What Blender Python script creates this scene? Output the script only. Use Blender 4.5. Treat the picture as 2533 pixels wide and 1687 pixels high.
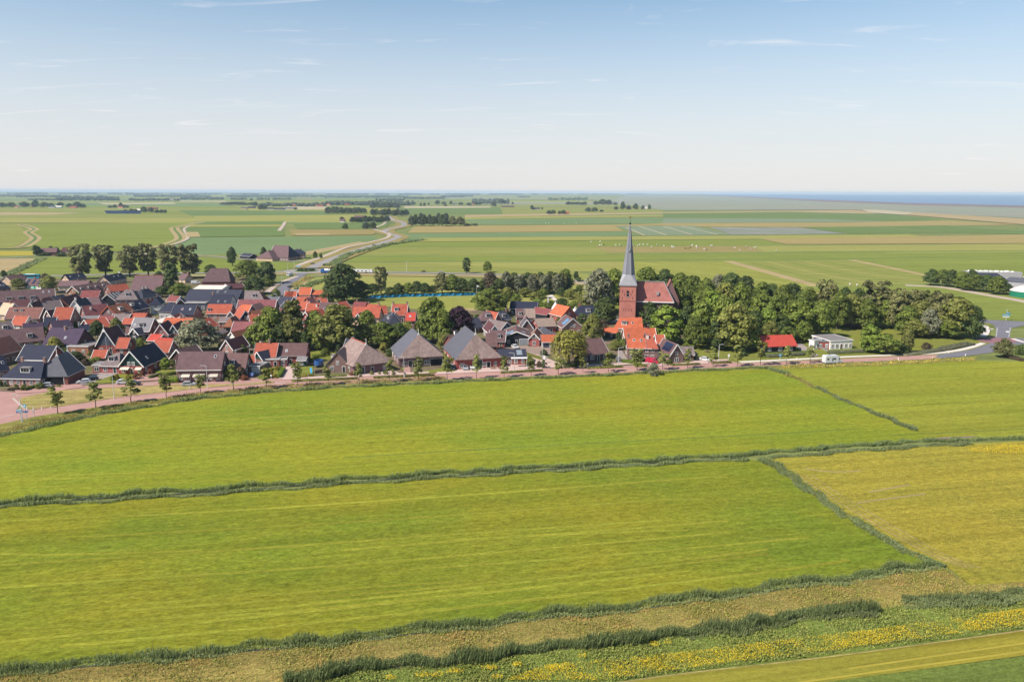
import bpy, bmesh, math, random
import numpy as np
from mathutils import Vector, Matrix
R = math.radians
random.seed(7); RNG = np.random.default_rng(11)
S = bpy.context.scene
for o in list(bpy.data.objects): bpy.data.objects.remove(o)
COL = S.collection
# ------------------------------------------------------------------ camera
CW, CH, FPX, HOR, CAMZ = 2533.0, 1687.0, 1900.0, 474.0, 60.0
PITCH = math.atan((CH/2-HOR)/FPX); ROLL = R(0.19)
FWD = Vector((0, math.cos(PITCH), -math.sin(PITCH))); UP0 = Vector((0, math.sin(PITCH), math.cos(PITCH))); RX0 = Vector((1, 0, 0))
RIGHT = RX0*math.cos(ROLL)+UP0*math.sin(ROLL); UPV = UP0*math.cos(ROLL)-RX0*math.sin(ROLL)
CAM = Vector((0, 0, CAMZ))
cd = bpy.data.cameras.new('camera'); cam = bpy.data.objects.new('camera', cd); COL.objects.link(cam)
M3 = Matrix((RIGHT, UPV, -FWD)).transposed()
cam.matrix_world = Matrix.Translation(CAM) @ M3.to_4x4()
cd.sensor_width = 36; cd.sensor_fit = 'HORIZONTAL'; cd.lens = FPX/CW*36; cd.clip_start = 1; cd.clip_end = 90000
S.camera = cam
S.render.resolution_x = 1024; S.render.resolution_y = 681
def G(px, py, z=0.0):
    """the spot at height z that the survey photograph shows at (px,py)"""
    d = FWD*FPX+RIGHT*(px-CW/2)+UPV*(CH/2-py)
    t = (z-CAMZ)/d.z
    p = CAM+d*t
    return Vector((p.x, p.y, z))
def ppm(py): return (py-HOR)/CAMZ
# ------------------------------------------------------------------ world, sun, exposure
SUN_EL, SUN_AZ = R(46), R(241)      # azimuth clockwise from +Y
sdir = Vector((math.sin(SUN_AZ)*math.cos(SUN_EL), math.cos(SUN_AZ)*math.cos(SUN_EL), math.sin(SUN_EL)))
w = bpy.data.worlds.new('World'); S.world = w; w.use_nodes = True
nt = w.node_tree; nt.nodes.clear()
def N(nt, t, **k):
    n = nt.nodes.new(t)
    for a, b in k.items():
        if a == 'i':
            for kk, vv in b.items(): n.inputs[kk].default_value = vv
        else: setattr(n, a, b)
    return n
L = lambda nt, a, b: nt.links.new(a, b)
sky = N(nt, 'ShaderNodeTexSky', sky_type='NISHITA', sun_disc=False, sun_elevation=SUN_EL, sun_rotation=SUN_AZ, altitude=0, air_density=1.0, dust_density=0.25, ozone_density=2.0)
tc = N(nt, 'ShaderNodeTexCoord'); sep = N(nt, 'ShaderNodeSeparateXYZ'); L(nt, tc.outputs['Generated'], sep.inputs[0])
zz = N(nt, 'ShaderNodeMath', operation='ADD', i={1: 0.09}); L(nt, sep.outputs['Z'], zz.inputs[0])
zm = N(nt, 'ShaderNodeMath', operation='MAXIMUM', i={1: 0.05}); L(nt, zz.outputs[0], zm.inputs[0])
ux = N(nt, 'ShaderNodeMath', operation='DIVIDE'); L(nt, sep.outputs['X'], ux.inputs[0]); L(nt, zm.outputs[0], ux.inputs[1])
uy = N(nt, 'ShaderNodeMath', operation='DIVIDE'); L(nt, sep.outputs['Y'], uy.inputs[0]); L(nt, zm.outputs[0], uy.inputs[1])
cmb = N(nt, 'ShaderNodeCombineXYZ'); L(nt, ux.outputs[0], cmb.inputs[0]); L(nt, uy.outputs[0], cmb.inputs[1])
mp = N(nt, 'ShaderNodeMapping'); mp.inputs['Scale'].default_value = (0.62, 2.2, 1); mp.inputs['Rotation'].default_value = (0, 0, R(4)); mp.inputs['Location'].default_value = (7.1, 4.4, 0)
L(nt, cmb.outputs[0], mp.inputs[0])
cn = N(nt, 'ShaderNodeTexNoise', i={'Scale': 2.3, 'Detail': 9.0, 'Roughness': 0.62, 'Distortion': 0.9}); L(nt, mp.outputs[0], cn.inputs['Vector'])
cr = N(nt, 'ShaderNodeValToRGB'); cr.color_ramp.elements[0].position = 0.585; cr.color_ramp.elements[1].position = 0.80
L(nt, cn.outputs['Fac'], cr.inputs[0])
cf = N(nt, 'ShaderNodeMath', operation='MULTIPLY', i={1: 0.62}); L(nt, cr.outputs[0], cf.inputs[0])
zc = N(nt, 'ShaderNodeMath', operation='MAXIMUM', i={1: 0.004}); L(nt, sep.outputs['Z'], zc.inputs[0]); cv = N(nt, 'ShaderNodeCombineXYZ'); L(nt, sep.outputs['X'], cv.inputs[0]); L(nt, sep.outputs['Y'], cv.inputs[1]); L(nt, zc.outputs[0], cv.inputs[2]); L(nt, cv.outputs[0], sky.inputs[0])
mixc = N(nt, 'ShaderNodeMixRGB', i={'Color2': (9.0, 8.5, 8.4, 1)}); L(nt, cf.outputs[0], mixc.inputs[0])
# milky lower air, as over any flat coast in summer
mr = N(nt, 'ShaderNodeMapRange', i={'From Min': 0.0, 'From Max': 0.30, 'To Min': 1.0, 'To Max': 0.0}); mr.interpolation_type = 'SMOOTHSTEP'; L(nt, zc.outputs[0], mr.inputs[0])
mf = N(nt, 'ShaderNodeMath', operation='MULTIPLY', i={1: 0.85}); L(nt, mr.outputs[0], mf.inputs[0])
mixh = N(nt, 'ShaderNodeMixRGB', i={'Color2': (7.0, 6.7, 6.95, 1)}); L(nt, mf.outputs[0], mixh.inputs[0])
tint = N(nt, 'ShaderNodeMixRGB', blend_type='MULTIPLY', i={0: 1.0, 'Color2': (0.98, 1.16, 1.17, 1)}); L(nt, sky.outputs[0], tint.inputs['Color1']); L(nt, tint.outputs[0], mixh.inputs['Color1']); L(nt, mixh.outputs[0], mixc.inputs['Color1'])
bg = N(nt, 'ShaderNodeBackground', i={'Strength': 0.078}); out = N(nt, 'ShaderNodeOutputWorld')
L(nt, mixc.outputs[0], bg.inputs[0]); L(nt, bg.outputs[0], out.inputs[0])
sl = bpy.data.lights.new('sun', 'SUN'); sl.energy = 5.0; sl.angle = R(0.53); sl.color = (1.0, 0.93, 0.83)
so = bpy.data.objects.new('sun', sl); COL.objects.link(so); so.rotation_euler = (-sdir).to_track_quat('-Z', 'Y').to_euler(); so.location = (-300, -200, 300)
S.view_settings.view_transform = 'Standard'; S.view_settings.look = 'None'; S.view_settings.exposure = 0.58; S.view_settings.gamma = 1.0
S.view_settings.use_curve_mapping = False
# ------------------------------------------------------------------ materials
MATS = {}; KA = 0.74
def newmat(name):
    m = bpy.data.materials.new(name); m.use_nodes = True; m.node_tree.nodes.clear(); return m, m.node_tree
def mat_basic(name, c, rough=0.85, var=0.25, scale=0.6, scale2=4.0, metallic=0.0, c2=None, amt2=0.0, rnd=0.12, spec=0.12, bump=0.0, stretch=None):
    """colour broken up by two sizes of noise; small shift from object to object"""
    c = tuple(v*KA for v in c); c2 = tuple(v*KA for v in c2) if c2 else None
    m, t = newmat(name)
    geo = N(t, 'ShaderNodeNewGeometry'); src = geo.outputs['Position']
    if stretch:
        mpn = N(t, 'ShaderNodeMapping'); mpn.inputs['Scale'].default_value = stretch; L(t, src, mpn.inputs[0]); src = mpn.outputs[0]
    n1 = N(t, 'ShaderNodeTexNoise', i={'Scale': scale, 'Detail': 4.0, 'Roughness': 0.6}); L(t, src, n1.inputs['Vector'])
    n2 = N(t, 'ShaderNodeTexNoise', i={'Scale': scale2, 'Detail': 3.0, 'Roughness': 0.7}); L(t, src, n2.inputs['Vector'])
    ad = N(t, 'ShaderNodeMath', operation='ADD'); L(t, n1.outputs[0], ad.inputs[0]); L(t, n2.outputs[0], ad.inputs[1])
    rg = N(t, 'ShaderNodeMapRange', i={'From Min': 0.55, 'From Max': 1.45, 'To Min': 1-var, 'To Max': 1+var}); L(t, ad.outputs[0], rg.inputs[0])
    oi = N(t, 'ShaderNodeObjectInfo'); rr = N(t, 'ShaderNodeMapRange', i={'To Min': 1-rnd, 'To Max': 1+rnd}); L(t, oi.outputs['Random'], rr.inputs[0])
    mu = N(t, 'ShaderNodeMath', operation='MULTIPLY'); L(t, rg.outputs[0], mu.inputs[0]); L(t, rr.outputs[0], mu.inputs[1])
    base = N(t, 'ShaderNodeMixRGB', blend_type='MIX', i={'Color1': (*c, 1), 'Color2': (*(c2 or c), 1)})
    if c2:
        rp = N(t, 'ShaderNodeMapRange', i={'From Min': 0.5-0.12, 'From Max': 0.5+0.12, 'To Min': 0, 'To Max': amt2}); L(t, n2.outputs[0], rp.inputs[0]); L(t, rp.outputs[0], base.inputs[0])
    else: base.inputs[0].default_value = 0
    hs = N(t, 'ShaderNodeVectorMath', operation='SCALE'); L(t, base.outputs[0], hs.inputs[0]); L(t, mu.outputs[0], hs.inputs['Scale'])
    b = N(t, 'ShaderNodeBsdfPrincipled', i={'Roughness': rough, 'Metallic': metallic, 'Specular IOR Level': spec})
    L(t, hs.outputs[0], b.inputs['Base Color'])
    if bump:
        bp = N(t, 'ShaderNodeBump', i={'Strength': 0.7, 'Distance': bump}); L(t, ad.outputs[0], bp.inputs['Height']); L(t, bp.outputs[0], b.inputs['Normal'])
    o = N(t, 'ShaderNodeOutputMaterial'); L(t, b.outputs[0], o.inputs[0])
    MATS[name] = m; return m
def mat_field(name, c1, c2, ang=0.0, streak=0.25, fine=0.3, big=0.02, sc=0.9, bump=0.12, stri=None, c3=None, a3=0.0, per=0.0, pamt=0.0):
    """grass or crop seen from the air: large patches, streaks along the mowing direction, fine mottling"""
    c1, c2 = tuple(v*KA for v in c1), tuple(v*KA for v in c2); c3 = tuple(v*KA for v in c3) if c3 else None
    m, t = newmat(name)
    geo = N(t, 'ShaderNodeNewGeometry')
    mp = N(t, 'ShaderNodeMapping', vector_type='TEXTURE'); mp.inputs['Rotation'].default_value = (0, 0, ang); L(t, geo.outputs['Position'], mp.inputs[0])
    def noise(scale, sx, sy, det=3.0, ro=0.6, off=0.0):
        q = N(t, 'ShaderNodeMapping'); q.inputs['Scale'].default_value = (sx, sy, 1); q.inputs['Location'].default_value = (off, off*0.7, 0); L(t, mp.outputs[0], q.inputs[0])
        n = N(t, 'ShaderNodeTexNoise', i={'Scale': scale, 'Detail': det, 'Roughness': ro}); L(t, q.outputs[0], n.inputs['Vector']); return n.outputs[0]
    nb = noise(big, 1, 1.6, 4, 0.6); ns = noise(0.55, 0.03, 1.0, 3, 0.65, 5.0); ns2 = noise(0.12, 0.02, 1.0, 2, 0.6, 9.0); nf = noise(sc, 0.6, 1.4, 5, 0.78, 3.0); ng = noise(sc*3.1, 0.7, 1.3, 3, 0.7, 23.0)
    rb = N(t, 'ShaderNodeMapRange', i={'From Min': 0.36, 'From Max': 0.64}); L(t, nb, rb.inputs[0])
    mx = N(t, 'ShaderNodeMixRGB', i={'Color1': (*c1, 1), 'Color2': (*c2, 1)}); L(t, rb.outputs[0], mx.inputs[0])
    cur = mx.outputs[0]
    if c3:
        n3 = noise(sc*1.4, 0.5, 1.2, 3, 0.75, 17.0); r3 = N(t, 'ShaderNodeMapRange', i={'From Min': 0.52, 'From Max': 0.72, 'To Max': a3}); L(t, n3, r3.inputs[0])
        m3 = N(t, 'ShaderNodeMixRGB', i={'Color2': (*c3, 1)}); L(t, r3.outputs[0], m3.inputs[0]); L(t, cur, m3.inputs['Color1']); cur = m3.outputs[0]
    def mulby(cur, fac, lo, hi, a):
        r = N(t, 'ShaderNodeMapRange', i={'From Min': lo, 'From Max': hi, 'To Min': 1-a, 'To Max': 1+a}); L(t, fac, r.inputs[0])
        s = N(t, 'ShaderNodeVectorMath', operation='SCALE'); L(t, cur, s.inputs[0]); L(t, r.outputs[0], s.inputs['Scale']); return s.outputs[0]
    cur = mulby(cur, ns, 0.3, 0.7, streak); cur = mulby(cur, ns2, 0.32, 0.68, streak*0.8); cur = mulby(cur, nf, 0.3, 0.7, fine); cur = mulby(cur, ng, 0.3, 0.7, fine*0.8)
    if per:
        wv = N(t, 'ShaderNodeTexWave', bands_direction='Y', i={'Scale': per, 'Distortion': 1.5, 'Detail': 1.0, 'Detail Scale': 0.4}); L(t, mp.outputs[0], wv.inputs[0])
        cur = mulby(cur, wv.outputs['Fac'], 0, 1, pamt)
    b = N(t, 'ShaderNodeBsdfPrincipled', i={'Roughness': 1.0, 'Specular IOR Level': 0.0}); L(t, cur, b.inputs['Base Color'])
    if bump:
        bp = N(t, 'ShaderNodeBump', i={'Strength': 0.8, 'Distance': bump}); L(t, nf, bp.inputs['Height']); L(t, bp.outputs[0], b.inputs['Normal'])
    o = N(t, 'ShaderNodeOutputMaterial'); L(t, b.outputs[0], o.inputs[0]); MATS[name] = m; return m
def mat_leaf(name, c1, c2, trans=0.35, rnd=0.22, sc=0.5, rough=0.65):
    c1, c2 = tuple(v*KA*1.08 for v in c1), tuple(v*KA*1.08 for v in c2)
    m, t = newmat(name)
    geo = N(t, 'ShaderNodeNewGeometry'); n = N(t, 'ShaderNodeTexNoise', i={'Scale': sc, 'Detail': 3.0}); L(t, geo.outputs['Position'], n.inputs['Vector'])
    oi = N(t, 'ShaderNodeObjectInfo'); ri = geo.outputs['Random Per Island']
    rg = N(t, 'ShaderNodeMapRange', i={'From Min': 0.35, 'From Max': 0.65}); L(t, n.outputs[0], rg.inputs[0])
    mx = N(t, 'ShaderNodeMixRGB', i={'Color1': (*c1, 1), 'Color2': (*c2, 1)}); L(t, rg.outputs[0], mx.inputs[0])
    a = N(t, 'ShaderNodeMapRange', i={'To Min': 1-rnd, 'To Max': 1+rnd}); L(t, oi.outputs['Random'], a.inputs[0])
    b = N(t, 'ShaderNodeMapRange', i={'To Min': 0.5, 'To Max': 1.55}); L(t, ri, b.inputs[0])
    mu = N(t, 'ShaderNodeMath', operation='MULTIPLY'); L(t, a.outputs[0], mu.inputs[0]); L(t, b.outputs[0], mu.inputs[1])
    s = N(t, 'ShaderNodeVectorMath', operation='SCALE'); L(t, mx.outputs[0], s.inputs[0]); L(t, mu.outputs[0], s.inputs['Scale'])
    d = N(t, 'ShaderNodeBsdfPrincipled', i={'Roughness': rough, 'Specular IOR Level': 0.25}); L(t, s.outputs[0], d.inputs['Base Color'])
    tr = N(t, 'ShaderNodeBsdfTranslucent'); L(t, s.outputs[0], tr.inputs[0])
    ms = N(t, 'ShaderNodeMixShader', i={0: trans}); L(t, d.outputs[0], ms.inputs[1]); L(t, tr.outputs[0], ms.inputs[2])
    o = N(t, 'ShaderNodeOutputMaterial'); L(t, ms.outputs[0], o.inputs[0]); MATS[name] = m; return m
B = mat_basic
# roofs
B('red', (0.50, 0.125, 0.075), var=0.38, c2=(0.30, 0.08, 0.055), amt2=0.7, scale2=2.2)
B('orange', (0.56, 0.145, 0.07), var=0.38, c2=(0.44, 0.11, 0.06), amt2=0.6, scale2=2.2)
B('brightred', (0.52, 0.075, 0.055), var=0.16, c2=(0.42, 0.07, 0.05), amt2=0.6, scale2=2)
B('crimson', (0.30, 0.085, 0.08), var=0.38, c2=(0.16, 0.06, 0.065), amt2=0.7, scale2=2)
B('mottle', (0.21, 0.095, 0.115), var=0.35, c2=(0.30, 0.085, 0.07), amt2=0.85, scale2=1.9)
B('maroon', (0.13, 0.05, 0.055), var=0.38, c2=(0.09, 0.045, 0.055), amt2=0.7, scale2=2)
B('brown', (0.20, 0.115, 0.11), var=0.38, c2=(0.13, 0.075, 0.075), amt2=0.7, scale2=2.2)
B('rustbrown', (0.19, 0.095, 0.085), var=0.38, c2=(0.25, 0.10, 0.075), amt2=0.8, scale2=2)
B('rust', (0.32, 0.125, 0.07), var=0.38, c2=(0.24, 0.09, 0.06), amt2=0.7, scale2=2)
B('purple', (0.088, 0.06, 0.10), var=0.25, c2=(0.068, 0.048, 0.078), amt2=0.6, scale2=2)
B('purplebrown', (0.19, 0.115, 0.12), var=0.38, c2=(0.135, 0.08, 0.085), amt2=0.7, scale2=2)
B('greybrown', (0.26, 0.20, 0.195), var=0.38, c2=(0.15, 0.115, 0.12), amt2=0.7, scale2=2)
B('grey', (0.25, 0.235, 0.25), var=0.22, c2=(0.19, 0.17, 0.18), amt2=0.6, scale2=2)
B('greytile', (0.125, 0.125, 0.15), var=0.18, scale2=3, rough=0.8, spec=0.1)
B('navy', (0.024, 0.028, 0.055), var=0.28, rough=0.75, c2=(0.036, 0.038, 0.065), amt2=0.6, spec=0.15)
B('slate', (0.05, 0.052, 0.078), var=0.25, rough=0.75, c2=(0.036, 0.038, 0.06), amt2=0.6, spec=0.15)
B('tan', (0.36, 0.265, 0.215), var=0.25, c2=(0.25, 0.18, 0.15), amt2=0.8, scale2=1.4)
B('thatch', (0.29, 0.205, 0.19), var=0.36, c2=(0.34, 0.25, 0.215), amt2=0.6, scale=0.35, scale2=1.3, stretch=(1, 1, 0.35), bump=0.1, rnd=0.03)
B('flatgrey', (0.30, 0.27, 0.27), var=0.25, c2=(0.2, 0.18, 0.18), amt2=0.6, scale2=0.8)
B('flatwhite', (0.74, 0.66, 0.58), var=0.1)
B('spireslate', (0.25, 0.25, 0.285), var=0.3, scale=0.5, scale2=3, stretch=(1, 1, 0.25), rough=0.5, spec=0.5)
B('lead', (0.40, 0.39, 0.42), var=0.18, rough=0.5)
# walls
B('brick', (0.30, 0.115, 0.095), var=0.22, c2=(0.24, 0.10, 0.09), amt2=0.6, scale2=3)
B('redbrick', (0.38, 0.10, 0.085), var=0.2, c2=(0.30, 0.085, 0.075), amt2=0.6, scale2=3)
B('rosebrick', (0.42, 0.13, 0.12), var=0.15, scale2=3)
B('pinkbrick', (0.46, 0.255, 0.22), var=0.2, c2=(0.29, 0.15, 0.135), amt2=0.6, scale2=3)
B('brownbrick', (0.30, 0.19, 0.165), var=0.2, c2=(0.23, 0.145, 0.13), amt2=0.6, scale2=3)
B('purplebrick', (0.24, 0.14, 0.14), var=0.2, c2=(0.19, 0.11, 0.115), amt2=0.6, scale2=3)
B('darkbrick', (0.13, 0.075, 0.075), var=0.22, scale2=3)
B('orangebrick', (0.40, 0.19, 0.12), var=0.2, scale2=3)
B('cream', (0.75, 0.52, 0.36), var=0.15, scale2=3)
B('towerbrick', (0.62, 0.25, 0.195), var=0.32, c2=(0.47, 0.165, 0.13), amt2=0.8, scale=0.35, scale2=1.7)
B('whitewall', (1.0, 0.93, 0.85), var=0.08)
B('white', (1.0, 0.96, 0.92), var=0.06, rough=0.6)
B('greywall', (0.42, 0.40, 0.41), var=0.12)
B('blackwood', (0.03, 0.03, 0.04), var=0.25, stretch=(4, 4, 0.4), rough=0.7)
B('bluegrey', (0.09, 0.10, 0.135), var=0.2, stretch=(1, 1, 6))
B('greenwood', (0.025, 0.065, 0.06), var=0.22, stretch=(5, 5, 0.4), rough=0.6)
B('teal', (0.08, 0.15, 0.16), var=0.15, stretch=(5, 5, 0.4))
B('bluewall', (0.08, 0.32, 0.50), var=0.15)
B('wood', (0.20, 0.13, 0.09), var=0.3, stretch=(5, 5, 0.5))
B('darkopen', (0.018, 0.018, 0.022), var=0.2, rough=0.9)  # near-black; in open carports it is painted in for the shade inside
B('chimbrick', (0.36, 0.2, 0.16), var=0.25, scale2=5)
B('metal', (0.62, 0.62, 0.62), var=0.08, rough=0.35, metallic=0.6)
B('polewhite', (0.74, 0.74, 0.72), var=0.05, rough=0.45)
B('black', (0.015, 0.015, 0.017), var=0.2, rough=0.6)
B('rubber', (0.02, 0.02, 0.022), var=0.2, rough=0.9)
B('gold', (0.7, 0.45, 0.12), var=0.05, metallic=0.9, rough=0.3)
B('solar', (0.16, 0.27, 0.42), var=0.25, rough=0.15, spec=0.7, scale2=0.8)
B('solardark', (0.018, 0.025, 0.06), var=0.25, rough=0.2, spec=0.6)
B('glass', (0.03, 0.037, 0.05), var=0.4, rough=0.08, spec=0.8, rnd=0.5)
B('glasslight', (0.30, 0.34, 0.38), var=0.3, rough=0.12, spec=0.8)
B('awning', (0.66, 0.60, 0.50), var=0.08)
B('signblue', (0.01, 0.16, 0.46), var=0.05, rough=0.4)
B('signcyan', (0.05, 0.38, 0.62), var=0.05, rough=0.4)
B('netblue', (0.015, 0.20, 0.45), var=0.35, scale=0.25, scale2=1.2, rough=0.6, c2=(0.03, 0.30, 0.48), amt2=0.5)
B('green', (0.02, 0.22, 0.13), var=0.12)
B('parasolgreen', (0.03, 0.42, 0.26), var=0.08)
B('tentwhite', (0.82, 0.78, 0.76), var=0.05)
# vehicles
for nm, c in dict(car_white=(0.78, 0.78, 0.78), car_silver=(0.45, 0.46, 0.48), car_black=(0.02, 0.02, 0.025), car_blue=(0.03, 0.13, 0.42), car_red=(0.50, 0.02, 0.06), car_grey=(0.16, 0.17, 0.18), bus_blue=(0.03, 0.34, 0.46)).items():
    B(nm, c, rough=0.25, var=0.05, spec=0.6, rnd=0.03)
# ground surfaces
B('pave', (0.50, 0.29, 0.25), var=0.2, scale=0.15, scale2=1.2, c2=(0.42, 0.235, 0.205), amt2=0.6, rnd=0.0, bump=0.01)
B('paving_grey', (0.36, 0.30, 0.28), var=0.18, scale=0.2, scale2=2.0, rnd=0.05)
B('sidewalk', (0.62, 0.45, 0.40), var=0.14, scale=0.2, scale2=2.0, rnd=0.03)
B('concrete', (0.74, 0.66, 0.60), var=0.14, scale=0.15, scale2=1.5, rnd=0.02)
B('asphalt', (0.20, 0.19, 0.215), var=0.15, scale=0.1, scale2=1.5, rnd=0.02)
B('farroad', (0.33, 0.30, 0.29), var=0.12, scale=0.02, scale2=0.5, rnd=0.02)
B('redasphalt', (0.30, 0.15, 0.165), var=0.12, scale=0.15, rnd=0.02)
B('kerbstone', (0.55, 0.45, 0.40), var=0.12, rnd=0.02)
B('roadpaint', (0.78, 0.76, 0.72), var=0.1, rnd=0.0)
B('sandpath', (0.52, 0.41, 0.33), var=0.18, scale=0.1, rnd=0.02)
B('water', (0.06, 0.065, 0.045), rough=0.3, var=0.2, spec=0.25)
# ------------------------------------------------------------------ mesh helpers
class MB:
    def __init__(s): s.v = []; s.f = []
    def add(s, vs, fs):
        k = len(s.v); s.v += [tuple(p) for p in vs]; s.f += [tuple(i+k for i in f) for f in fs]; return s
    def box(s, x0, y0, z0, x1, y1, z1):
        return s.add([(x0, y0, z0), (x1, y0, z0), (x1, y1, z0), (x0, y1, z0), (x0, y0, z1), (x1, y0, z1), (x1, y1, z1), (x0, y1, z1)],
                     [(0, 3, 2, 1), (4, 5, 6, 7), (0, 1, 5, 4), (1, 2, 6, 5), (2, 3, 7, 6), (3, 0, 4, 7)])
    def beam(s, a, b, w, h=None, up=(0, 0, 1)):
        a = Vector(a); b = Vector(b); d = (b-a).normalized(); u = Vector(up)
        if abs(d.dot(u)) > 0.98: u = Vector((1, 0, 0))
        x = d.cross(u).normalized()*w/2; y = x.cross(d).normalized()*(h or w)/2
        return s.add([a-x-y, a+x-y, a+x+y, a-x+y, b-x-y, b+x-y, b+x+y, b-x+y], [(0, 3, 2, 1), (4, 5, 6, 7), (0, 1, 5, 4), (1, 2, 6, 5), (2, 3, 7, 6), (3, 0, 4, 7)])
    def cyl(s, a, b, r0, r1, n=8, cap=True):
        a = Vector(a); b = Vector(b); d = (b-a).normalized(); u = Vector((0, 0, 1)) if abs(d.z) < 0.9 else Vector((1, 0, 0))
        x = d.cross(u).normalized(); y = x.cross(d).normalized(); vs = []
        for p, r in ((a, r0), (b, r1)):
            for i in range(n):
                t = 2*math.pi*i/n; vs.append(p+x*math.cos(t)*r+y*math.sin(t)*r)
        fs = [(i, (i+1) % n, n+(i+1) % n, n+i) for i in range(n)]
        if cap: fs += [tuple(range(n-1, -1, -1)), tuple(range(n, 2*n))]
        return s.add(vs, fs)
    def prism(s, poly, z0, z1):
        n = len(poly); vs = [(p[0], p[1], z0) for p in poly]+[(p[0], p[1], z1) for p in poly]
        return s.add(vs, [tuple(range(n-1, -1, -1)), tuple(range(n, 2*n))]+[(i, (i+1) % n, n+(i+1) % n, n+i) for i in range(n)])
    def profile(s, pts, y0, y1, in0=None):
        """side outline in x,z swept across y"""
        n = len(pts); vs = [(p[0], y0, p[1]) for p in pts]+[(p[0], y1, p[1]) for p in pts]
        return s.add(vs, [tuple(range(n)), tuple(range(2*n-1, n-1, -1))]+[(i, n+i, n+(i+1) % n, (i+1) % n) for i in range(n)])
    def sphere(s, c, r, n=8, m=5, sq=1.0):
        vs = []; fs = []
        for j in range(m+1):
            t = math.pi*j/m
            for i in range(n):
                a = 2*math.pi*i/n; vs.append((c[0]+r*math.sin(t)*math.cos(a), c[1]+r*math.sin(t)*math.sin(a), c[2]+r*sq*math.cos(t)))
        for j in range(m):
            for i in range(n): fs.append((j*n+i, (j+1)*n+i, (j+1)*n+(i+1) % n, j*n+(i+1) % n))
        return s.add(vs, fs)
    def mesh(s, name, mat, smooth=False, fix=True):
        me = bpy.data.meshes.new(name); me.from_pydata([tuple(p) for p in s.v], [], s.f)
        if fix:
            bm = bmesh.new(); bm.from_mesh(me); bmesh.ops.recalc_face_normals(bm, faces=bm.faces); bm.to_mesh(me); bm.free()
        if isinstance(mat, str): me.materials.append(MATS[mat])
        elif mat: me.materials.append(mat)
        if smooth: me.shade_smooth()
        return me
def link(name, data, parent=None, loc=(0, 0, 0), rot=(0, 0, 0), sc=None):
    o = bpy.data.objects.new(name, data); COL.objects.link(o)
    if parent is not None: o.parent = parent
    o.location = loc; o.rotation_euler = rot
    if sc is not None: o.scale = sc
    return o
def tag(o, label, cat, group=None, kind=None):
    if label: o['label'] = label
    if cat: o['category'] = cat
    if group: o['group'] = group
    if kind: o['kind'] = kind
    return o
def thing(name, label, cat, loc=(0, 0, 0), rz=0, group=None, sc=None):
    return tag(link(name, None, None, loc, (0, 0, rz), sc), label, cat, group)
def part(name, mb, mat, parent, loc=(0, 0, 0), rot=(0, 0, 0), smooth=False):
    return link(name, mb.mesh(name, mat, smooth), parent, loc, rot)
def raw_mesh(name, verts, faces4, mat):
    """numpy quads straight to a mesh"""
    me = bpy.data.meshes.new(name); nv = len(verts); nf = len(faces4); k = faces4.shape[1]
    me.vertices.add(nv); me.vertices.foreach_set('co', np.ascontiguousarray(verts, dtype=np.float32).ravel())
    me.loops.add(nf*k); me.loops.foreach_set('vertex_index', np.ascontiguousarray(faces4, dtype=np.int32).ravel())
    me.polygons.add(nf); me.polygons.foreach_set('loop_start', np.arange(0, nf*k, k, dtype=np.int32))
    me.update(calc_edges=True); me.validate()
    if mat: me.materials.append(MATS[mat] if isinstance(mat, str) else mat)
    return me
# ------------------------------------------------------------------ ground sheets
_zc = [0, 0]; _zf = [0]
ZM = [0.0]
THIN = ('mown_line', 'tractor_rut', 'tractor_track', 'bare_line', 'bare_soil_patch', 'field_edge_soil', 'ditch_water')
def layer(p, name=''):
    """every later sheet lies a few millimetres above the one before; far ones a little more, so they stay apart"""
    if name in THIN: ZM[0] += 0.0003; return 0.12+ZM[0]
    if name.endswith(('_meadow', '_field', '_strip')) and math.hypot(p.x, p.y) < 300: _zf[0] += 1; return 0.105+0.0012*_zf[0]
    if math.hypot(p.x, p.y) < 1000: _zc[0] += 1; return 0.012+0.0018*_zc[0]
    _zc[1] += 1; return 0.22+0.006*_zc[1]
def sheet(name, pts, z, mat, thick=0.0, kind='structure', label=None, wpts=False):
    P = [Vector((p[0], p[1], 0)) if wpts else G(*p) for p in pts]
    c = sum(P, Vector())/len(P)
    z = layer(c, name)+thick if z < 0.7 and z > 0 else z
    mb = MB(); q = [(p.x-c.x, p.y-c.y) for p in P]
    area = sum(q[i][0]*q[(i+1) % len(q)][1]-q[(i+1) % len(q)][0]*q[i][1] for i in range(len(q)))
    if area < 0: q.reverse()
    if thick: mb.prism(q, z-thick-0.05, z)
    else: mb.add([(x, y, z) for x, y in q], [tuple(range(len(q)))])
    o = link(name, mb.mesh(name, mat, fix=bool(thick)), None, (c.x, c.y, 0)); o['kind'] = kind
    if label: o['label'] = label
    return o
def band(name, far, near, z, mat, **k): return sheet(name, list(far)+list(near)[::-1], z, mat, **k)
def dens(pts, step=40):
    """points along a pixel polyline, resampled smoothly"""
    out = []
    for (a, b) in zip(pts[:-1], pts[1:]):
        n = max(1, int(math.hypot(b[0]-a[0], b[1]-a[1])/step))
        out += [(a[0]+(b[0]-a[0])*i/n, a[1]+(b[1]-a[1])*i/n) for i in range(n)]
    return out+[pts[-1]]
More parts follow.
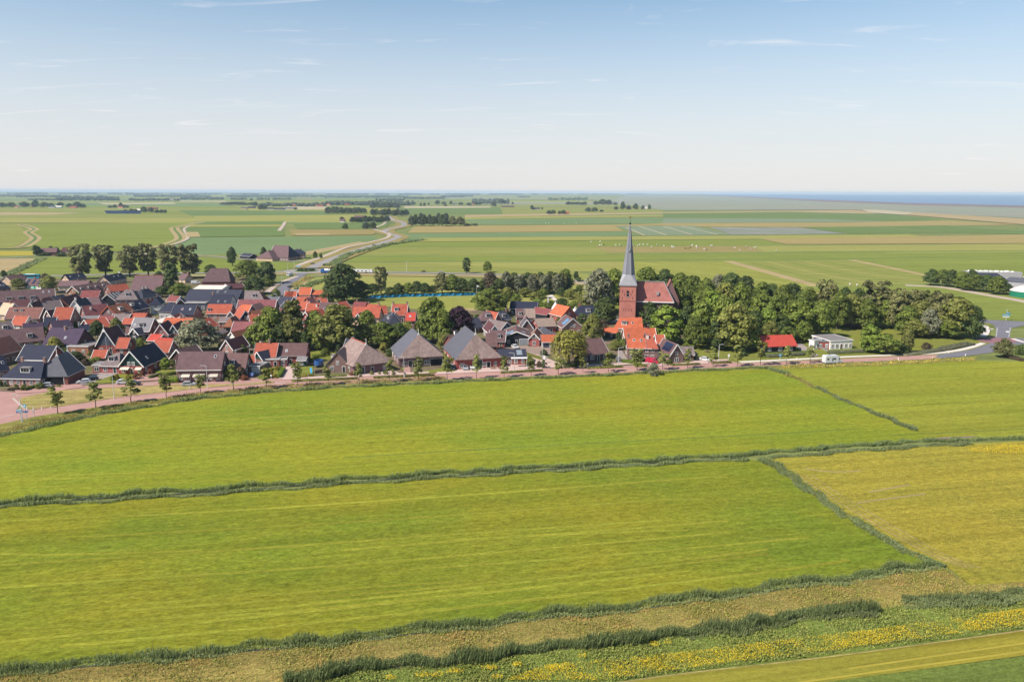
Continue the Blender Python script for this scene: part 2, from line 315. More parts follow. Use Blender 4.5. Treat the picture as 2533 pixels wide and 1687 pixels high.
def ribbon(name, pts, width, z, mat, thick=0.0, **k):
    """a strip of even width in metres along a surveyed line"""
    P = [G(*p) for p in pts]
    z = layer(sum(P, Vector())/len(P), name)
    # Catmull-Rom through the ground points
    Q = []
    for i in range(len(P)-1):
        p0 = P[max(i-1, 0)]; p1 = P[i]; p2 = P[i+1]; p3 = P[min(i+2, len(P)-1)]
        for j in range(6):
            t = j/6; Q.append(0.5*((2*p1)+(p2-p0)*t+(2*p0-5*p1+4*p2-p3)*t*t+(3*p1-p0-3*p2+p3)*t**3))
    Q.append(P[-1]); l = []; r = []
    for i, p in enumerate(Q):
        d = (Q[min(i+1, len(Q)-1)]-Q[max(i-1, 0)]); d.z = 0; d.normalize(); n = Vector((-d.y, d.x, 0))*width/2
        l.append(p+n); r.append(p-n)
    c = Q[len(Q)//2]; mb = MB(); n = len(Q)
    vs = [(p.x-c.x, p.y-c.y, z) for p in l]+[(p.x-c.x, p.y-c.y, z) for p in r]; fs = [(n+i, n+i+1, i+1, i) for i in range(n-1)]
    mb.add(vs, fs)
    o = link(name, mb.mesh(name, mat, fix=False), None, (c.x, c.y, 0)); o['kind'] = k.get('kind', 'structure')
    return o
# ------------------------------------------------------------------ the land: one sheet to the horizon, fields laid on it
MF = mat_field
AF = R(12)    # bearing of the ploughland parcels behind the village
def bear(a, b):
    p, q = G(*a), G(*b); return math.atan2(q.y-p.y, q.x-p.x)
A1 = bear((280, 1222), (1506, 1146)); A2 = bear((323, 1630), (1614, 1493)); A3 = bear((1700, 916), (2300, 890))
MF('f_base', (0.224, 0.245, 0.079), (0.190, 0.219, 0.074), 0, 0.2, 0.15, 0.002, 0.05, 0.0)
MF('f_meadow1', (0.252, 0.235, 0.025), (0.161, 0.213, 0.023), A2, 0.11, 0.36, 0.018, 0.75, 0.16, c3=(0.30, 0.265, 0.06), a3=0.35)
MF('f_meadow2', (0.273, 0.272, 0.028), (0.199, 0.252, 0.027), A1, 0.09, 0.3, 0.02, 0.7, 0.13, c3=(0.29, 0.28, 0.055), a3=0.3)
MF('f_meadow3', (0.278, 0.276, 0.038), (0.236, 0.260, 0.034), A3, 0.14, 0.26, 0.02, 0.6, 0.1)
MF('f_yellow', (0.351, 0.286, 0.042), (0.294, 0.265, 0.042), A1, 0.14, 0.36, 0.03, 0.9, 0.2, c3=(0.46, 0.34, 0.05), a3=0.5)
MF('f_rough', (0.34, 0.25, 0.08), (0.27, 0.235, 0.065), A2, 0.25, 0.4, 0.06, 1.6, 0.2, c3=(0.42, 0.30, 0.10), a3=0.6)
MF('f_verge', (0.28, 0.25, 0.07), (0.22, 0.22, 0.055), A1, 0.2, 0.35, 0.05, 1.2, 0.1, c3=(0.36, 0.27, 0.10), a3=0.6)
MF('f_olive', (0.285, 0.242, 0.036), (0.248, 0.233, 0.038), A2, 0.25, 0.2, 0.03, 1.4, 0.1)
MF('f_green', (0.14, 0.18, 0.042), (0.155, 0.195, 0.042), A2, 0.15, 0.35, 0.05, 1.6, 0.15)
MF('f_herb', (0.14, 0.20, 0.045), (0.17, 0.21, 0.04), A2, 0.2, 0.4, 0.06, 1.4, 0.2)
MF('f_lawn', (0.225, 0.232, 0.044), (0.196, 0.206, 0.050), 0, 0.1, 0.2, 0.1, 0.6, 0.02)
MF('f_dry', (0.40, 0.30, 0.13), (0.32, 0.275, 0.09), A1, 0.2, 0.3, 0.08, 0.5, 0.02, c3=(0.26, 0.25, 0.06), a3=0.6)
MF('f_sport', (0.29, 0.295, 0.075), (0.27, 0.28, 0.065), 0, 0.1, 0.12, 0.05, 0.2, 0.0, c3=(0.42, 0.27, 0.12), a3=0.2)
MF('f_mid1', (0.224, 0.255, 0.058), (0.202, 0.240, 0.053), AF, 0.14, 0.1, 0.006, 0.1, 0.0)
MF('f_mid2', (0.263, 0.270, 0.074), (0.246, 0.255, 0.068), AF, 0.14, 0.1, 0.006, 0.1, 0.0)
MF('f_mid3', (0.156, 0.215, 0.068), (0.144, 0.200, 0.063), AF, 0.12, 0.1, 0.006, 0.1, 0.0)
MF('f_teal', (0.183, 0.247, 0.109), (0.165, 0.231, 0.100), AF, 0.1, 0.08, 0.006, 0.1, 0.0)
MF('f_teal2', (0.220, 0.265, 0.162), (0.204, 0.250, 0.152), AF, 0.1, 0.08, 0.006, 0.1, 0.0)
MF('f_greyfield', (0.27, 0.265, 0.22), (0.22, 0.25, 0.19), R(-62), 0.35, 0.08, 0.01, 0.05, 0.0)
MF('f_orange', (0.368, 0.285, 0.115), (0.340, 0.271, 0.109), AF, 0.12, 0.08, 0.006, 0.1, 0.0)
MF('f_tan', (0.42, 0.32, 0.17), (0.39, 0.30, 0.15), AF, 0.15, 0.1, 0.006, 0.1, 0.0)
MF('f_pale', (0.50, 0.42, 0.28), (0.46, 0.39, 0.25), AF, 0.15, 0.1, 0.006, 0.1, 0.0)
MF('f_light', (0.325, 0.311, 0.089), (0.302, 0.296, 0.084), AF, 0.12, 0.08, 0.006, 0.1, 0.0)
MF('f_lime', (0.291, 0.294, 0.069), (0.263, 0.275, 0.061), R(-57), 0.22, 0.1, 0.006, 0.12, 0.0)
MF('f_brownpasture', (0.314, 0.245, 0.100), (0.291, 0.240, 0.089), AF, 0.15, 0.12, 0.01, 0.1, 0.0)
MF('f_goldcrop', (0.414, 0.342, 0.057), (0.386, 0.323, 0.057), AF, 0.1, 0.08, 0.006, 0.1, 0.0)
MF('f_marsh', (0.264, 0.293, 0.202), (0.300, 0.281, 0.217), AF, 0.2, 0.1, 0.0015, 0.02, 0.0)
MF('f_mud', (0.253, 0.176, 0.162), (0.218, 0.165, 0.156), AF, 0.2, 0.1, 0.001, 0.02, 0.0)
MF('f_garden', (0.13, 0.15, 0.04), (0.20, 0.14, 0.11), 0.3, 0.1, 0.35, 0.09, 0.5, 0.02, c3=(0.32, 0.22, 0.19), a3=0.8)
MF('f_mown', (0.283, 0.279, 0.035), (0.259, 0.270, 0.033), A2, 0.2, 0.3, 0.05, 0.8, 0.05)
m, t = newmat('sea'); b = N(t, 'ShaderNodeBsdfPrincipled', i={'Base Color': (0.13, 0.19, 0.28, 1), 'Roughness': 0.5, 'Specular IOR Level': 0.3}); o = N(t, 'ShaderNodeOutputMaterial'); L(t, b.outputs[0], o.inputs[0]); MATS['sea'] = m
BIG = 26000
sheet('ground', [(-BIG, -300), (BIG, -300), (BIG, BIG), (-BIG, BIG)], 0.0, 'f_base', wpts=True)
def F(name, mat, z, *pts): return sheet(name, pts, z, mat)
# sea and shore, far right
pc = [(1700, 480.2), (1806, 485), (1990, 493.5), (2250, 503.5), (2533, 510), (2900, 519)]
P = [G(*p) for p in pc]; sheet('sea', [(p.x, p.y) for p in P]+[(BIG*0.99, P[-1].y), (BIG*0.99, BIG*0.99), (P[0].x/P[0].y*BIG*0.99, BIG*0.99)], 1.6, 'sea', wpts=True)
F('mudflat', 'f_mud', 1.2, (1700, 480.5), (1806, 484.5), (1990, 493), (2250, 503), (2533, 509.5), (2900, 518), (2900, 524), (2533, 515), (2250, 508), (1990, 497.5), (1806, 487))
F('salt_marsh', 'f_marsh', 0.8, (1560, 481), (1806, 486), (2250, 507), (2900, 523), (2900, 575), (2533, 541), (2250, 526), (2123, 519.5), (1640, 521), (1500, 500))
F('dyke_grass', 'f_tan', 1.0, (2110, 520), (2250, 526), (2533, 542), (2900, 577), (2900, 600), (2533, 557), (2260, 534))
F('dyke_bare', 'f_pale', 1.1, (2132, 519.5), (2180, 521), (2256, 527), (2240, 533), (2150, 527))
# far parcels, right half
for i, (y0, y1, mt) in enumerate([(484, 489, 'f_mid2'), (489, 492, 'f_marsh'), (492, 497, 'f_mid1'), (497, 500, 'f_light'), (500, 505, 'f_marsh'), (505, 511, 'f_mid2')]):
    F('far_field', mt, 0.3+0.02*i, (1010+60*i, y0), (1760-22*i, y0+3), (1750-18*i, y1+3), (1000+40*i, y1))
F('far_field', 'f_pale', 0.32, (1000, 511), (1213, 511), (1213, 514.5), (1000, 515.5))
F('far_field', 'f_mid3', 0.32, (985, 516), (1238, 514), (1243, 531), (985, 531))
F('far_field', 'f_mid2', 0.31, (1238, 512), (1640, 517), (1640, 526), (1243, 531))
F('far_field', 'f_tan', 0.31, (1150, 532), (1640, 526), (2120, 520), (2170, 529), (1640, 529), (1150, 538))
F('far_field', 'f_light', 0.33, (1150, 538), (1640, 532), (1640, 536), (1150, 543))
F('far_field', 'f_mid3', 0.34, (1640, 528), (1960, 525), (2200, 530), (2345, 546), (2270, 548.5), (1900, 546), (1640, 539))
F('far_field', 'f_teal', 0.34, (1150, 543), (1640, 539), (1700, 548), (1640, 553), (1330, 556), (1170, 557))
F('far_field', 'f_teal2', 0.33, (1640, 540), (2020, 542), (2200, 549), (1640, 553))
F('far_field', 'f_orange', 0.36, (1027, 560), (1516, 557), (1640, 553), (2075, 551), (2345, 546), (2533, 556), (2300, 560), (1980, 562.5), (1760, 562), (1640, 559), (1521, 560), (1543, 572.5), (1008, 577))
F('far_field', 'f_teal2', 0.36, (1522, 560), (1600, 559.5), (1715, 559.5), (1810, 581.5), (1593, 583.5))
F('far_field', 'f_greyfield', 0.36, (1752, 563), (1972, 562.8), (2095, 579), (1812, 582))
F('far_field', 'f_mid3', 0.36, (1982, 563), (2353, 558), (2700, 576), (2700, 584), (2400, 577), (2100, 579.5))
for a, b in (((1548, 563), (1593, 582.5)), ((1580, 560), (1648, 582)), ((1640, 560), (1712, 581.5)), ((1686, 560), (1775, 581))): ribbon('field_track', [a, b], 3.0, 0.40, 'f_pale')
ribbon('field_track', [(2140, 559.5), (2330, 575.5)], 3.0, 0.40, 'f_tan'); ribbon('field_track', [(2340, 558.5), (2560, 572)], 4.0, 0.40, 'f_pale')
F('far_field', 'f_teal', 0.35, (1000, 578), (1545, 573.5), (1592, 584), (1000, 594))
F('far_field', 'f_light', 0.37, (1040, 590), (1592, 585), (2250, 581), (2300, 588), (1900, 592), (1040, 599))
F('far_field', 'f_orange', 0.35, (1880, 592), (2300, 585), (2700, 578), (2700, 606), (2533, 603), (1945, 605))
F('far_field', 'f_mid1', 0.34, (930, 600), (1880, 593), (1945, 606), (1855, 608), (1470, 609.5), (930, 612))
F('far_field', 'f_mid2', 0.35, (880, 613), (1470, 610.5), (1510, 626), (860, 631))
F('far_field', 'f_brownpasture', 0.36, (1471, 610.5), (1855, 608.5), (1890, 622.5), (1510, 626))
F('far_field', 'f_light', 0.36, (1857, 609), (2533, 603.5), (2700, 610), (2533, 619), (1892, 622.5))
F('far_field', 'f_mid1', 0.33, (840, 633), (1510, 628), (1890, 624), (2533, 621), (2700, 640), (2533, 640), (1814, 646.5), (830, 648))
ribbon('field_ditch', [(880, 636), (1200, 634), (1510, 630), (1890, 626), (2150, 623), (2533, 620)], 4.5, 0.42, 'f_mid3')
ribbon('field_ditch', [(840, 648.5), (1400, 644), (1830, 643), (2200, 640), (2533, 638)], 4.0, 0.42, 'f_mid3')
ribbon('field_ditch', [(900, 612), (1480, 609.7), (1860, 608), (2533, 602)], 3.5, 0.42, 'f_mid3')
ribbon('yellow_margin', [(1090, 631.5), (1300, 630), (1500, 628.5)], 4.0, 0.45, 'f_goldcrop'); ribbon('yellow_margin', [(2190, 626), (2533, 621.8)], 7.0, 0.45, 'f_light')
ribbon('yellow_margin', [(1150, 541), (1400, 539), (1640, 537)], 10.0, 0.45, 'f_goldcrop')
F('far_field', 'f_light', 0.30, (820, 650), (1814, 647.5), (1860, 672), (790, 670))
F('striped_field', 'f_lime', 0.31, (1560, 648), (1812, 647.5), (2022, 708), (2020, 730), (1560, 730))
F('striped_field', 'f_mid2', 0.31, (1815, 647.5), (2107, 644), (2290, 682), (2290, 701), (2100, 709), (2024, 708))
F('striped_field', 'f_mid1', 0.32, (2110, 644), (2700, 634), (2700, 690), (2460, 682), (2292, 681))
ribbon('mown_strip', [(1800, 646), (2022, 708)], 9.0, 0.36, 'f_tan'); ribbon('mown_strip', [(2104, 643), (2200, 662), (2290, 681)], 7.0, 0.36, 'f_tan')
for k in range(5): ribbon('mown_strip', [(1850+48*k, 648), (1960+62*k, 676+0.5*k), (2090+70*k, 706-4*k)], 5.0, 0.35, 'f_light' if k % 2 else 'f_mid1')
ribbon('field_ditch', [(1990, 710), (2100, 710), (2290, 704), (2330, 702)], 3.5, 0.4, 'f_mid3')
F('green_parcel', 'f_mid1', 0.30, (2020, 711), (2290, 704), (2700, 760), (2700, 800), (2430, 790), (2000, 780))
ribbon('sand_track', [(2240, 706), (2330, 711), (2430, 728), (2533, 746), (2640, 768)], 7.5, 0.34, 'sandpath')
# far parcels, left half
bandsL = [(484, 489, 'f_mid1'), (489, 493, 'f_mid2'), (493, 498, 'f_teal'), (498, 503, 'f_mid2'), (503, 510, 'f_teal'), (510, 516, 'f_mid1'), (516, 524, 'f_mid2'), (524, 532, 'f_mid1'), (532, 541, 'f_mid2'), (541, 553, 'f_light')]
for i, (y0, y1, mt) in enumerate(bandsL):
    F('far_field', mt, 0.3+0.01*i, (-300, y0-1), (420+30*i, y0), (440+30*i, y1), (-300, y1-1)); F('far_field', bandsL[(i+3) % 10][2], 0.3+0.01*i, (424+30*i, y0), (985, y0+1), (985, y1+1), (444+30*i, y1))
F('far_field', 'f_tan', 0.45, (-200, 524), (215, 527), (130, 532), (-200, 535)); F('far_field', 'f_pale', 0.45, (240, 503), (430, 502), (436, 505), (260, 506.5))
F('far_field', 'f_pale', 0.45, (446, 497), (560, 497.5), (560, 500), (446, 499)); F('far_field', 'f_pale', 0.45, (700, 512), (807, 512), (807, 518), (705, 519))
F('far_field', 'f_mid3', 0.46, (440, 521), (800, 522), (830, 533), (480, 537)); F('far_field', 'f_light', 0.46, (480, 535), (900, 532), (880, 551), (480, 550))
F('far_field', 'f_mid3', 0.47, (480, 549), (704, 548), (700, 556), (480, 556)); F('far_field', 'f_light', 0.47, (440, 556.5), (700, 556.5), (698, 562), (440, 563))
F('far_field', 'f_mid3', 0.48, (450, 564), (698, 562.5), (705, 585), (452, 588)); F('far_field', 'f_mid3', 0.48, (722, 553), (969, 550.5), (950, 568), (736, 568))
F('allotment', 'f_brownpasture', 0.49, (715, 569), (940, 568), (923, 582), (722, 584)); F('bare_strip', 'f_tan', 0.50, (730, 578), (815, 578), (815, 582), (735, 583))
F('teal_crop', 'f_teal', 0.47, (452, 588), (706, 586), (923, 583.5), (938, 592), (880, 602), (757, 624), (640, 629), (452, 630), (400, 614), (442, 600))
F('bare_strip', 'f_tan', 0.50, (890, 598), (906, 601), (770, 630), (730, 631), (760, 622))
F('green_parcel', 'f_mid1', 0.48, (50, 556), (487, 551), (432, 566), (441, 592), (383, 615), (300, 624), (95, 620), (62, 612), (88, 590), (60, 566))
F('green_parcel', 'f_mid2', 0.47, (-300, 553), (48, 556), (56, 566), (84, 590), (28, 616), (-300, 625))
F('gold_parcel', 'f_goldcrop', 0.47, (-300, 620), (80, 621.5), (82, 632), (-300, 636)); F('tan_parcel', 'f_tan', 0.30, (-300, 643), (95, 639.5), (72, 655), (20, 677), (-300, 683))
F('green_parcel', 'f_mid1', 0.30, (112, 638), (500, 639), (700, 648), (760, 655), (690, 668), (500, 673), (30, 680))
ribbon('reed_ditch_bed', [(105, 637), (60, 660), (15, 680)], 7.0, 0.36, 'f_mid3')
F('green_parcel', 'f_mid2', 0.30, (830, 650), (1000, 650), (1400, 668), (1500, 690), (1500, 700), (1250, 677), (1000, 671), (800, 668))
F('orchard_grass', 'f_light', 0.30, (900, 688), (1500, 705), (1500, 800), (1200, 780), (1180, 700))
F('pasture', 'f_light', 0.31, (760, 690), (880, 683), (1150, 688), (1150, 722), (740, 732))
F('sports_field', 'f_sport', 0.34, (740, 752), (905, 735), (1180, 731), (1250, 745), (1250, 800), (1100, 800), (800, 790), (700, 770))
F('worn_turf', 'f_tan', 0.36, (1125, 762), (1190, 764), (1180, 780), (1130, 778))
# lanes and canals in the left distance
ribbon('canal_bank', [(50, 556), (84, 567), (70, 576), (88, 590), (62, 609), (30, 616)], 13, 0.53, 'f_tan'); ribbon('canal_water', [(50, 556), (84, 567), (70, 576), (88, 590), (62, 609), (30, 616)], 4, 0.56, 'f_mid3')
ribbon('canal_bank', [(500, 550), (440, 562), (432, 568), (447, 590), (420, 604), (385, 614)], 15, 0.53, 'f_tan'); ribbon('canal_water', [(500, 550), (440, 562), (432, 568), (447, 590), (420, 604), (385, 614)], 4, 0.56, 'f_mid3')
ribbon('farm_track', [(470, 560), (455, 568), (465, 590), (430, 606)], 4, 0.57, 'sandpath'); F('far_field', 'f_tan', 0.56, (458, 575), (490, 575), (496, 587), (464, 588))
ribbon('farm_track', [(705, 550), (700, 560), (690, 572)], 6, 0.55, 'sandpath')
# village ground and churchyard
F('village_ground', 'f_garden', 0.32, (-250, 690), (100, 690), (400, 690), (560, 680), (690, 700), (820, 745), (1100, 772), (1250, 765), (1500, 770), (1720, 800), (1720, 905), (1460, 922), (1100, 938), (800, 950), (600, 962), (300, 985), (-250, 1010))
F('churchyard', 'f_lawn', 0.30, (1440, 700), (2100, 720), (2300, 760), (2450, 800), (2450, 866), (2290, 884), (1720, 904), (1700, 800), (1500, 770))
F('lawn', 'f_lawn', 0.34, (2000, 800), (2440, 822), (2420, 852), (2330, 874), (1990, 888))
# ------------------------------------------------------------------ meadows in front of the village
D1 = [(-60, 1100), (0, 1084), (108, 1058), (217, 1036), (325, 1016), (433, 998), (614, 977), (850, 961), (1103, 949), (1247, 942), (1464, 933), (1700, 921), (1892, 913)]
D2u = [(-80, 1248), (0, 1243), (280, 1226), (602, 1206), (860, 1187), (1183, 1166), (1506, 1147), (1700, 1134), (1829, 1128), (1893, 1122), (2044, 1109), (2261, 1094), (2533, 1086), (2650, 1082)]
D2l = [(-80, 1260), (0, 1255), (280, 1240), (602, 1219), (860, 1199), (1183, 1178), (1506, 1159), (1700, 1145), (1850, 1138)]
D2r = [(1905, 1135), (2044, 1122), (2261, 1107), (2400, 1098)]
D3 = [(-80, 1676), (0, 1667), (323, 1640), (602, 1612), (925, 1580), (1291, 1536), (1614, 1502), (1936, 1458), (2151, 1430), (2329, 1402)]
D4 = [(1878, 1138), (1935, 1172), (2000, 1220), (2100, 1283), (2170, 1325), (2250, 1370), (2335, 1402)]
D5 = [(1896, 910), (1950, 930), (2015, 960), (2116, 1003), (2188, 1034), (2268, 1067)]
D6 = [(700, 1690), (879, 1660), (1085, 1644), (1247, 1624), (1446, 1600), (1700, 1573), (1824, 1556), (1936, 1536), (2163, 1509)]
D6b = [(2232, 1497), (2300, 1503), (2420, 1492), (2533, 1478), (2650, 1460)]
sheet('lower_meadow', D2l+[(1880, 1140)]+D4[1:]+[(2329, 1402)]+D3[::-1], 0.3, 'f_meadow1')
sheet('upper_meadow', D1+D5[1:]+[(2300, 1085)]+D2u[11:9:-1]+D2u[9::-1], 0.3, 'f_meadow2')
sheet('right_meadow', [(1900, 909), (1936, 913), (2152, 906), (2405, 893), (2560, 895), (2750, 920), (2750, 1075), (2533, 1086), (2300, 1088), (2268, 1066)]+D5[::-1][1:-1], 0.3, 'f_meadow3')
sheet('yellow_crop_field', D2r+[(2533, 1092), (2750, 1080), (2800, 1420), (2533, 1440), (2400, 1448), (2340, 1402)]+D4[::-1], 0.3, 'f_yellow')
sheet('rough_strip', D3+[(2400, 1448), (2533, 1440), (2800, 1420), (2800, 1450), (2533, 1482)]+D6[::-1]+[(-100, 1780)], 0.3, 'f_rough')
sheet('herb_strip', D6+[(2232, 1500), (2300, 1506), (2533, 1482), (3300, 1370), (3300, 1375), (3300, 1420), (2533, 1560), (2044, 1624), (1683, 1668), (1500, 1700), (600, 1800), (300, 1800)], 0.3, 'f_herb')
sheet('olive_strip', [(1300, 1725), (1683, 1668), (2044, 1625), (2533, 1560), (3300, 1421), (3300, 1480), (2533, 1622), (2044, 1688), (1700, 1740)], 0.3, 'f_olive')
sheet('green_strip', [(1700, 1740), (2044, 1688), (2533, 1623), (3300, 1481), (3400, 1900), (1700, 1860)], 0.3, 'f_green')
ribbon('field_edge_soil', [(1300, 1722), (1683, 1668), (2044, 1626), (2533, 1560), (2700, 1532)], 0.28, 0.3, 'f_dry')
for nm, pl, wd in (('ditch_water', [((a[0]), (a[1]+6)) for a in D2u[:9]], 0.5), ('ditch_water', D3, 0.5), ('ditch_water', D6, 0.6)): ribbon(nm, pl, wd, 0.3, 'water')
sheet('bare_soil_patch', [(2268, 1088), (2330, 1083), (2420, 1079), (2400, 1083), (2330, 1088)], 0.3, 'f_mud')
for a in ([(1683, 1086), (1900, 1075), (2120, 1062)], [(850, 1133), (1250, 1109), (1683, 1086)], [(2200, 1078), (2533, 1062)]): ribbon('tractor_rut', a, 0.5, 0.3, 'f_green')
for a in ([(0, 1180), (400, 1168), (850, 1148)], [(0, 1190), (400, 1176), (850, 1152)], [(0, 1208), (500, 1192), (900, 1168)], [(850, 1150), (1300, 1122), (1850, 1094)], [(900, 1168), (1500, 1128), (1900, 1100)]): ribbon('mown_line', a, 0.8, 0.3, 'f_mown')
for a in ([(1100, 1338), (1400, 1320), (1800, 1290)], [(850, 1362), (1300, 1328), (1700, 1312)], [(500, 1362), (200, 1372), (0, 1372)], [(1000, 1410), (1500, 1375), (2000, 1330)], [(300, 1500), (800, 1462), (1300, 1428)], [(400, 1530), (700, 1515), (1200, 1465)]): ribbon('mown_line', a, 0.7, 0.3, 'f_mown')
for k_, w_ in ((36, 0.5), (52, 0.35), (70, 0.4)): ribbon('tractor_track', [(x+k_+(y-1138)*0.08, y+4) for x, y in D4[1:]], w_, 0.3, 'f_dry')
for a in ([(2150, 1218), (2250, 1200)], [(2120, 1245), (2170, 1238), (2290, 1222)], [(1990, 1160), (2060, 1168), (2130, 1166)]): ribbon('bare_line', a, 0.5, 0.3, 'f_tan')
for a in ([(2100, 1655), (2533, 1592), (2700, 1568)], [(1900, 1700), (2533, 1612), (2700, 1588)]): ribbon('mown_line', a, 0.35, 0.3, 'f_goldcrop')
for a in ([(0, 1290), (500, 1268), (1200, 1222), (1700, 1185), (1800, 1180)], [(200, 1330), (900, 1290), (1600, 1240), (1740, 1236)], [(300, 1512), (1000, 1462), (1700, 1385), (1900, 1360)], [(0, 1400), (600, 1360), (1300, 1310), (1640, 1288)], [(0, 1455), (700, 1410), (1300, 1362), (1800, 1318)], [(0, 1560), (600, 1512), (1300, 1440), (1900, 1370)], [(0, 1590), (900, 1500), (1700, 1412)], [(150, 1600), (1000, 1520), (1900, 1415), (2100, 1386)]): ribbon('mown_line', a, 0.8, 0.3, 'f_mown')
for a in ([(0, 1140), (500, 1098), (1200, 1050), (1900, 1015)], [(100, 1110), (700, 1058), (1400, 1016), (1960, 990)], [(300, 1060), (900, 1018), (1500, 985), (1930, 965)], [(500, 1030), (1100, 990), (1700, 958)], [(850, 1085), (1400, 1052), (2000, 1026), (2080, 1040), (2150, 1062)], [(1960, 930), (2200, 920), (2533, 915)], [(2010, 950), (2300, 938), (2600, 932)], [(2080, 980), (2350, 965), (2600, 958)], [(2160, 1012), (2400, 1000), (2600, 994)]): ribbon('mown_line', a, 1.0, 0.3, 'f_mown')
# ------------------------------------------------------------------ roads
VN = [(-60, 1064), (0, 1050), (90, 1030), (144, 1022), (235, 1008), (325, 995), (411, 985), (505, 973), (614, 965), (850, 951), (1030, 942), (1211, 935), (1464, 926), (1683, 915), (1900, 905), (2080, 897), (2224, 892), (2369, 883), (2452, 874)]
VF = [(-60, 1020), (0, 1020), (60, 1010), (80, 1014), (144, 1006), (235, 993), (325, 979), (411, 971), (505, 960), (650, 949), (722, 946), (850, 941), (1066, 931), (1211, 926), (1355, 921), (1536, 915), (1683, 905), (1827, 899), (2037, 891), (2152, 885), (2320, 878)]
sheet('road_verge', VN[:15]+[(2152, 900), (2420, 882), (2405, 894), (2152, 907), (1936, 914)]+D1[::-1], 0.3, 'f_verge')
# side street, pavements
sheet('village_street', [(-60, 965), (50, 972), (150, 958), (330, 948), (480, 938), (640, 936), (760, 933), (900, 929), (1066, 924), (1211, 918), (1355, 912), (1536, 906), (1683, 898), (1800, 893), (1830, 898), (1683, 908), (1355, 924), (1066, 934), (850, 946), (722, 950), (600, 958), (430, 962), (200, 975), (60, 990), (40, 1015), (-60, 1035)], 0.3, 'pave')
sheet('verge_island', [(45, 990), (60, 983), (140, 967), (230, 962), (330, 957), (440, 952), (600, 951), (680, 944), (676, 948), (505, 960), (411, 971), (325, 979), (235, 993), (144, 1007), (85, 1013), (66, 1008)], 0.3, 'f_dry', thick=0.10)
sheet('village_road', VN[:17]+[(2310, 888), (2320, 878)]+VF[::-1][1:], 0.3, 'pave')
sheet('traffic_island', [(30, 987), (34, 985), (58, 1006), (64, 1012), (54, 1008)], 0.3, 'kerbstone', thick=0.12)
sheet('asphalt_road', [(2310, 888), (2369, 883), (2452, 873), (2480, 862), (2500, 852), (2700, 870), (2700, 850), (2512, 836), (2497, 838), (2499, 820), (2503, 812), (2533, 805), (2700, 815), (2700, 800), (2533, 796), (2427, 791), (2380, 789), (2380, 793), (2425, 797), (2457, 803), (2463, 812), (2464, 826), (2461, 836), (2458, 845), (2440, 853), (2400, 866), (2357, 873), (2320, 878)], 0.3, 'asphalt')
sheet('red_crossing', [(2414, 836), (2461, 835), (2497, 838), (2512, 836), (2512, 848), (2470, 851), (2440, 848), (2415, 842)], 0.3, 'redasphalt')
ribbon('cycle_path', [(1830, 896), (1940, 891), (2100, 883), (2284, 876), (2357, 869), (2400, 860), (2432, 849)], 2.2, 0.3, 'concrete')
ribbon('cycle_path', [(2431, 833), (2438, 824), (2440, 814), (2434, 806), (2418, 802)], 2.6, 0.3, 'concrete'); ribbon('cycle_path', [(2505, 838), (2530, 846), (2600, 862)], 2.0, 0.3, 'concrete')
for k in range(9):
    ribbon('give_way_mark', [(2467-0.4*k, 812+2.6*k), (2467-0.4*k, 812.9+2.6*k)], 0.5, 0.3, 'roadpaint'); ribbon('give_way_mark', [(2499-0.4*k, 812+2.6*k), (2499-0.4*k, 812.9+2.6*k)], 0.5, 0.3, 'roadpaint')
for k in range(7): ribbon('road_mark', [(2484+7*k, 801+0.35*k), (2487+7*k, 801.2+0.35*k)], 0.45, 0.3, 'roadpaint')
ribbon('give_way_mark', [(2492, 820), (2492.3, 823)], 1.2, 0.3, 'roadpaint')
for k in range(9): ribbon('road_mark', [(347+3.6*k, 951), (349+3.6*k, 950.8)], 0.5, 0.3, 'roadpaint')
for k in range(5): ribbon('road_mark', [(681+5*k, 949-0.3*k), (684+5*k, 948.8-0.3*k)], 0.5, 0.3, 'roadpaint')
for k in range(9): ribbon('road_mark', [(2+4*k, 1035-1.0*k), (4.5+4*k, 1034.4-1.0*k)], 0.3, 0.3, 'roadpaint')
def walk(nm, pts, mt='sidewalk'): return sheet(nm, pts, 0.3, mt, thick=0.09)
walk('pavement', [(700, 936), (850, 930), (1000, 924), (1060, 921), (1062, 924), (1000, 928), (850, 935), (700, 941)]); walk('pavement', [(1080, 922), (1240, 916), (1340, 910), (1342, 914), (1240, 920), (1080, 927)])
walk('pavement', [(1430, 905), (1560, 899), (1700, 894), (1800, 890), (1800, 893), (1700, 897), (1560, 903), (1430, 909)])
# yards and drives
def yard(nm, mt, *pts): return sheet(nm, pts, 0.3, mt)
yard('forecourt', 'sidewalk', (1110, 912), (1130, 906), (1310, 899), (1330, 905), (1345, 912), (1240, 919), (1120, 924)); yard('lane', 'sidewalk', (1275, 872), (1300, 865), (1340, 882), (1385, 900), (1400, 908), (1345, 912), (1320, 900))
yard('gravel_yard', 'tan', (1232, 858), (1420, 852), (1400, 866), (1345, 882), (1300, 872), (1240, 872)); yard('drive', 'paving_grey', (1528, 868), (1538, 868), (1560, 902), (1528, 904))
yard('parking_bay', 'sidewalk', (1600, 892), (1740, 884), (1760, 890), (1750, 900), (1610, 906)); yard('drive', 'sidewalk', (700, 908), (725, 902), (735, 915), (732, 938), (690, 938))
yard('driveway', 'paving_grey', (190, 948), (235, 925), (285, 918), (300, 930), (240, 948), (200, 954)); yard('drive', 'pave', (30, 950), (110, 935), (165, 938), (210, 958), (130, 970), (40, 975))
yard('lawn', 'f_lawn', (232, 946), (290, 926), (350, 926), (345, 940), (250, 950)); yard('lawn', 'f_lawn', (380, 920), (432, 910), (438, 918), (385, 930)); yard('lawn', 'f_lawn', (1015, 925), (1075, 915), (1125, 905), (1126, 920), (1020, 928))
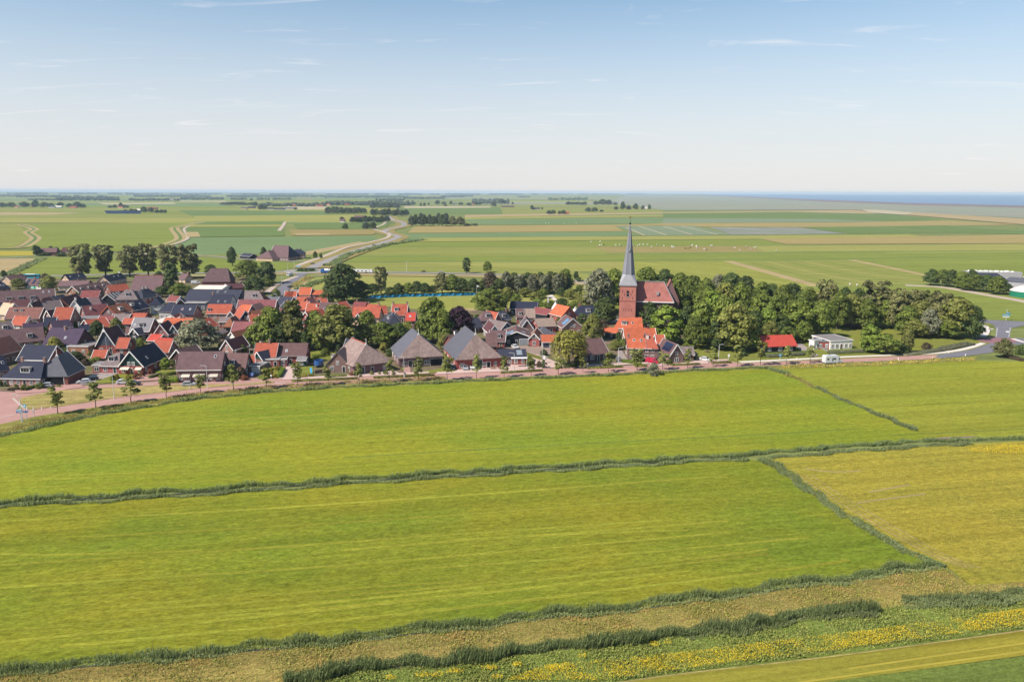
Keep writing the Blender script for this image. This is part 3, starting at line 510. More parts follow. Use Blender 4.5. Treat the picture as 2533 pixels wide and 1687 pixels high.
yard('lawn', 'f_lawn', (660, 905), (690, 900), (700, 925), (660, 935)); yard('lawn', 'f_lawn', (735, 910), (775, 905), (775, 928), (738, 930)); yard('lawn', 'f_lawn', (985, 892), (1000, 900), (1010, 925), (995, 926))
yard('terrace', 'sidewalk', (880, 922), (965, 915), (990, 925), (900, 932)); yard('path', 'pave', (1000, 905), (1015, 905), (1016, 926), (1000, 926)); yard('drive', 'pave', (330, 935), (375, 925), (400, 925), (420, 940), (330, 945))
yard('lawn', 'f_lawn', (430, 862), (470, 850), (480, 870), (440, 878)); yard('lawn', 'f_lawn', (960, 850), (995, 850), (995, 865), (960, 865)); yard('lawn', 'f_lawn', (755, 868), (830, 866), (840, 890), (770, 895)); yard('yard', 'sidewalk', (600, 850), (660, 845), (665, 862), (610, 866))
yard('path', 'paving_grey', (1955, 846), (1975, 846), (2025, 880), (2010, 886), (1985, 873)); yard('meadow_bank', 'f_green', (2045, 868), (2150, 862), (2150, 874), (2050, 878)); yard('meadow_bank', 'f_green', (1890, 872), (2010, 868), (2010, 880), (1880, 886))
yard('graveyard_path', 'sandpath', (2090, 797), (2138, 795), (2136, 811), (2082, 806)); yard('garden_path', 'concrete', (1352, 733), (1366, 730), (1378, 743), (1372, 745)); yard('open_yard', 'sandpath', (1500, 797), (1530, 790), (1535, 800), (1500, 802))
# provincial road, roundabout, village entrance
ribbon('farm_lane', [(-200, 643), (0, 639.5), (89, 634), (170, 631.5), (236, 628), (300, 626.5), (500, 633), (577, 639.5), (650, 644), (782, 648)], 4.2, 0.3, 'farroad'); ribbon('farm_track', [(340, 622), (385, 614)], 5, 0.3, 'sandpath'); ribbon('farm_track', [(300, 626.5), (380, 630), (500, 633)], 5, 0.3, 'sandpath')
RD = [(962, 536), (966, 541), (973, 545), (992, 550), (1000, 555), (994, 561), (960, 568), (952, 573), (962, 579), (984, 585), (978, 591), (950, 601), (925, 608), (890, 618), (843, 634), (800, 651), (770, 665)]
band_ = ribbon('road_margin', RD, 30, 0.3, 'f_brownpasture'); ribbon('provincial_road', RD, 9.0, 0.3, 'farroad')
ribbon('cycle_track', [(955, 548), (948, 556), (925, 566), (945, 574), (962, 580), (955, 590), (900, 604), (850, 616), (800, 636), (760, 650), (735, 660)], 5, 0.3, 'sandpath')
ribbon('road_margin', [(420, 686), (600, 682), (740, 676), (800, 676), (900, 680), (1050, 682), (1250, 686), (1450, 704)], 18, 0.3, 'f_brownpasture')
ribbon('east_road', [(740, 672), (795, 672), (900, 674), (1050, 675.5), (1250, 680.5), (1350, 687), (1450, 699), (1540, 712)], 7.0, 0.3, 'farroad'); ribbon('cycle_track', [(780, 682), (840, 679.5), (900, 678.5), (1050, 680), (1240, 685), (1340, 691), (1450, 704)], 3.0, 0.3, 'sandpath')
ribbon('west_road', [(-150, 692), (0, 688), (146, 683), (400, 677), (560, 676), (700, 673), (745, 672)], 6.5, 0.3, 'farroad'); ribbon('cycle_track', [(430, 683), (600, 680), (700, 677)], 3.0, 0.3, 'sandpath')
ribbon('village_entrance', [(752, 674), (730, 692), (708, 708), (690, 726), (660, 748), (640, 764)], 7.0, 0.3, 'asphalt'); ribbon('cycle_track', [(735, 684), (690, 702), (660, 725)], 3.5, 0.3, 'sandpath')
ribbon('entrance_margin', [(765, 684), (745, 700), (732, 720)], 7, 0.3, 'f_tan')
def disc(nm, c, r, mt, th=0.0):
    p = G(*c); return sheet(nm, [(p.x+r*math.cos(a), p.y+r*math.sin(a)) for a in [2*math.pi*i/40 for i in range(40)]], 0.3, mt, wpts=True, thick=th)
disc('roundabout', (757, 671.5), 17, 'farroad'); disc('roundabout_island', (757, 671), 8.5, 'f_mid3', th=0.25)
# ------------------------------------------------------------------ buildings
CACHE = {}
def cached(key, fn):
    if key not in CACHE: CACHE[key] = fn()
    return CACHE[key]
def q(x, s=0.1): return round(round(x/s)*s, 3)
def win_mesh(w, h, bars, mat):
    def mk():
        mb = MB(); t = 0.09; d = 0.10
        for x in np.linspace(0, w, bars+1): mb.box(x-t/2-w/2, -d, 0, x+t/2-w/2, 0.02, h)
        mb.box(-w/2-t/2, -d-0.01, -0.06, w/2+t/2, 0.02, 0.06); mb.box(-w/2-t/2, -d-0.01, h-0.06, w/2+t/2, 0.02, h+0.06)
        if h > 1.0: mb.box(-w/2, -d+0.015, h*0.66-0.03, w/2, 0.0, h*0.66+0.03)
        return mb.mesh('window', mat)
    return cached(('w', w, h, bars, mat), mk)
def pane_mesh(w, h, mat):
    return cached(('p', w, h, mat), lambda: MB().box(-w/2, -0.045, 0, w/2, 0.01, h).mesh('pane', mat))
def box_mesh(nm, a, b, c, mat):
    return cached((nm, a, b, c, mat), lambda: MB().box(-a/2, -b/2, 0, a/2, b/2, c).mesh(nm, mat))
class House: pass
def frame(A, Bp):
    d = Bp-A; return math.hypot(d.x, d.y), math.atan2(d.y, d.x)
def window(parent, x, y, z, w, h, rz, bars=2, mat='white', glass='glass', name='window'):
    w, h = q(w), q(h); f = link(name, win_mesh(w, h, bars, mat), parent, (x, y, z), (0, 0, rz)); link('pane', pane_mesh(w, h, glass), f); return f
def door(parent, x, y, z, w, h, rz, mat='white', leaf='greenwood'):
    w, h = q(w), q(h)
    def mk(): return MB().box(-w/2-0.1, -0.09, 0, -w/2, 0.02, h).box(w/2, -0.09, 0, w/2+0.1, 0.02, h).box(-w/2-0.1, -0.092, h, w/2+0.1, 0.02, h+0.12).mesh('door', mat)
    f = link('door', cached(('d', w, h, mat), mk), parent, (x, y, z), (0, 0, rz)); link('door_leaf_or_shade', pane_mesh(w, h, leaf), f); return f
def solid_roof(top, faces, t):
    """roof shell with thickness: top faces, same faces below, and the rim"""
    n = len(top); mb = MB(); v = list(top)+[(x, y, z-t) for x, y, z in top]; f = [tuple(a) for a in faces]+[tuple(i+n for i in a[::-1]) for a in faces]
    edges = {}
    for a in faces:
        for i in range(len(a)):
            e = (a[i], a[(i+1) % len(a)]); k = tuple(sorted(e)); edges.setdefault(k, []).append(e)
    for k, es in edges.items():
        if len(es) == 1: a, b = es[0]; f.append((a, b, b+n, a+n))
    return mb.add(v, f)
HCOUNT = []
def house(reg, kind, ax, ay, bx, by, he, D, rise, roof, wall, label, hip=(0, 0), name='house', cat='house', gable=None, verge='auto', win=True, dorm=(), chim=(), sky=(), solar=(), bigdoor=(), awn=(), gwin=1, o=0.35, gutter='auto', wmat='white', nwin=None, rset=None, ridge=None, finial=0, door_on=True, wroof=None, flo=None):
    """reg: survey sheet (x0,y0,scale). A,B: the two ends of the eave that faces us. E: ridge along that eave, G: gable to us, F: flat roof."""
    x0, y0, s = reg
    hr = random.Random(label); trim = kind == 'G' or any(k in label for k in ('white verge', 'white edge', 'white ends', 'white right', 'white stepped', 'white trim')) or hr.random() < 0.3
    if verge == 'auto': verge = 'white' if trim or kind == 'F' else hr.choice([None, roof, 'flatgrey', 'greywall'])
    if gutter == 'auto': gutter = 'white' if hr.random() < 0.4 else hr.choice(['flatgrey', 'greywall', 'bluegrey'])
    A = G(x0+ax*s, y0+ay*s, he); Bp = G(x0+bx*s, y0+by*s, he); W, rz = frame(A, Bp)
    HCOUNT.append((label, round(W, 1), round(math.degrees(rz))))
    root = thing(name, label, cat, (A.x, A.y, 0), rz)
    h = House(); h.root = root; h.W = W; h.D = D; h.he = he
    zr = he+rise; tk = 0.2
    if kind == 'F':
        part('wall', MB().box(0, 0, -0.1, W, D, he-0.02), wall, root)
        part('roof', MB().box(-0.12, -0.12, he-0.02, W+0.12, D+0.12, he+0.16), roof, root)
        part('roof_edge', MB().box(-0.2, -0.2, he-0.12, W+0.2, -0.125, he+0.24).box(-0.2, D+0.125, he-0.12, W+0.2, D+0.2, he+0.24).box(-0.2, -0.124, he-0.12, -0.125, D+0.124, he+0.24).box(W+0.125, -0.124, he-0.12, W+0.2, D+0.124, he+0.24), verge or 'flatgrey', root)
    else:
        ax_x = kind == 'E'
        Lr, Wd = (W, D) if ax_x else (D, W)                    # along the ridge, across it
        P = (lambda u, v, z: (u, v, z)) if ax_x else (lambda u, v, z: (v, u, z))
        h0, h1 = hip; k = rise/(Wd/2); ze = he-o*k if o < 0.5 else he-0.1
        u0 = h0 if h0 else -o; u1 = Lr-h1 if h1 else Lr+o
        top = [P(-o, -o, ze), P(Lr+o, -o, ze), P(Lr+o, Wd+o, ze), P(-o, Wd+o, ze), P(u0, Wd/2, zr), P(u1, Wd/2, zr)]
        fs = [(0, 1, 5, 4), (2, 3, 4, 5)]
        if not h0: top[0] = P(-o, -o, ze)
        if h0: fs.append((3, 0, 4))
        if h1: fs.append((1, 2, 5))
        top = [(x, y, z+0.1) for x, y, z in top]
        if wroof and (h0 or h1):
            part('roof', solid_roof(top, fs[:2], tk), roof, root); 
            for f in fs[2:]: part('hip_roof', solid_roof([top[i] for i in f], [(0, 1, 2)], tk), wroof, root)
        else: part('roof', solid_roof(top, fs, tk), roof, root)
        # walls
        body = MB().box(0, 0, -0.1, W, D, he-0.02); part('wall', body, wall, root)
        gm = gable or wall; g = MB()
        for u, hh in ((0, h0), (Lr, h1)):
            if not hh:
                e = 0.0 if u == 0 else -0.16
                pts = [P(u+e, 0.02, he-0.02), P(u+e, Wd-0.02, he-0.02), P(u+e, Wd/2, zr-0.12), P(u+e+0.16, 0.02, he-0.02), P(u+e+0.16, Wd-0.02, he-0.02), P(u+e+0.16, Wd/2, zr-0.12)]
                part('gable', MB().add(pts, [(0, 1, 2), (3, 5, 4), (0, 3, 4, 1), (1, 4, 5, 2), (2, 5, 3, 0)]), gm, root)
                if verge:
                    uo = -o-0.06 if u == 0 else Lr+o+0.06; vb = MB()
                    a = Vector(P(uo, -o, ze+0.02)); b2 = Vector(P(uo, Wd/2, zr+0.02)); c2 = Vector(P(uo, Wd+o, ze+0.02))
                    vb.beam(a, b2, 0.12, 0.34); vb.beam(c2, b2, 0.12, 0.34); part('verge_board', vb, verge, root)
        if ridge: part('ridge_tiles', MB().beam(P(u0, Wd/2, zr+0.16), P(u1, Wd/2, zr+0.16), 0.4, 0.16), ridge, root)
        if gutter:
            for v in (-o-0.08, Wd+o+0.08): part('gutter', MB().beam(P(-o+0.05, v, ze+0.0), P(Lr+o-0.05, v, ze+0.0), 0.16, 0.16), 'white' if gutter is True else gutter, root)
        for e, u, hh in ((1, u0, h0), (2, u1, h1)):
            if finial & e:
                f = MB(); sg = 1 if e == 1 else -1
                f.add([P(u-sg*0.2, Wd/2-0.75, zr-0.9), P(u-sg*0.2, Wd/2+0.75, zr-0.9), P(u-sg*0.1, Wd/2, zr+0.7), P(u+sg*0.05, Wd/2-0.75, zr-0.9), P(u+sg*0.05, Wd/2+0.75, zr-0.9), P(u+sg*0.05, Wd/2, zr+0.7)], [(0, 1, 2), (3, 5, 4), (0, 3, 4, 1), (1, 4, 5, 2), (2, 5, 3, 0)])
                f.beam(P(u, Wd/2, zr), P(u, Wd/2, zr+2.0), 0.14); part('owl_board', f, 'white', root)
        def slope(side, u, v):
            """point and pitch on a roof slope: side 0 = low across, 1 = high across"""
            vv = v*Wd/2 if side == 0 else Wd-v*Wd/2
            return P(u*Lr, vv, he+v*rise+0.1), math.atan(k)
        def lay(side, u, v, wd, ln, th, nm, mt, sub=None):
            p, a = slope(side, u, v)
            m = cached((nm, q(wd), q(ln), mt), lambda: MB().box(-wd/2, -ln/2, 0, wd/2, ln/2, th).mesh(nm, mt))
            if ax_x: r = (a, 0, 0) if side == 0 else (-a, 0, 0)
            else: r = (a, 0, -math.pi/2) if side == 0 else (-a, 0, -math.pi/2)
            return link(nm, m, root, (p[0], p[1], p[2]), Matrix.Rotation(0, 3, 'X').to_euler() if False else (r if ax_x else (Matrix.Rotation(-math.pi/2 if side == 0 else math.pi/2, 3, 'Z') @ Matrix.Rotation(a, 3, 'X')).to_euler()))
        for (side, u, v, *c) in sky:
            f = lay(side, u, v, 0.8, 1.1, 0.09, 'skylight', 'white'); link('pane', cached(('skp', c[0] if c else 0), lambda: MB().box(-0.32, -0.46, 0.09, 0.32, 0.46, 0.12).mesh('pane', c[0] if c else 'glass')), f)
        for (side, u, v, n1, n2, *c) in solar:
            mt = c[0] if c else 'solar'
            for i in range(n1):
                for j in range(n2):
                    lay(side, u+i*1.06/Lr, v+j*1.72/math.hypot(rise, Wd/2), 1.0, 1.64, 0.07, 'solar_panel', mt)
        for (side, u, v, wd, ht) in dorm:
            p, a = slope(side, u, v); dl = ht/k+0.3 if k > 0 else 1.5
            rzd = (0 if side == 0 else math.pi) if ax_x else (-math.pi/2 if side == 0 else math.pi/2)
            dm = link('dormer', cached(('dm', q(wd), q(ht), q(dl)), lambda: MB().box(-wd/2, 0, -0.35, wd/2, dl, ht).mesh('dormer', 'white')), root, (p[0], p[1], p[2]), (0, 0, rzd))
            link('dormer_roof', cached(('dr', q(wd), q(ht), q(dl)), lambda: MB().box(-wd/2-0.18, -0.22, ht, wd/2+0.18, dl, ht+0.14).mesh('dormer_roof', 'flatgrey')), dm)
            nb = 2 if wd < 2.2 else 3
            for i in range(nb):
                ww = (wd-0.3)/nb; link('pane', pane_mesh(q(ww-0.16, 0.05), q(ht*0.72, 0.05), 'glass'), dm, (-wd/2+0.15+ww*(i+0.5), -0.01, ht*0.16))
        for (u, v, *hh) in chim:
            pz = he+rise*(1-abs(v-0.5)*2); ch = 1.3
            p = P(u*Lr, v*Wd, pz); c = link('chimney', box_mesh('chimney', 0.7, 0.7, 1.9, hh[0] if hh else 'chimbrick'), root, (p[0], p[1], pz-0.7)); link('chimney_cap', box_mesh('chimney_cap', 0.86, 0.86, 0.12, 'flatgrey'), c, (0, 0, 1.9))
    # openings
    camw = CAM
    rot = Matrix.Rotation(rz, 3, 'Z')
    walls = [((0, 0), (W, 0), 0), ((W, 0), (W, D), math.pi/2), ((0, D), (0, 0), -math.pi/2)]
    if win:
        fl = flo or (2 if he > 4.6 else 1)
        for wi, (p, p2, wr) in enumerate(walls):
            ln = math.hypot(p2[0]-p[0], p2[1]-p[1]); nrm = rot @ Vector((math.sin(wr), -math.cos(wr), 0))
            mid = Vector((A.x, A.y, 0))+rot @ Vector(((p[0]+p2[0])/2, (p[1]+p2[1])/2, 0))
            if nrm.dot((camw-mid).normalized()) < -0.15: continue
            n = max(1, int(ln/2.7)) if nwin is None or wi else nwin
            isg = (kind == 'G' and wi == 0 and not hip[0]) or (kind == 'E' and wi == 1 and not hip[1]) or (kind == 'E' and wi == 2 and not hip[0])
            for f_ in range(fl):
                for i in range(n):
                    t = (i+0.5)/n; x = p[0]+(p2[0]-p[0])*t; y = p[1]+(p2[1]-p[1])*t; z = 0.75+f_*(he/fl)
                    if any(b[0] == wi and abs(b[1]-t) < (b[2]/2+0.8)/ln for b in bigdoor): continue
                    if f_ == 0 and wi == 0 and door_on and i == n//2 and n > 1: door(root, x, y, 0.0, 0.95, min(2.1, he-0.5), wr, leaf=random.choice(['greenwood', 'wood', 'glass', 'blackwood'])); continue
                    if wi and i % 2: continue
                    hw = min(1.35, he/fl-1.25)
                    if hw > 0.4: window(root, x, y, z, random.choice([1.0, 1.2, 1.5]) if ln/n > 2.4 else 1.0, hw, wr, 2 if random.random() < 0.7 else 3, wmat)
            if isg and gwin and rise > 1.9:
                xm = (p[0]+p2[0])/2; ym = (p[1]+p2[1])/2
                offs = [0] if gwin == 1 else [-0.75, 0.75]
                for of in offs: window(root, xm+math.cos(wr)*of, ym+math.sin(wr)*of, he+0.15, 0.9, min(1.1, rise*0.36), wr, 2, wmat)
    for (wi, t, wd, ht, mt) in bigdoor:
        p, p2, wr = walls[wi]; x = p[0]+(p2[0]-p[0])*t; y = p[1]+(p2[1]-p[1])*t
        fr = link('barn_door_or_bay', MB().box(-wd/2-0.12, -0.1, 0, -wd/2, 0.02, ht).box(wd/2, -0.1, 0, wd/2+0.12, 0.02, ht).box(-wd/2-0.12, -0.102, ht, wd/2+0.12, 0.02, ht+0.12).mesh('barn_door_or_bay', wmat), root, (x, y, 0), (0, 0, wr)); link('door_leaf_or_shade', MB().box(-wd/2, -0.05, 0, wd/2, 0.01, ht).mesh('door_leaf_or_shade', mt), fr)
    for (t, wd) in awn:
        mb = MB().add([(-wd/2, -0.02, 2.5), (wd/2, -0.02, 2.5), (wd/2, -1.3, 1.85), (-wd/2, -1.3, 1.85), (-wd/2, -0.02, 2.56), (wd/2, -0.02, 2.56), (wd/2, -1.3, 1.9), (-wd/2, -1.3, 1.9)], [(3, 2, 1, 0), (4, 5, 6, 7), (3, 7, 6, 2), (0, 4, 7, 3), (1, 2, 6, 5), (0, 1, 5, 4)])
        part('awning', mb, 'awning', root, (t*W, 0, 0))
    return h
SC = 400/2355
RA = (0, 640, SC); RB = (0, 800, SC); RC = (350, 640, SC); RD_ = (350, 800, SC); RE = (700, 640, SC); RF = (700, 780, SC); RG = (1050, 640, SC); RH = (1050, 780, SC); RI = (1400, 720, SC); RJ = (1750, 660, SC); RK = (2100, 640, 433/2355); RT = (1400, 520, 400/2240); RM = (480, 470, 570/2355)
H = house
SHED = dict(name='shed', cat='shed'); BARN = dict(name='barn', cat='barn')
# --- left part, back rows
H(RA, 'E', 165, 322, 400, 292, 3, 8, 3.0, 'brown', 'cream', 'brown-roofed house with cream gable beside the blue bus', chim=[(.85, .5)])
H(RA, 'E', 350, 374, 590, 386, 2.6, 7, 3.2, 'brown', 'whitewall', 'low white house with solar panels and a green parasol', solar=[(0, .1, .3, 2, 2, 'solardark'), (0, .45, .3, 2, 2, 'solardark'), (0, .78, .3, 2, 2, 'solardark')], chim=[(.4, .5)])
H(RA, 'E', -120, 450, 150, 425, 3, 9, 4.2, 'navy', 'brick', 'navy-roofed house cut by the left edge, above the long terrace', hip=(0, 3), sky=[(0, .6, .4), (0, .75, .4)])
H(RA, 'E', -160, 640, 800, 585, 3, 9, 5.0, 'purplebrown', 'brick', 'long brown-roofed terrace with three white dormers at the left edge', dorm=[(0, .30, .12, 2.4, 1.3), (0, .48, .12, 2.4, 1.3), (0, .66, .12, 2.4, 1.3)], sky=[(0, .83, .7, 'glasslight'), (0, .92, .7, 'glasslight')], name='terrace')
H(RA, 'E', 845, 398, 1265, 392, 3, 9, 2.6, 'purplebrown', 'cream', 'wide brown-roofed bungalow with cream walls below the navy roofs', chim=[(.6, .5)])
H(RA, 'E', 1010, 308, 1258, 282, 2.8, 8, 3.3, 'navy', 'cream', 'left of two navy-roofed cream houses under the tall trees', sky=[(0, .2, .5), (0, .7, .5)], chim=[(.8, .5)])
H(RA, 'E', 1590, 335, 1842, 285, 2.8, 8, 3.5, 'navy', 'cream', 'right of two navy-roofed cream houses under the tall trees', sky=[(0, .5, .6), (0, .75, .6)], chim=[(.95, .5, 'whitewall')])
H(RA, 'E', 1150, 490, 1640, 410, 3, 8, 3.3, 'brown', 'orangebrick', 'slanting brown-roofed row with four dark dormers', dorm=[(0, .15, .35, 1.6, .9), (0, .37, .35, 1.6, .9), (0, .58, .35, 1.6, .9), (0, .8, .35, 1.6, .9)], gutter='flatgrey', name='terrace', win=True)
H(RA, 'E', 1610, 478, 1890, 452, 2.5, 8, 3.2, 'red', 'brick', 'low red-roofed annex left of the big brown barn roof')
H(RA, 'E', 1905, 455, 2330, 455, 3, 15, 7.6, 'purplebrown', 'brick', 'large brown barn roof with orange ridge left of the dark slim tree', ridge='orange', verge=None, **BARN)
H(RA, 'E', 1170, 562, 1425, 560, 3, 7, 3.2, 'crimson', 'brick', 'dark red roofed house below the slanting brown row', verge='greywall')
H(RA, 'G', 1462, 610, 1682, 610, 4, 11, 3.2, 'greytile', 'blackwood', 'black gabled hall with white-striped grey roof', gutter='white', solar=[(1, .2, .5, 1, 2, 'flatwhite'), (1, .5, .5, 1, 2, 'flatwhite'), (1, .8, .5, 1, 2, 'flatwhite')], win=False, name='hall', cat='hall')
H(RA, 'E', 1680, 592, 2000, 586, 5, 9, 4.4, 'greybrown', 'pinkbrick', 'hipped villa with pale walls and arched dormer next to the black hall', hip=(4, 3.5), dorm=[(0, .52, .3, 1.8, 1.4)], name='villa')
H(RA, 'E', 2090, 575, 2335, 535, 5, 9, 3.9, 'slate', 'redbrick', 'second hipped villa with slate roof and red walls, beside the dark slim tree', hip=(3.5, 3.5), chim=[(.4, .5, 'greywall'), (.62, .5, 'greywall')], name='villa')
H(RA, 'E', 1020, 695, 1235, 625, 3, 8, 4.2, 'maroon', 'brick', 'dark brown roofed house with rusty verge behind the white gable', verge='rust')
H(RA, 'G', 1000, 735, 1195, 735, 4.6, 10, 4.2, 'slate', 'whitewall', 'white gabled house with dark roof in the crowded left quarter', chim=[(.1, .5, 'whitewall')])
H(RA, 'E', 1190, 692, 1492, 684, 3.5, 8, 3.7, 'purplebrown', 'brick', 'hipped purple-brown roof with a round white dish', hip=(3, 2.5))
H(RA, 'E', 1255, 842, 1602, 806, 3, 8, 4.4, 'mottle', 'brick', 'mottled crimson roof with a white flue pipe', chim=[(.3, .3, 'whitewall')], verge='greywall')
H(RA, 'E', 1690, 805, 1935, 756, 4, 8, 3.4, 'rust', 'purplebrick', 'rust-red half of the long slanting row with grey dormer', dorm=[(0, .45, .25, 2.2, 1.5)], verge='orange')
H(RA, 'E', 1940, 752, 2178, 702, 4, 8, 3.4, 'navy', 'purplebrick', 'navy half of the long slanting row with white dormer', dorm=[(0, .2, .45, 2.2, 1.4)], sky=[(0, .7, .6)])
H(RA, 'G', 2185, 665, 2345, 660, 5, 9, 3.0, 'navy', 'whitewall', 'tall white-fronted house with navy roof below the slate villa', hip=(2, 0), chim=[(.6, .5)])
H(RA, 'E', 545, 748, 912, 712, 3, 8, 3.3, 'greybrown', 'brick', 'plain grey-brown roof above the orange-red roof', chim=[(.3, .5)])
H(RA, 'E', 90, 706, 420, 694, 3, 8, 3.0, 'maroon', 'brick', 'dark maroon roof just below the long terrace', chim=[(.2, .5)])
H(RA, 'E', -40, 800, 100, 812, 3, 8, 4.6, 'cream', 'cream', 'pale gabled house half cut by the left edge', verge='white', chim=[(.7, .5)])
H(RA, 'G', 388, 762, 520, 762, 3, 9, 3.9, 'maroon', 'cream', 'cream gable with white trim among dark maroon roofs', chim=[(.1, .5, 'greywall')])
H(RA, 'E', 640, 690, 830, 640, 3, 7, 3.0, 'maroon', 'darkbrick', 'small maroon roof right of the cream gable', verge='greywall')
H(RA, 'E', 830, 605, 1000, 575, 2.6, 7, 1.8, 'slate', 'darkbrick', 'low black roof beside parked cars on the inner street', verge=None)
H(RA, 'E', 75, 866, 560, 866, 3, 9, 4.2, 'rustbrown', 'brick', 'broad rust-brown roof with white gable windows at far left', dorm=[(0, .2, .6, 1.2, .8), (0, .4, .6, 1.2, .8)])
H(RA, 'E', 165, 958, 345, 966, 2.8, 6, 3.3, 'red', 'whitewall', 'small red roof in front of the broad rust-brown roof')
H(RA, 'E', 765, 898, 1008, 902, 4, 8, 5.2, 'red', 'pinkbrick', 'steep orange-red roof with wide white verges at far left')
H(RA, 'G', 640, 858, 757, 866, 3, 8, 3.4, 'maroon', 'redbrick', 'narrow red brick gable left of the steep orange-red roof')
H(RA, 'E', 640, 986, 802, 978, 3, 8, 3.2, 'navy', 'cream', 'navy roof with pale gable below the narrow red gable')
H(RA, 'E', 790, 1016, 1055, 985, 3, 7, 2.6, 'purple', 'brick', 'dull purple roof right below the steep orange-red roof', verge=None)
H(RA, 'E', 20, 1066, 205, 1046, 3, 8, 3.2, 'greybrown', 'brick', 'grey roof with white dormer at the left edge', dorm=[(0, .4, .25, 1.8, 1.3)])
H(RA, 'E', 350, 1086, 625, 1066, 3, 8, 3.4, 'purple', 'brick', 'purple roof with brick chimney behind the bell gable', chim=[(.4, .5)], verge=None)
H(RA, 'E', -60, 1245, 640, 1178, 3, 9, 4.4, 'purplebrown', 'brick', 'wide purple-brown roof with white dormer near the left edge', dorm=[(0, .72, .25, 1.8, 1.3)])
H(RA, 'G', 205, 1140, 330, 1140, 3.6, 5, 2.4, 'purple', 'whitewall', 'small white bell gable rising from a purple roof', gwin=0)
H(RB, 'E', -140, 490, 322, 372, 4, 9, 4.6, 'rustbrown', 'brownbrick', 'mottled rust roof with wall of small panes at the left edge', verge='flatgrey')
H(RB, 'E', 620, 318, 1095, 336, 3, 11, 5.7, 'purple', 'darkbrick', 'large plain purple roof with one chimney and one skylight', chim=[(.45, .46)], sky=[(0, .58, .45, 'glasslight')], verge=None)
H(RA, 'E', 1175, 1056, 1310, 1044, 2.5, 6, 2.2, 'navy', 'bluegrey', 'small navy roof behind the large plain purple roof', chim=[(.0, .5, 'whitewall')])
H(RA, 'F', 1180, 878, 1420, 868, 3.6, 7, 0, 'flatgrey', 'redbrick', 'flat-roofed red house with one tall white window', nwin=2)
H(RA, 'G', 1175, 975, 1322, 1015, 3, 8, 3.0, 'red', 'redbrick', 'red brick gable left of the dark round tree')
H(RA, 'E', 1400, 956, 1600, 962, 3, 7, 3.3, 'crimson', 'brick', 'crimson roof directly behind the dark round tree')
H(RA, 'E', 1905, 1040, 2168, 1048, 4, 8, 4.6, 'grey', 'brick', 'light grey roof with centre dormer and white verges', dorm=[(0, .52, .22, 2.0, 1.5)], sky=[(0, .12, .4, 'glasslight')])
H(RA, 'E', 1780, 950, 1902, 950, 3, 6, 2.0, 'red', 'brick', 'little red roof left of the light grey roof')
H(RA, 'E', 1610, 894, 1852, 894, 3, 7, 2.2, 'greybrown', 'brick', 'long grey roof with white ends behind the little red roof')
H(RA, 'E', 1880, 886, 2085, 888, 3, 7, 2.4, 'red', 'brick', 'red roof behind the light grey roof', chim=[(.0, .5)])
H(RC, 'F', 105, 930, 330, 935, 4, 16, 0, 'flatwhite', 'bluewall', 'white flat-roofed shop with bright blue wall', verge='flatwhite', win=False, name='shop', cat='shop')
H(RA, 'G', 1398, 1262, 1676, 1262, 3.2, 10, 6.0, 'maroon', 'redbrick', 'tall black gable with white trim and pole in front', gable='bluegrey', gwin=0, finial=1)
H(RA, 'E', 1690, 1294, 1842, 1296, 2.8, 6, 3.2, 'red', 'brick', 'small red roof right of the tall black gable')
H(RA, 'E', 1830, 1094, 1962, 1090, 2.5, 5, 2.2, 'brown', 'blackwood', 'brown-roofed garden shed right of the dark round tree', **SHED)
H(RA, 'E', 2020, 1104, 2160, 1076, 3, 5, 2.2, 'slate', 'blackwood', 'black garden shed in front of the light grey roof', **SHED)
H(RB, 'F', 990, 334, 1282, 338, 3.4, 9, 0, 'flatgrey', 'orangebrick', 'flat-roofed orange brick annex with two white windows', nwin=2, door_on=False)
# --- left front row
H(RB, 'E', 255, 530, 692, 550, 3.2, 9, 4.4, 'navy', 'redbrick', 'navy barn roof behind the leftmost front houses', win=False, **BARN)
H(RB, 'E', -80, 700, 122, 668, 3, 8, 4.0, 'navy', 'brick', 'navy roof corner cut by the left edge behind the hipped house', sky=[(0, .8, .5)])
H(RB, 'E', 18, 784, 588, 796, 2.9, 9, 4.3, 'navy', 'pinkbrick', 'hipped navy-roofed cottage with two chimneys in the front row', hip=(4.2, 1.2), chim=[(.33, .5), (.91, .5)], dorm=[(0, .55, .28, 3.0, 1.5)], ridge='whitewall', nwin=6, name='cottage')
H(RB, 'E', 978, 756, 1228, 646, 3.2, 10, 5.4, 'greytile', 'brick', 'grey metal-roofed barn with open carport and owl boards', hip=(4.5, 0), finial=3, bigdoor=[(2, .58, 6.0, 2.9, 'darkopen')], win=False, **BARN)  # open carport: its inner shade is put into a dark panel's colour
H(RB, 'G', 1737, 614, 2088, 620, 3.0, 15, 4.9, 'slate', 'redbrick', 'green wooden gable with white trim and two striped awnings', gable='greenwood', gwin=2, awn=[(.25, 3.0), (.82, 2.2)], sky=[(1, .35, .35)])
H(RB, 'E', 1462, 608, 1732, 612, 2.8, 8, 3.4, 'greybrown', 'rosebrick', 'grey hipped cottage with white dormer joined to the green gable', hip=(3.5, 1.5), dorm=[(0, .5, .3, 2.0, 1.4)], name='cottage')
H(RB, 'F', 1345, 612, 1458, 610, 2.7, 5, 0, 'flatgrey', 'rosebrick', 'flat white-edged bay room left of the grey hipped cottage', nwin=1, door_on=False)
H(RB, 'E', 1345, 494, 1522, 494, 2.2, 4.5, 2.2, 'red', 'wood', 'small red-roofed shed behind the grey hipped cottage', **SHED)
H(RD_, 'E', 142, 408, 386, 414, 2.8, 7, 3.4, 'red', 'pinkbrick', 'red-roofed cottage with white verges behind the green gable', name='cottage')
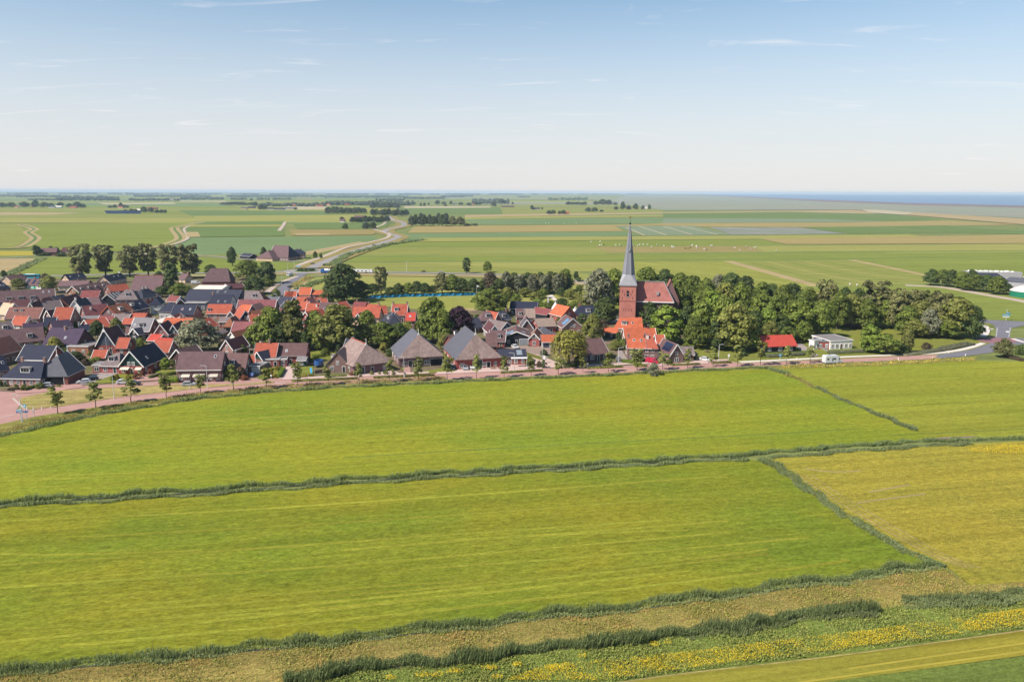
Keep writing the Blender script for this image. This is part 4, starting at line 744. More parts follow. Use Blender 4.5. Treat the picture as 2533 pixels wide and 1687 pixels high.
H(RC, 'E', 225, 1232, 400, 1240, 3, 5, 1.6, 'brightred', 'greywall', 'bright red sheet roof right behind the red-roofed cottage', **SHED)
H(RC, 'E', 90, 1185, 238, 1192, 3, 6, 1.8, 'brightred', 'greywall', 'bright red sheet roof left of the pink gable', **SHED)
H(RC, 'G', 178, 1100, 386, 1096, 4.4, 10, 3.9, 'maroon', 'pinkbrick', 'pink brick gable with white trim beside the teal gable')
H(RC, 'G', 390, 1090, 546, 1088, 4.0, 10, 3.5, 'maroon', 'pinkbrick', 'teal wooden gable with white trim left of the silver willow', gable='teal')
H(RC, 'E', 300, 956, 720, 966, 3.5, 8, 2.2, 'orange', 'brick', 'long orange roof behind the pink and teal gables', chim=[(.5, .5)])
H(RC, 'G', 370, 905, 542, 905, 3, 8, 2.2, 'crimson', 'brick', 'small crimson gabled roof right of the white shop')
H(RD_, 'G', 418, 508, 640, 530, 2.4, 9, 3.4, 'brown', 'darkbrick', 'low dark gable with white trim behind the long brown double house', gwin=0)
# --- middle left, back
H(RC, 'E', 880, 335, 1288, 330, 3, 16, 7.6, 'purplebrown', 'brick', 'big purple-brown farm roof with ragged white right edge near the roundabout', hip=(4, 2.5), gutter=False, name='farmhouse', cat='farmhouse', win=False)
H(RC, 'E', 730, 460, 1138, 464, 4, 22, 1.6, 'flatwhite', 'whitewall', 'white sheet-roofed warehouse in front of the big farm roof', verge=None, win=False, name='warehouse', cat='warehouse')
H(RC, 'E', 605, 620, 1372, 634, 4, 17, 5.2, 'slate', 'bluegrey', 'long slate-blue workshop roof below the white warehouse', verge=None, sky=[(0, .55, .8), (0, .7, .8)], win=False, name='workshop', cat='workshop')
H(RC, 'E', 992, 656, 1282, 662, 4, 8, 4.2, 'navy', 'whitewall', 'navy roof standing against the long workshop roof', chim=[(.0, .5)], sky=[(0, .4, .25), (0, .75, .25)])
H(RC, 'E', 1378, 616, 1792, 616, 4, 9, 4.7, 'greybrown', 'brick', 'hipped grey-brown roof with square white dormer near the entrance road', hip=(2.5, 4), dorm=[(0, .6, .35, 1.8, 1.4)], wroof='rust')
H(RC, 'E', 1390, 726, 1932, 728, 3.5, 8, 3.8, 'mottle', 'brick', 'long mottled crimson-purple roof with white right verge')
H(RC, 'E', 2060, 575, 2190, 575, 3, 7, 3.2, 'red', 'brick', 'red roof by the entrance road, nearest the asphalt', hip=(2, 0))
H(RC, 'E', 2220, 590, 2400, 590, 3.2, 7, 0.9, 'flatgrey', 'rosebrick', 'long low house with white parapet by the entrance road', verge='white')
H(RC, 'E', 1960, 660, 2140, 672, 3, 8, 3.4, 'slate', 'brick', 'slate roof right of the long mottled roof')
H(RC, 'F', 640, 642, 930, 642, 4, 6, 0, 'flatgrey', 'bluegrey', 'flat-roofed house with white parapet below the long workshop', verge='white', nwin=4)
H(RC, 'E', 440, 804, 752, 808, 4.5, 8, 3.7, 'navy', 'pinkbrick', 'navy roof with one red and one white skylight', sky=[(0, .42, .5, 'crimson'), (0, .78, .5, 'glasslight')], flo=1)
H(RC, 'E', 250, 758, 472, 768, 4, 8, 3.2, 'navy', 'greywall', 'hipped navy roof left of the roof with skylights', hip=(2.5, 2.5))
H(RC, 'G', 510, 650, 630, 645, 4, 8, 2.2, 'slate', 'darkbrick', 'small slate gable left of the white parapet house', gwin=0)
H(RC, 'E', 945, 794, 1284, 794, 3, 8, 3.7, 'red', 'pinkbrick', 'red roof with grey dormers behind the young trees at centre-left', dorm=[(0, .1, .2, 1.4, 1.1)])
H(RC, 'E', 1330, 794, 1534, 804, 4, 8, 3.6, 'orange', 'brick', 'bright orange hip between the two white-trimmed gables', hip=(2.5, 0))
H(RC, 'G', 1230, 856, 1368, 856, 3, 12, 2.8, 'red', 'greywall', 'small grey gable with white trim under the orange hip')
H(RC, 'G', 1426, 888, 1616, 874, 4, 13, 3.9, 'red', 'pinkbrick', 'black gable with white trim and red roof left of the big green trees', gable='blackwood')
H(RC, 'E', 1600, 944, 1722, 934, 3, 7, 3.2, 'red', 'brick', 'red side roof attached right of the black gable')
H(RC, 'E', 1640, 792, 1832, 745, 3, 8, 3.2, 'brown', 'cream', 'brown roof with white skylight behind the black gable')
H(RC, 'G', 1196, 980, 1346, 980, 3.2, 9, 3.0, 'rust', 'redbrick', 'hipped rust-roofed garage with dark door', hip=(2.5, 0), bigdoor=[(0, .5, 2.8, 2.4, 'darkopen')], win=False, name='garage', cat='garage')
H(RC, 'E', 1130, 918, 1262, 918, 3, 6, 1.5, 'greybrown', 'brick', 'low grey roof behind the rust-roofed garage', verge=None)
H(RC, 'E', 1300, 1090, 1602, 1098, 3, 8, 4.3, 'mottle', 'brick', 'mottled purple-red roof with white stepped verges left of the big trees')
H(RC, 'G', 1216, 1194, 1420, 1218, 3.2, 9, 3.7, 'rust', 'whitewall', 'tan-orange roofed house above the parked dark car')
H(RD_, 'G', 1156, 364, 1332, 378, 3, 9, 3.3, 'maroon', 'pinkbrick', 'pink brick gable with wine-red roof behind the front row')
H(RC, 'E', 1010, 995, 1122, 966, 4, 8, 3.0, 'red', 'redbrick', 'red house with white skylight right behind the silver willow', sky=[(0, .4, .5, 'glasslight')])
H(RC, 'E', 1108, 1100, 1242, 1066, 2.3, 4, 1.0, 'greybrown', 'wood', 'dark lean-to right of the silver willow', **SHED)
H(RC, 'E', 368, 614, 502, 624, 3, 6, 2.4, 'crimson', 'brick', 'small crimson roof below the slate villa', chim=[(.3, .5)])
H(RC, 'E', 545, 290, 632, 295, 2.8, 7, 3.0, 'purplebrown', 'cream', 'little house alone beside the white van', chim=[(.95, .5)])
H(RC, 'G', 1190, 406, 1282, 434, 3.6, 9, 1.9, 'maroon', 'redbrick', 'red brick annex at the foot of the big farm roof')
H(RC, 'E', 1370, 395, 1420, 405, 3.6, 8, 2.4, 'maroon', 'redbrick', 'white-edged brick wing right of the farm annex')
H(RC, 'E', 2030, 700, 2090, 708, 3, 6, 2.2, 'slate', 'rosebrick', 'narrow slate house left of the tall column tree', chim=[(.5, .5)])
H(RC, 'E', 1700, 880, 1850, 850, 4, 8, 3.2, 'rust', 'orangebrick', 'rust roof mostly hidden by the big green trees')
# --- front row, middle left
H(RD_, 'E', 515, 668, 1152, 660, 4.2, 9, 4.7, 'purplebrown', 'purplebrick', 'long brown-roofed double house with white awnings in the front row', nwin=6, sky=[(0, .83, .7)], awn=[(.2, 2.6), (.5, 3.6), (.84, 2.6)], flo=1)
H(RD_, 'E', 1225, 644, 1502, 642, 3.2, 8, 3.9, 'brown', 'brownbrick', 'brown-roofed house with small dormer right of the double house', dorm=[(0, .3, .2, 1.6, 1.2)], chim=[(.35, .55, 'flatgrey')])
H(RD_, 'E', 1510, 594, 1640, 586, 2.6, 5, 2.3, 'red', 'brick', 'small red roof above the garage with the blue car')
H(RD_, 'F', 1570, 622, 1722, 626, 2.7, 6, 0, 'flatgrey', 'brownbrick', 'flat-roofed garage with white door behind the blue car', bigdoor=[(0, .6, 2.6, 2.2, 'whitewall')], win=False, name='garage', cat='garage')
H(RD_, 'G', 1628, 510, 1768, 532, 3.0, 8, 2.5, 'slate', 'brick', 'green-boarded gable with white trim in the front row centre-left', gable='greenwood', gwin=0)
H(RD_, 'E', 1640, 480, 1946, 480, 3.5, 8, 3.9, 'red', 'brick', 'long red half of the roof behind the green-boarded gable', chim=[(.6, .5)])
H(RD_, 'E', 1950, 464, 2386, 462, 3.5, 8, 3.5, 'brown', 'redbrick', 'long brown half of the roof beside the red one', sky=[(0, .35, .35, 'glasslight')])
H(RD_, 'F', 1785, 528, 2000, 524, 2.9, 5, 0, 'flatgrey', 'rosebrick', 'flat-roofed front room of the red-roofed house', nwin=2)
H(RD_, 'F', 2005, 528, 2112, 524, 2.7, 4, 0, 'flatgrey', 'rosebrick', 'lower flat-roofed porch of the brown-roofed house', nwin=1, door_on=False)
H(RF, 'E', 205, 655, 328, 655, 2.4, 4, 0.8, 'flatgrey', 'greenwood', 'green lean-to at the right end of the brown-roofed house', verge=None, **SHED)
# --- houses along the sports field
H(RE, 'E', 225, 522, 390, 525, 3, 7, 3.6, 'orange', 'whitewall', 'bright orange roof with white edge by the entrance road')
H(RE, 'E', 395, 522, 580, 525, 3, 7, 2.0, 'orange', 'brick', 'lower orange roof right of the bright one')
H(RE, 'E', 500, 588, 620, 590, 2.8, 7, 2.8, 'red', 'brick', 'orange hip against the dark trees', hip=(1.5, 0))
H(RE, 'E', 20, 575, 180, 575, 3, 7, 3.2, 'red', 'brick', 'red roof right below the village entrance road', chim=[(.3, .5)])
H(RE, 'F', 25, 480, 240, 485, 3, 8, 0, 'flatgrey', 'bluegrey', 'flat grey roof cluttered with equipment by the entrance road', verge='white', nwin=3)
H(RE, 'E', 195, 640, 372, 640, 3, 7, 2.6, 'red', 'brick', 'red roof under the low white parapet house')
H(RE, 'E', 400, 660, 490, 650, 3, 7, 2.8, 'maroon', 'brick', 'wine-red roof slope beside the dry lawn', verge='red')
H(RE, 'E', 205, 735, 335, 738, 3.5, 8, 3.2, 'red', 'brick', 'red roof right of the tall column tree', )
H(RE, 'E', 340, 765, 535, 765, 3.5, 8, 3.2, 'red', 'whitewall', 'red roof with white chimney left of the purple roof', chim=[(.7, .3, 'whitewall')])
H(RE, 'E', 530, 785, 732, 785, 3.5, 8, 4.2, 'purplebrown', 'brick', 'purple roof with tiny dormer at the sports field edge', dorm=[(0, .4, .15, 1.6, 1.2)])
H(RE, 'G', 255, 880, 420, 900, 5, 10, 3.5, 'red', 'redbrick', 'tall red gable seen between the column tree and the lime', gwin=1)
H(RE, 'E', 565, 655, 650, 650, 3, 6, 2.2, 'red', 'brick', 'tiny red roof at the foot of the dark trees')
H(RE, 'E', 870, 735, 990, 715, 3.2, 7, 3.0, 'red', 'brick', 'red roof behind the crown of the lime')
H(RE, 'E', 1010, 730, 1180, 735, 3, 7, 3.0, 'crimson', 'bluegrey', 'crimson roof by the goal end of the sports field', chim=[(.2, .5)])
H(RE, 'E', 1190, 735, 1360, 742, 3, 7, 2.0, 'red', 'bluegrey', 'flat-pitched red roof at the sports field edge', chim=[(.1, .5), (.95, .5)])
H(RE, 'E', 1005, 850, 1390, 855, 3.5, 9, 4.0, 'red', 'cream', 'wide red roof with cream cross gable behind green trees')
H(RE, 'G', 1035, 870, 1150, 872, 5, 5, 2.0, 'red', 'cream', 'cream cross gable with dark window in front of the wide red roof')
H(RE, 'E', 1400, 800, 1510, 795, 3.2, 7, 3.2, 'red', 'whitewall', 'narrow red roof with white gable beside the worn turf')
H(RE, 'E', 1580, 815, 1790, 818, 3.5, 8, 4.4, 'red', 'brick', 'steep red roof with square white dormer at the sports field', dorm=[(0, .3, .3, 1.8, 1.5)], chim=[(.02, .5), (.98, .5)])
H(RE, 'E', 1790, 900, 1915, 900, 3, 7, 3.0, 'brightred', 'brick', 'bright red roof with round skylight left of the big green tree', sky=[(0, .45, .5, 'glasslight')])
H(RE, 'E', 1425, 900, 1545, 915, 3, 8, 3.4, 'slate', 'whitewall', 'blue-grey roof with white dormer among the trees', dorm=[(0, .7, .25, 1.2, 1.3)], hip=(2, 0))
H(RE, 'G', 1540, 950, 1700, 945, 3, 9, 3.6, 'slate', 'whitewall', 'steep blue-grey roof with white verge among the trees', hip=(3, 0))
# --- thatched farmhouses
H(RF, 'G', 625, 722, 970, 726, 2.6, 9, 4.4, 'greybrown', 'brownbrick', 'small grey-roofed gable house left of the first thatched barn', dorm=[(0, .3, .35, 1.5, 1.3)], verge=None)
H(RF, 'G', 990, 560, 1140, 540, 3.4, 7, 4.2, 'slate', 'whitewall', 'narrow white-trimmed gable with white chimney behind the first thatched barn', chim=[(.3, .5, 'whitewall')])
T = dict(name='thatched_farmhouse', cat='farmhouse')
H(RF, 'G', 1030, 740, 1562, 672, 3.2, 17, 5.9, 'thatch', 'purplebrick', 'leftmost thatched farmhouse with red tiled ridge and owl board', hip=(4.6, 0), finial=1, gutter=False, verge=None, bigdoor=[(0, .22, 1.7, 2.4, 'bluegrey')], o=0.7, ridge='red', nwin=3, **T)
H(RF, 'G', 1690, 624, 2332, 588, 3.5, 18, 7.1, 'greytile', 'purplebrick', 'middle thatched farmhouse with open red carport at its right corner', hip=(5, 0), wroof='thatch', gutter=False, verge=None, finial=1, bigdoor=[(0, .84, 4.2, 2.6, 'darkopen'), (0, .25, 1.3, 2.4, 'glass')], o=0.6, chim=[(.95, .5)], nwin=4, door_on=False, **T)  # no door in the carport: dark panel stands for the shade within
H(RH, 'G', 466, 646, 1112, 610, 3.6, 22, 7.6, 'greytile', 'redbrick', 'rightmost thatched farmhouse with red brick walls and green barn door', hip=(5, 0), wroof='thatch', gutter=False, verge=None, finial=1, bigdoor=[(0, .47, 3.2, 3.0, 'greenwood'), (0, .72, 1.2, 2.2, 'darkopen')], o=0.6, nwin=4, door_on=False, **T)
H(RH, 'E', 455, 470, 600, 450, 3.5, 9, 4.0, 'brown', 'brick', 'brown-roofed wing with white chimney left of the rightmost thatched farmhouse', chim=[(.6, .5, 'whitewall')])
H(RH, 'E', 900, 440, 1050, 440, 3, 8, 4.0, 'brown', 'brick', 'brown-roofed wing at the right of the rightmost thatched farmhouse', verge=None)
H(RH, 'E', 1085, 608, 1482, 602, 3, 10, 1.7, 'slate', 'redbrick', 'low slate-roofed red brick extension with long white canopy', verge=None, nwin=4, door_on=False, solar=[(0, .72, .35, 1, 2, 'glasslight'), (0, .82, .35, 1, 2, 'glasslight')], name='annex', cat='annex')
# --- behind the thatched row
H(RH, 'G', 1170, 304, 1516, 304, 3.8, 14, 1.8, 'brown', 'blackwood', 'wide black wooden barn house with blue solar roof', gwin=0, solar=[(0, .12, .25, 4, 2), (1, .3, .4, 2, 1)], bigdoor=[(0, .8, 3.4, 2.6, 'glasslight')], nwin=3, **BARN)
H(RH, 'G', 1522, 340, 1672, 344, 3.2, 12, 2.2, 'rust', 'rosebrick', 'narrow gable house with tall white windows beside the black barn house', gable='blackwood', gwin=2)
H(RH, 'E', 1715, 384, 1905, 382, 2.6, 6, 2.2, 'orange', 'greywall', 'orange-roofed garage left of the weeping willow', bigdoor=[(0, .3, 2.4, 2.2, 'bluegrey')], win=False, name='garage', cat='garage')
H(RH, 'E', 945, 374, 1165, 378, 2.8, 8, 3.5, 'purplebrown', 'redbrick', 'purple roof with wide white dormer left of the black barn house', dorm=[(0, .5, .25, 2.6, 1.3)])
H(RH, 'G', 945, 250, 1096, 244, 3.2, 12, 2.9, 'maroon', 'greywall', 'pale grey gable with dark round window behind the thatch')
H(RG, 'G', 1105, 1042, 1282, 1014, 3, 10, 3.0, 'greybrown', 'bluegrey', 'blue-grey gable with white trim behind the black barn house')
H(RG, 'E', 815, 900, 1032, 894, 3, 8, 3.4, 'purplebrown', 'redbrick', 'hipped purple roof with white dormer behind the copper beech', hip=(2, 2), dorm=[(0, .55, .3, 2.0, 1.3)])
H(RG, 'E', 1060, 886, 1262, 880, 3, 8, 3.2, 'slate', 'brick', 'slate roof with white dormer right of the hipped purple roof', dorm=[(0, .5, .22, 1.4, 1.3)], hip=(1.5, 2), chim=[(.75, .5)])
H(RG, 'G', 1030, 880, 1110, 870, 3.5, 8, 2.8, 'red', 'brick', 'thin red gable between the purple and the slate roof', gwin=0)
H(RG, 'E', 690, 1004, 842, 994, 2.6, 10, 3.2, 'slate', 'brick', 'slate roof right beside the copper beech', verge=None)
H(RG, 'E', 1250, 722, 1632, 730, 3.5, 9, 2.8, 'navy', 'blackwood', 'long navy-roofed hall behind the village by the orchard', verge='greywall', nwin=6, name='hall', cat='hall')
H(RG, 'E', 1480, 856, 1602, 856, 3, 9, 3.4, 'tan', 'pinkbrick', 'pale tan roof in front of the long navy hall')
H(RG, 'E', 1345, 850, 1440, 850, 3, 9, 3.2, 'brown', 'redbrick', 'brown roof with small dormer in front of the long navy hall', dorm=[(0, .5, .2, 1.4, 1.2)])
H(RG, 'G', 1402, 1016, 1582, 1016, 3, 11, 3.8, 'brown', 'brownbrick', 'brown gabled roof with blue solar panels near the red flat-roof house', gable='brown', solar=[(0, .3, .3, 3, 2)], gwin=0)
H(RG, 'E', 1660, 990, 1912, 980, 3.2, 11, 2.6, 'tan', 'redbrick', 'red brick hall with sloping weathered tan roof', verge='tan', name='hall', cat='hall')
H(RG, 'G', 2000, 836, 2212, 816, 3.6, 10, 4.0, 'orange', 'rosebrick', 'big rose-red gable with bright orange roof near the tents', verge=None)
H(RG, 'G', 1780, 818, 1922, 794, 2.6, 10, 2.3, 'crimson', 'blackwood', 'low crimson roof with dark front below the white tents', win=False, verge='greywall', **BARN)
H(RG, 'G', 2012, 1004, 2302, 994, 3.5, 10, 3.8, 'brown', 'pinkbrick', 'pale brick gable house with solar roof left of the church', solar=[(0, .15, .35, 4, 2)], flo=1, gwin=2)
H(RG, 'E', 1655, 1112, 1912, 1096, 2.6, 8, 2.6, 'greytile', 'greywall', 'hipped blue-grey roof behind the orange-roofed garage', hip=(4, 4))
H(RT, 'E', 150, 1444, 476, 1444, 3.2, 8, 3.6, 'navy', 'pinkbrick', 'symmetrical navy-roofed house with two chimneys left of the tower', dorm=[(0, .5, .25, 2.2, 1.4)], chim=[(.15, .5, 'rosebrick'), (.85, .5, 'rosebrick')], hip=(1.5, 1.5))
# --- below the tower
H(RI, 'E', 705, 532, 925, 544, 3, 8, 3.6, 'orange', 'cream', 'orange roof with white dormer at the foot of the tower', dorm=[(0, .62, .3, 2.2, 1.3)], hip=(1.5, 0))
H(RI, 'E', 930, 545, 1114, 545, 3.0, 8, 4.0, 'orange', 'cream', 'slightly taller orange roof at the foot of the tower', sky=[(0, .25, .5)], verge=None)
H(RI, 'E', 575, 606, 750, 606, 2.4, 5, 1.7, 'orange', 'blackwood', 'low orange-red roof left below the tower', **SHED)
H(RI, 'E', 865, 688, 1312, 686, 3, 8, 3.4, 'orange', 'pinkbrick', 'long bright orange roof behind the big front house', chim=[(.8, .5, 'darkbrick')])
H(RI, 'E', 905, 824, 1240, 828, 4.4, 8, 3.0, 'orange', 'brownbrick', 'large orange-roofed front house with two skylights', sky=[(0, .28, .7), (0, .6, .7)], chim=[(.05, .5)], flo=2, verge='brownbrick')
H(RI, 'E', 1190, 828, 1335, 828, 4.4, 9, 5.0, 'red', 'brownbrick', 'taller orange-red roof joined to the large front house', hip=(0, 2), chim=[(.1, .3, 'whitewall')], flo=2)
H(RI, 'E', 1330, 760, 1440, 760, 4, 7, 2.6, 'red', 'brownbrick', 'orange-red wing behind the brick gable house')
H(RI, 'G', 1512, 940, 1712, 930, 3.0, 11, 4.0, 'brown', 'brownbrick', 'brown brick gable with white trim and dark solar roof, right end of the front row', solar=[(0, .2, .35, 6, 2, 'solardark')])
H(RI, 'F', 1225, 886, 1400, 886, 2.7, 5, 0, 'flatgrey', 'whitewall', 'white flat-roofed sun room beside the brick gable', verge='white', nwin=3, door_on=False)
H(RI, 'E', 1722, 924, 1862, 924, 2.6, 7, 2.2, 'greybrown', 'brownbrick', 'low grey-brown wing at the right end of the front row')
H(RI, 'E', 245, 930, 612, 890, 2.8, 10, 4.4, 'brown', 'darkbrick', 'dark low house with brown roof right of the weeping willow')
# --- right part
H(RJ, 'E', 830, 1156, 1292, 1142, 2.7, 9, 3.2, 'brightred', 'blackwood', 'black wooden chalet with bright red roof', verge='brightred', nwin=3, door_on=False, gutter='brightred', name='chalet')
H(RJ, 'F', 1792, 1084, 2116, 1070, 3.4, 12, 0, 'flatgrey', 'whitewall', 'white flat-roofed modern building with wide windows', verge='white', nwin=5, name='modern_building', cat='building', chim=())
H(RJ, 'F', 1606, 1084, 1788, 1088, 3.2, 7, 0, 'slate', 'redbrick', 'red brick corner block of the modern building', verge='greywall', nwin=2, door_on=False, name='modern_building', cat='building')
H(RJ, 'F', 1482, 1066, 1558, 1082, 3.5, 4, 0, 'flatgrey', 'whitewall', 'white rear wing of the modern building', verge='white', name='modern_building', cat='building')
H(RK, 'E', 1780, 265, 2110, 268, 4, 22, 2.5, 'slate', 'greytile', 'long dark metal barn behind the right-hand grove', verge='white', gutter=False, win=False, **BARN)
H(RK, 'E', 2085, 296, 2500, 330, 6, 20, 1.6, 'greytile', 'lead', 'grey metal barn cut by the right edge', verge='white', gutter=False, win=False, **BARN)
# --- farm by the provincial road
H(RM, 'E', 760, 684, 962, 690, 3, 20, 9.4, 'purplebrown', 'pinkbrick', 'great purple-brown barn roof of the lone farm by the provincial road', hip=(0, 5), gutter=False, wroof='navy', sky=[(1, .6, .5)], name='farmhouse', cat='farmhouse')
H(RM, 'G', 632, 694, 800, 700, 2.6, 16, 6.0, 'purplebrown', 'cream', 'lower left barn wing of the lone farm', gutter=False, hip=(6, 0), win=False, **BARN)
H(RM, 'E', 985, 650, 1135, 648, 4.8, 10, 3.2, 'navy', 'brownbrick', 'square hipped villa of the lone farm', hip=(4, 4), chim=[(.45, .5), (.7, .5)], flo=2, name='villa')
H(RM, 'E', 470, 672, 570, 680, 2.4, 8, 2.0, 'slate', 'blackwood', 'low dark shed left of the lone farm', win=False, **SHED)
for r in sorted(HCOUNT, key=lambda t: t[1])[:12]+sorted(HCOUNT, key=lambda t: -t[1])[:14]: print(r)
print('HOUSES', len(HCOUNT), 'rot', [r for r in HCOUNT if abs(r[2]) > 60][:12])
# ------------------------------------------------------------------ church
def church():
    tf = G(1551, 812); d0 = tf.length
    # front face of the tower, seen almost square on
    k = 400/2240
    A = G(1400+729*k, 813); Bq = G(1400+961*k, 812); W, rz = frame(A, Bq); W = W*0.92; rz = R(-9.8)
    T = thing('church_tower', 'tall red brick church tower with slender grey slate spire', 'tower', (A.x, A.y, 0), rz)
    he = 19.2
    def zat(py): return CAMZ-(py-HOR)*tf.y/FPX/1.0
    part('wall', MB().box(0, 0, -0.1, W, W, he), 'towerbrick', T)
    part('plinth', MB().box(-0.12, -0.12, -0.1, W+0.12, W+0.12, 0.9), 'brick', T)
    part('string_course', MB().box(-0.1, -0.1, 12.4, W+0.1, W+0.1, 12.65), 'brick', T)
    for j, (px, py, wd, ht) in enumerate([(0.5, 14.6, 1.1, 2.6)]):
        f = MB(); n = 10; pts = [(-wd/2, 0), (wd/2, 0)]+[(wd/2*math.cos(math.pi*i/n), ht-wd/2+wd/2*math.sin(math.pi*i/n)) for i in range(n+1)]
        for side, (x, y, r) in enumerate(((W*0.5, 0, 0), (W, W*0.5, math.pi/2), (0, W*0.5, -math.pi/2))):
            o = link('belfry_window', MB().add([(a, -0.05, b) for a, b in pts]+[(a, 0.02, b) for a, b in pts], [tuple(range(len(pts))), tuple(range(2*len(pts)-1, len(pts)-1, -1))]+[(i, len(pts)+i, len(pts)+(i+1) % len(pts), (i+1) % len(pts)) for i in range(len(pts))]).mesh('belfry_window', 'darkopen'), T, (x, y, py), (0, 0, r))
            link('louvre', MB().beam((-wd/2, -0.07, 1.25), (wd/2, -0.07, 1.25), 0.08, 0.14).mesh('louvre', 'greywall'), o); link('sill', MB().box(-wd/2-0.2, -0.18, -0.22, wd/2+0.2, 0.02, 0.0).mesh('sill', 'greywall'), o)
    # iron wall anchors
    an = [(.17, 16.2), (.77, 16.2), (.17, 13.3), (.8, 13.3), (.24, 8.0), (.4, 8.0), (.57, 8.0), (.74, 8.0), (.3, 14.8), (.7, 14.8)]
    for (u, z) in an: link('wall_anchor', box_mesh('wall_anchor', 0.12, 0.1, 1.1, 'black'), T, (u*W, -0.04, z))
    # cornice, broached foot, octagonal needle
    part('cornice', MB().box(-0.3, -0.3, he, W+0.3, W+0.3, he+0.35), 'lead', T)
    c = W/2; z1 = he+0.35; z2 = he+4.9; zt = he+26.9
    ro = W*0.40
    sq = []; o8 = []
    for i in range(8):
        a = math.pi/8+i*math.pi/4; o8.append((c+ro*math.cos(a)/math.cos(math.pi/8)*0.97, c+ro*math.sin(a)/math.cos(math.pi/8)*0.97, z2))
    hw = W/2+0.38; cor = [(c+hw, c+hw, z1), (c-hw, c+hw, z1), (c-hw, c-hw, z1), (c+hw, c-hw, z1)]
    v = cor+o8
    # o8[0] 22.5°, [1] 67.5°, [2] 112.5 ...
    fs = [(3, 0, 4+0, 4+7), (0, 1, 4+2, 4+1), (1, 2, 4+4, 4+3), (2, 3, 4+6, 4+5), (0, 4+1, 4+0), (1, 4+3, 4+2), (2, 4+5, 4+4), (3, 4+7, 4+6), (3, 2, 1, 0), tuple(range(4, 12))]
    part('spire_foot', MB().add(v, fs), 'lead', T)
    rt = 0.16; o9 = [(c+rt*math.cos(math.pi/8+i*math.pi/4), c+rt*math.sin(math.pi/8+i*math.pi/4), zt) for i in range(8)]
    sp = part('spire', MB().add([(x, y, z) for x, y, z in o8]+o9, [(i, (i+1) % 8, 8+(i+1) % 8, 8+i) for i in range(8)]+[tuple(range(8, 16)), tuple(range(7, -1, -1))]), 'spireslate', T)
    for i in range(8): link('hip_rib', MB().beam(o8[i], o9[i], 0.24, 0.12).mesh('hip_rib', 'lead'), sp)
    lu = link('spire_hatch', MB().box(-0.35, -0.3, 0, 0.35, 0.6, 0.9).mesh('spire_hatch', 'greywall'), sp, (c, c-ro*0.62, he+15.2))
    link('spire_hatch', MB().box(-0.4, -0.3, 0, 0.4, 0.6, 1.0).mesh('spire_hatch', 'greywall'), sp, (c, c-ro*1.0, he+2.0))
    b = part('ball', MB().sphere((c, c, zt+0.25), 0.45, 12, 8), 'black', T, smooth=True)
    part('vane_rod', MB().cyl((c, c, zt+0.5), (c, c, zt+3.4), 0.08, 0.05, 6), 'black', T)
    part('weather_vane', MB().add([(c-0.6, c, zt+2.7), (c+0.5, c, zt+2.6), (c+0.75, c, zt+3.3), (c+0.2, c, zt+2.95), (c-0.3, c, zt+3.5), (c-0.6, c, zt+3.1), (c-0.6, c+0.08, zt+2.7), (c+0.5, c+0.08, zt+2.6), (c+0.75, c+0.08, zt+3.3), (c+0.2, c+0.08, zt+2.95), (c-0.3, c+0.08, zt+3.5), (c-0.6, c+0.08, zt+3.1)], [(0, 1, 2, 3, 4, 5), (11, 10, 9, 8, 7, 6)]+[(i, i+6, (i+1) % 6+6, (i+1) % 6) for i in range(6)]), 'gold', T)
    # nave to the right of the tower, chancel beyond
    Nv = thing('church_nave', 'church nave with steep red-brown roof running right from the tower', 'church', (A.x, A.y, 0), rz)
    x0 = W+0.03; x1 = x0+16.4; y0 = 3.2; y1 = W+2.6; ym = (y0+y1)/2; ze = 12.6; zr = 20.6
    part('wall', MB().box(x0, y0, -0.1, x1, y1, ze), 'darkbrick', Nv)
    top = [(x0, y0-0.4, ze-0.5), (x1+0.3, y0-0.4, ze-0.5), (x1+0.3, y1+0.4, ze-0.5), (x0, y1+0.4, ze-0.5), (x0, ym, zr), (x1-4.3, ym, zr)]
    part('roof', solid_roof(top, [(0, 1, 5, 4), (2, 3, 4, 5), (1, 2, 5)], 0.25), 'church_roof', Nv)
    part('gutter', MB().beam((x0, y0-0.55, ze-0.6), (x1+0.3, y0-0.55, ze-0.6), 0.3, 0.4), 'white', Nv)
    part('ridge_tiles', MB().beam((x0, ym, zr+0.1), (x1-4.3, ym, zr+0.1), 0.5, 0.3), 'greywall', Nv)
    part('hip_tiles', MB().beam((x1+0.3, y0-0.4, ze-0.4), (x1-4.3, ym, zr+0.1), 0.45, 0.25), 'greywall', Nv)
    part('roof_vent', MB().box(x1-7.4, ym-3.0, zr-5.6, x1-6.4, ym-1.6, zr-4.2), 'greywall', Nv)
    for i in range(4):
        xx = x0+2.4+i*3.7; n = 8; wd = 1.5; ht = 5.4; pts = [(-wd/2, 0), (wd/2, 0)]+[(wd/2*math.cos(math.pi*j/n), ht-wd/2+wd*0.9*math.sin(math.pi*j/n)) for j in range(n+1)]
        fr = link('church_window', MB().add([(a*1.15, -0.05, b*1.04-0.15) for a, b in pts]+[(a*1.15, 0.02, b*1.04-0.15) for a, b in pts], [tuple(range(len(pts))), tuple(range(2*len(pts)-1, len(pts)-1, -1))]+[(j, len(pts)+j, len(pts)+(j+1) % len(pts), (j+1) % len(pts)) for j in range(len(pts))]).mesh('church_window', 'greywall'), Nv, (xx, y0, 3.6))
        link('pane', MB().add([(a, -0.08, b) for a, b in pts]+[(a, -0.052, b) for a, b in pts], [tuple(range(len(pts))), tuple(range(2*len(pts)-1, len(pts)-1, -1))]+[(j, len(pts)+j, len(pts)+(j+1) % len(pts), (j+1) % len(pts)) for j in range(len(pts))]).mesh('pane', 'glass'), fr)
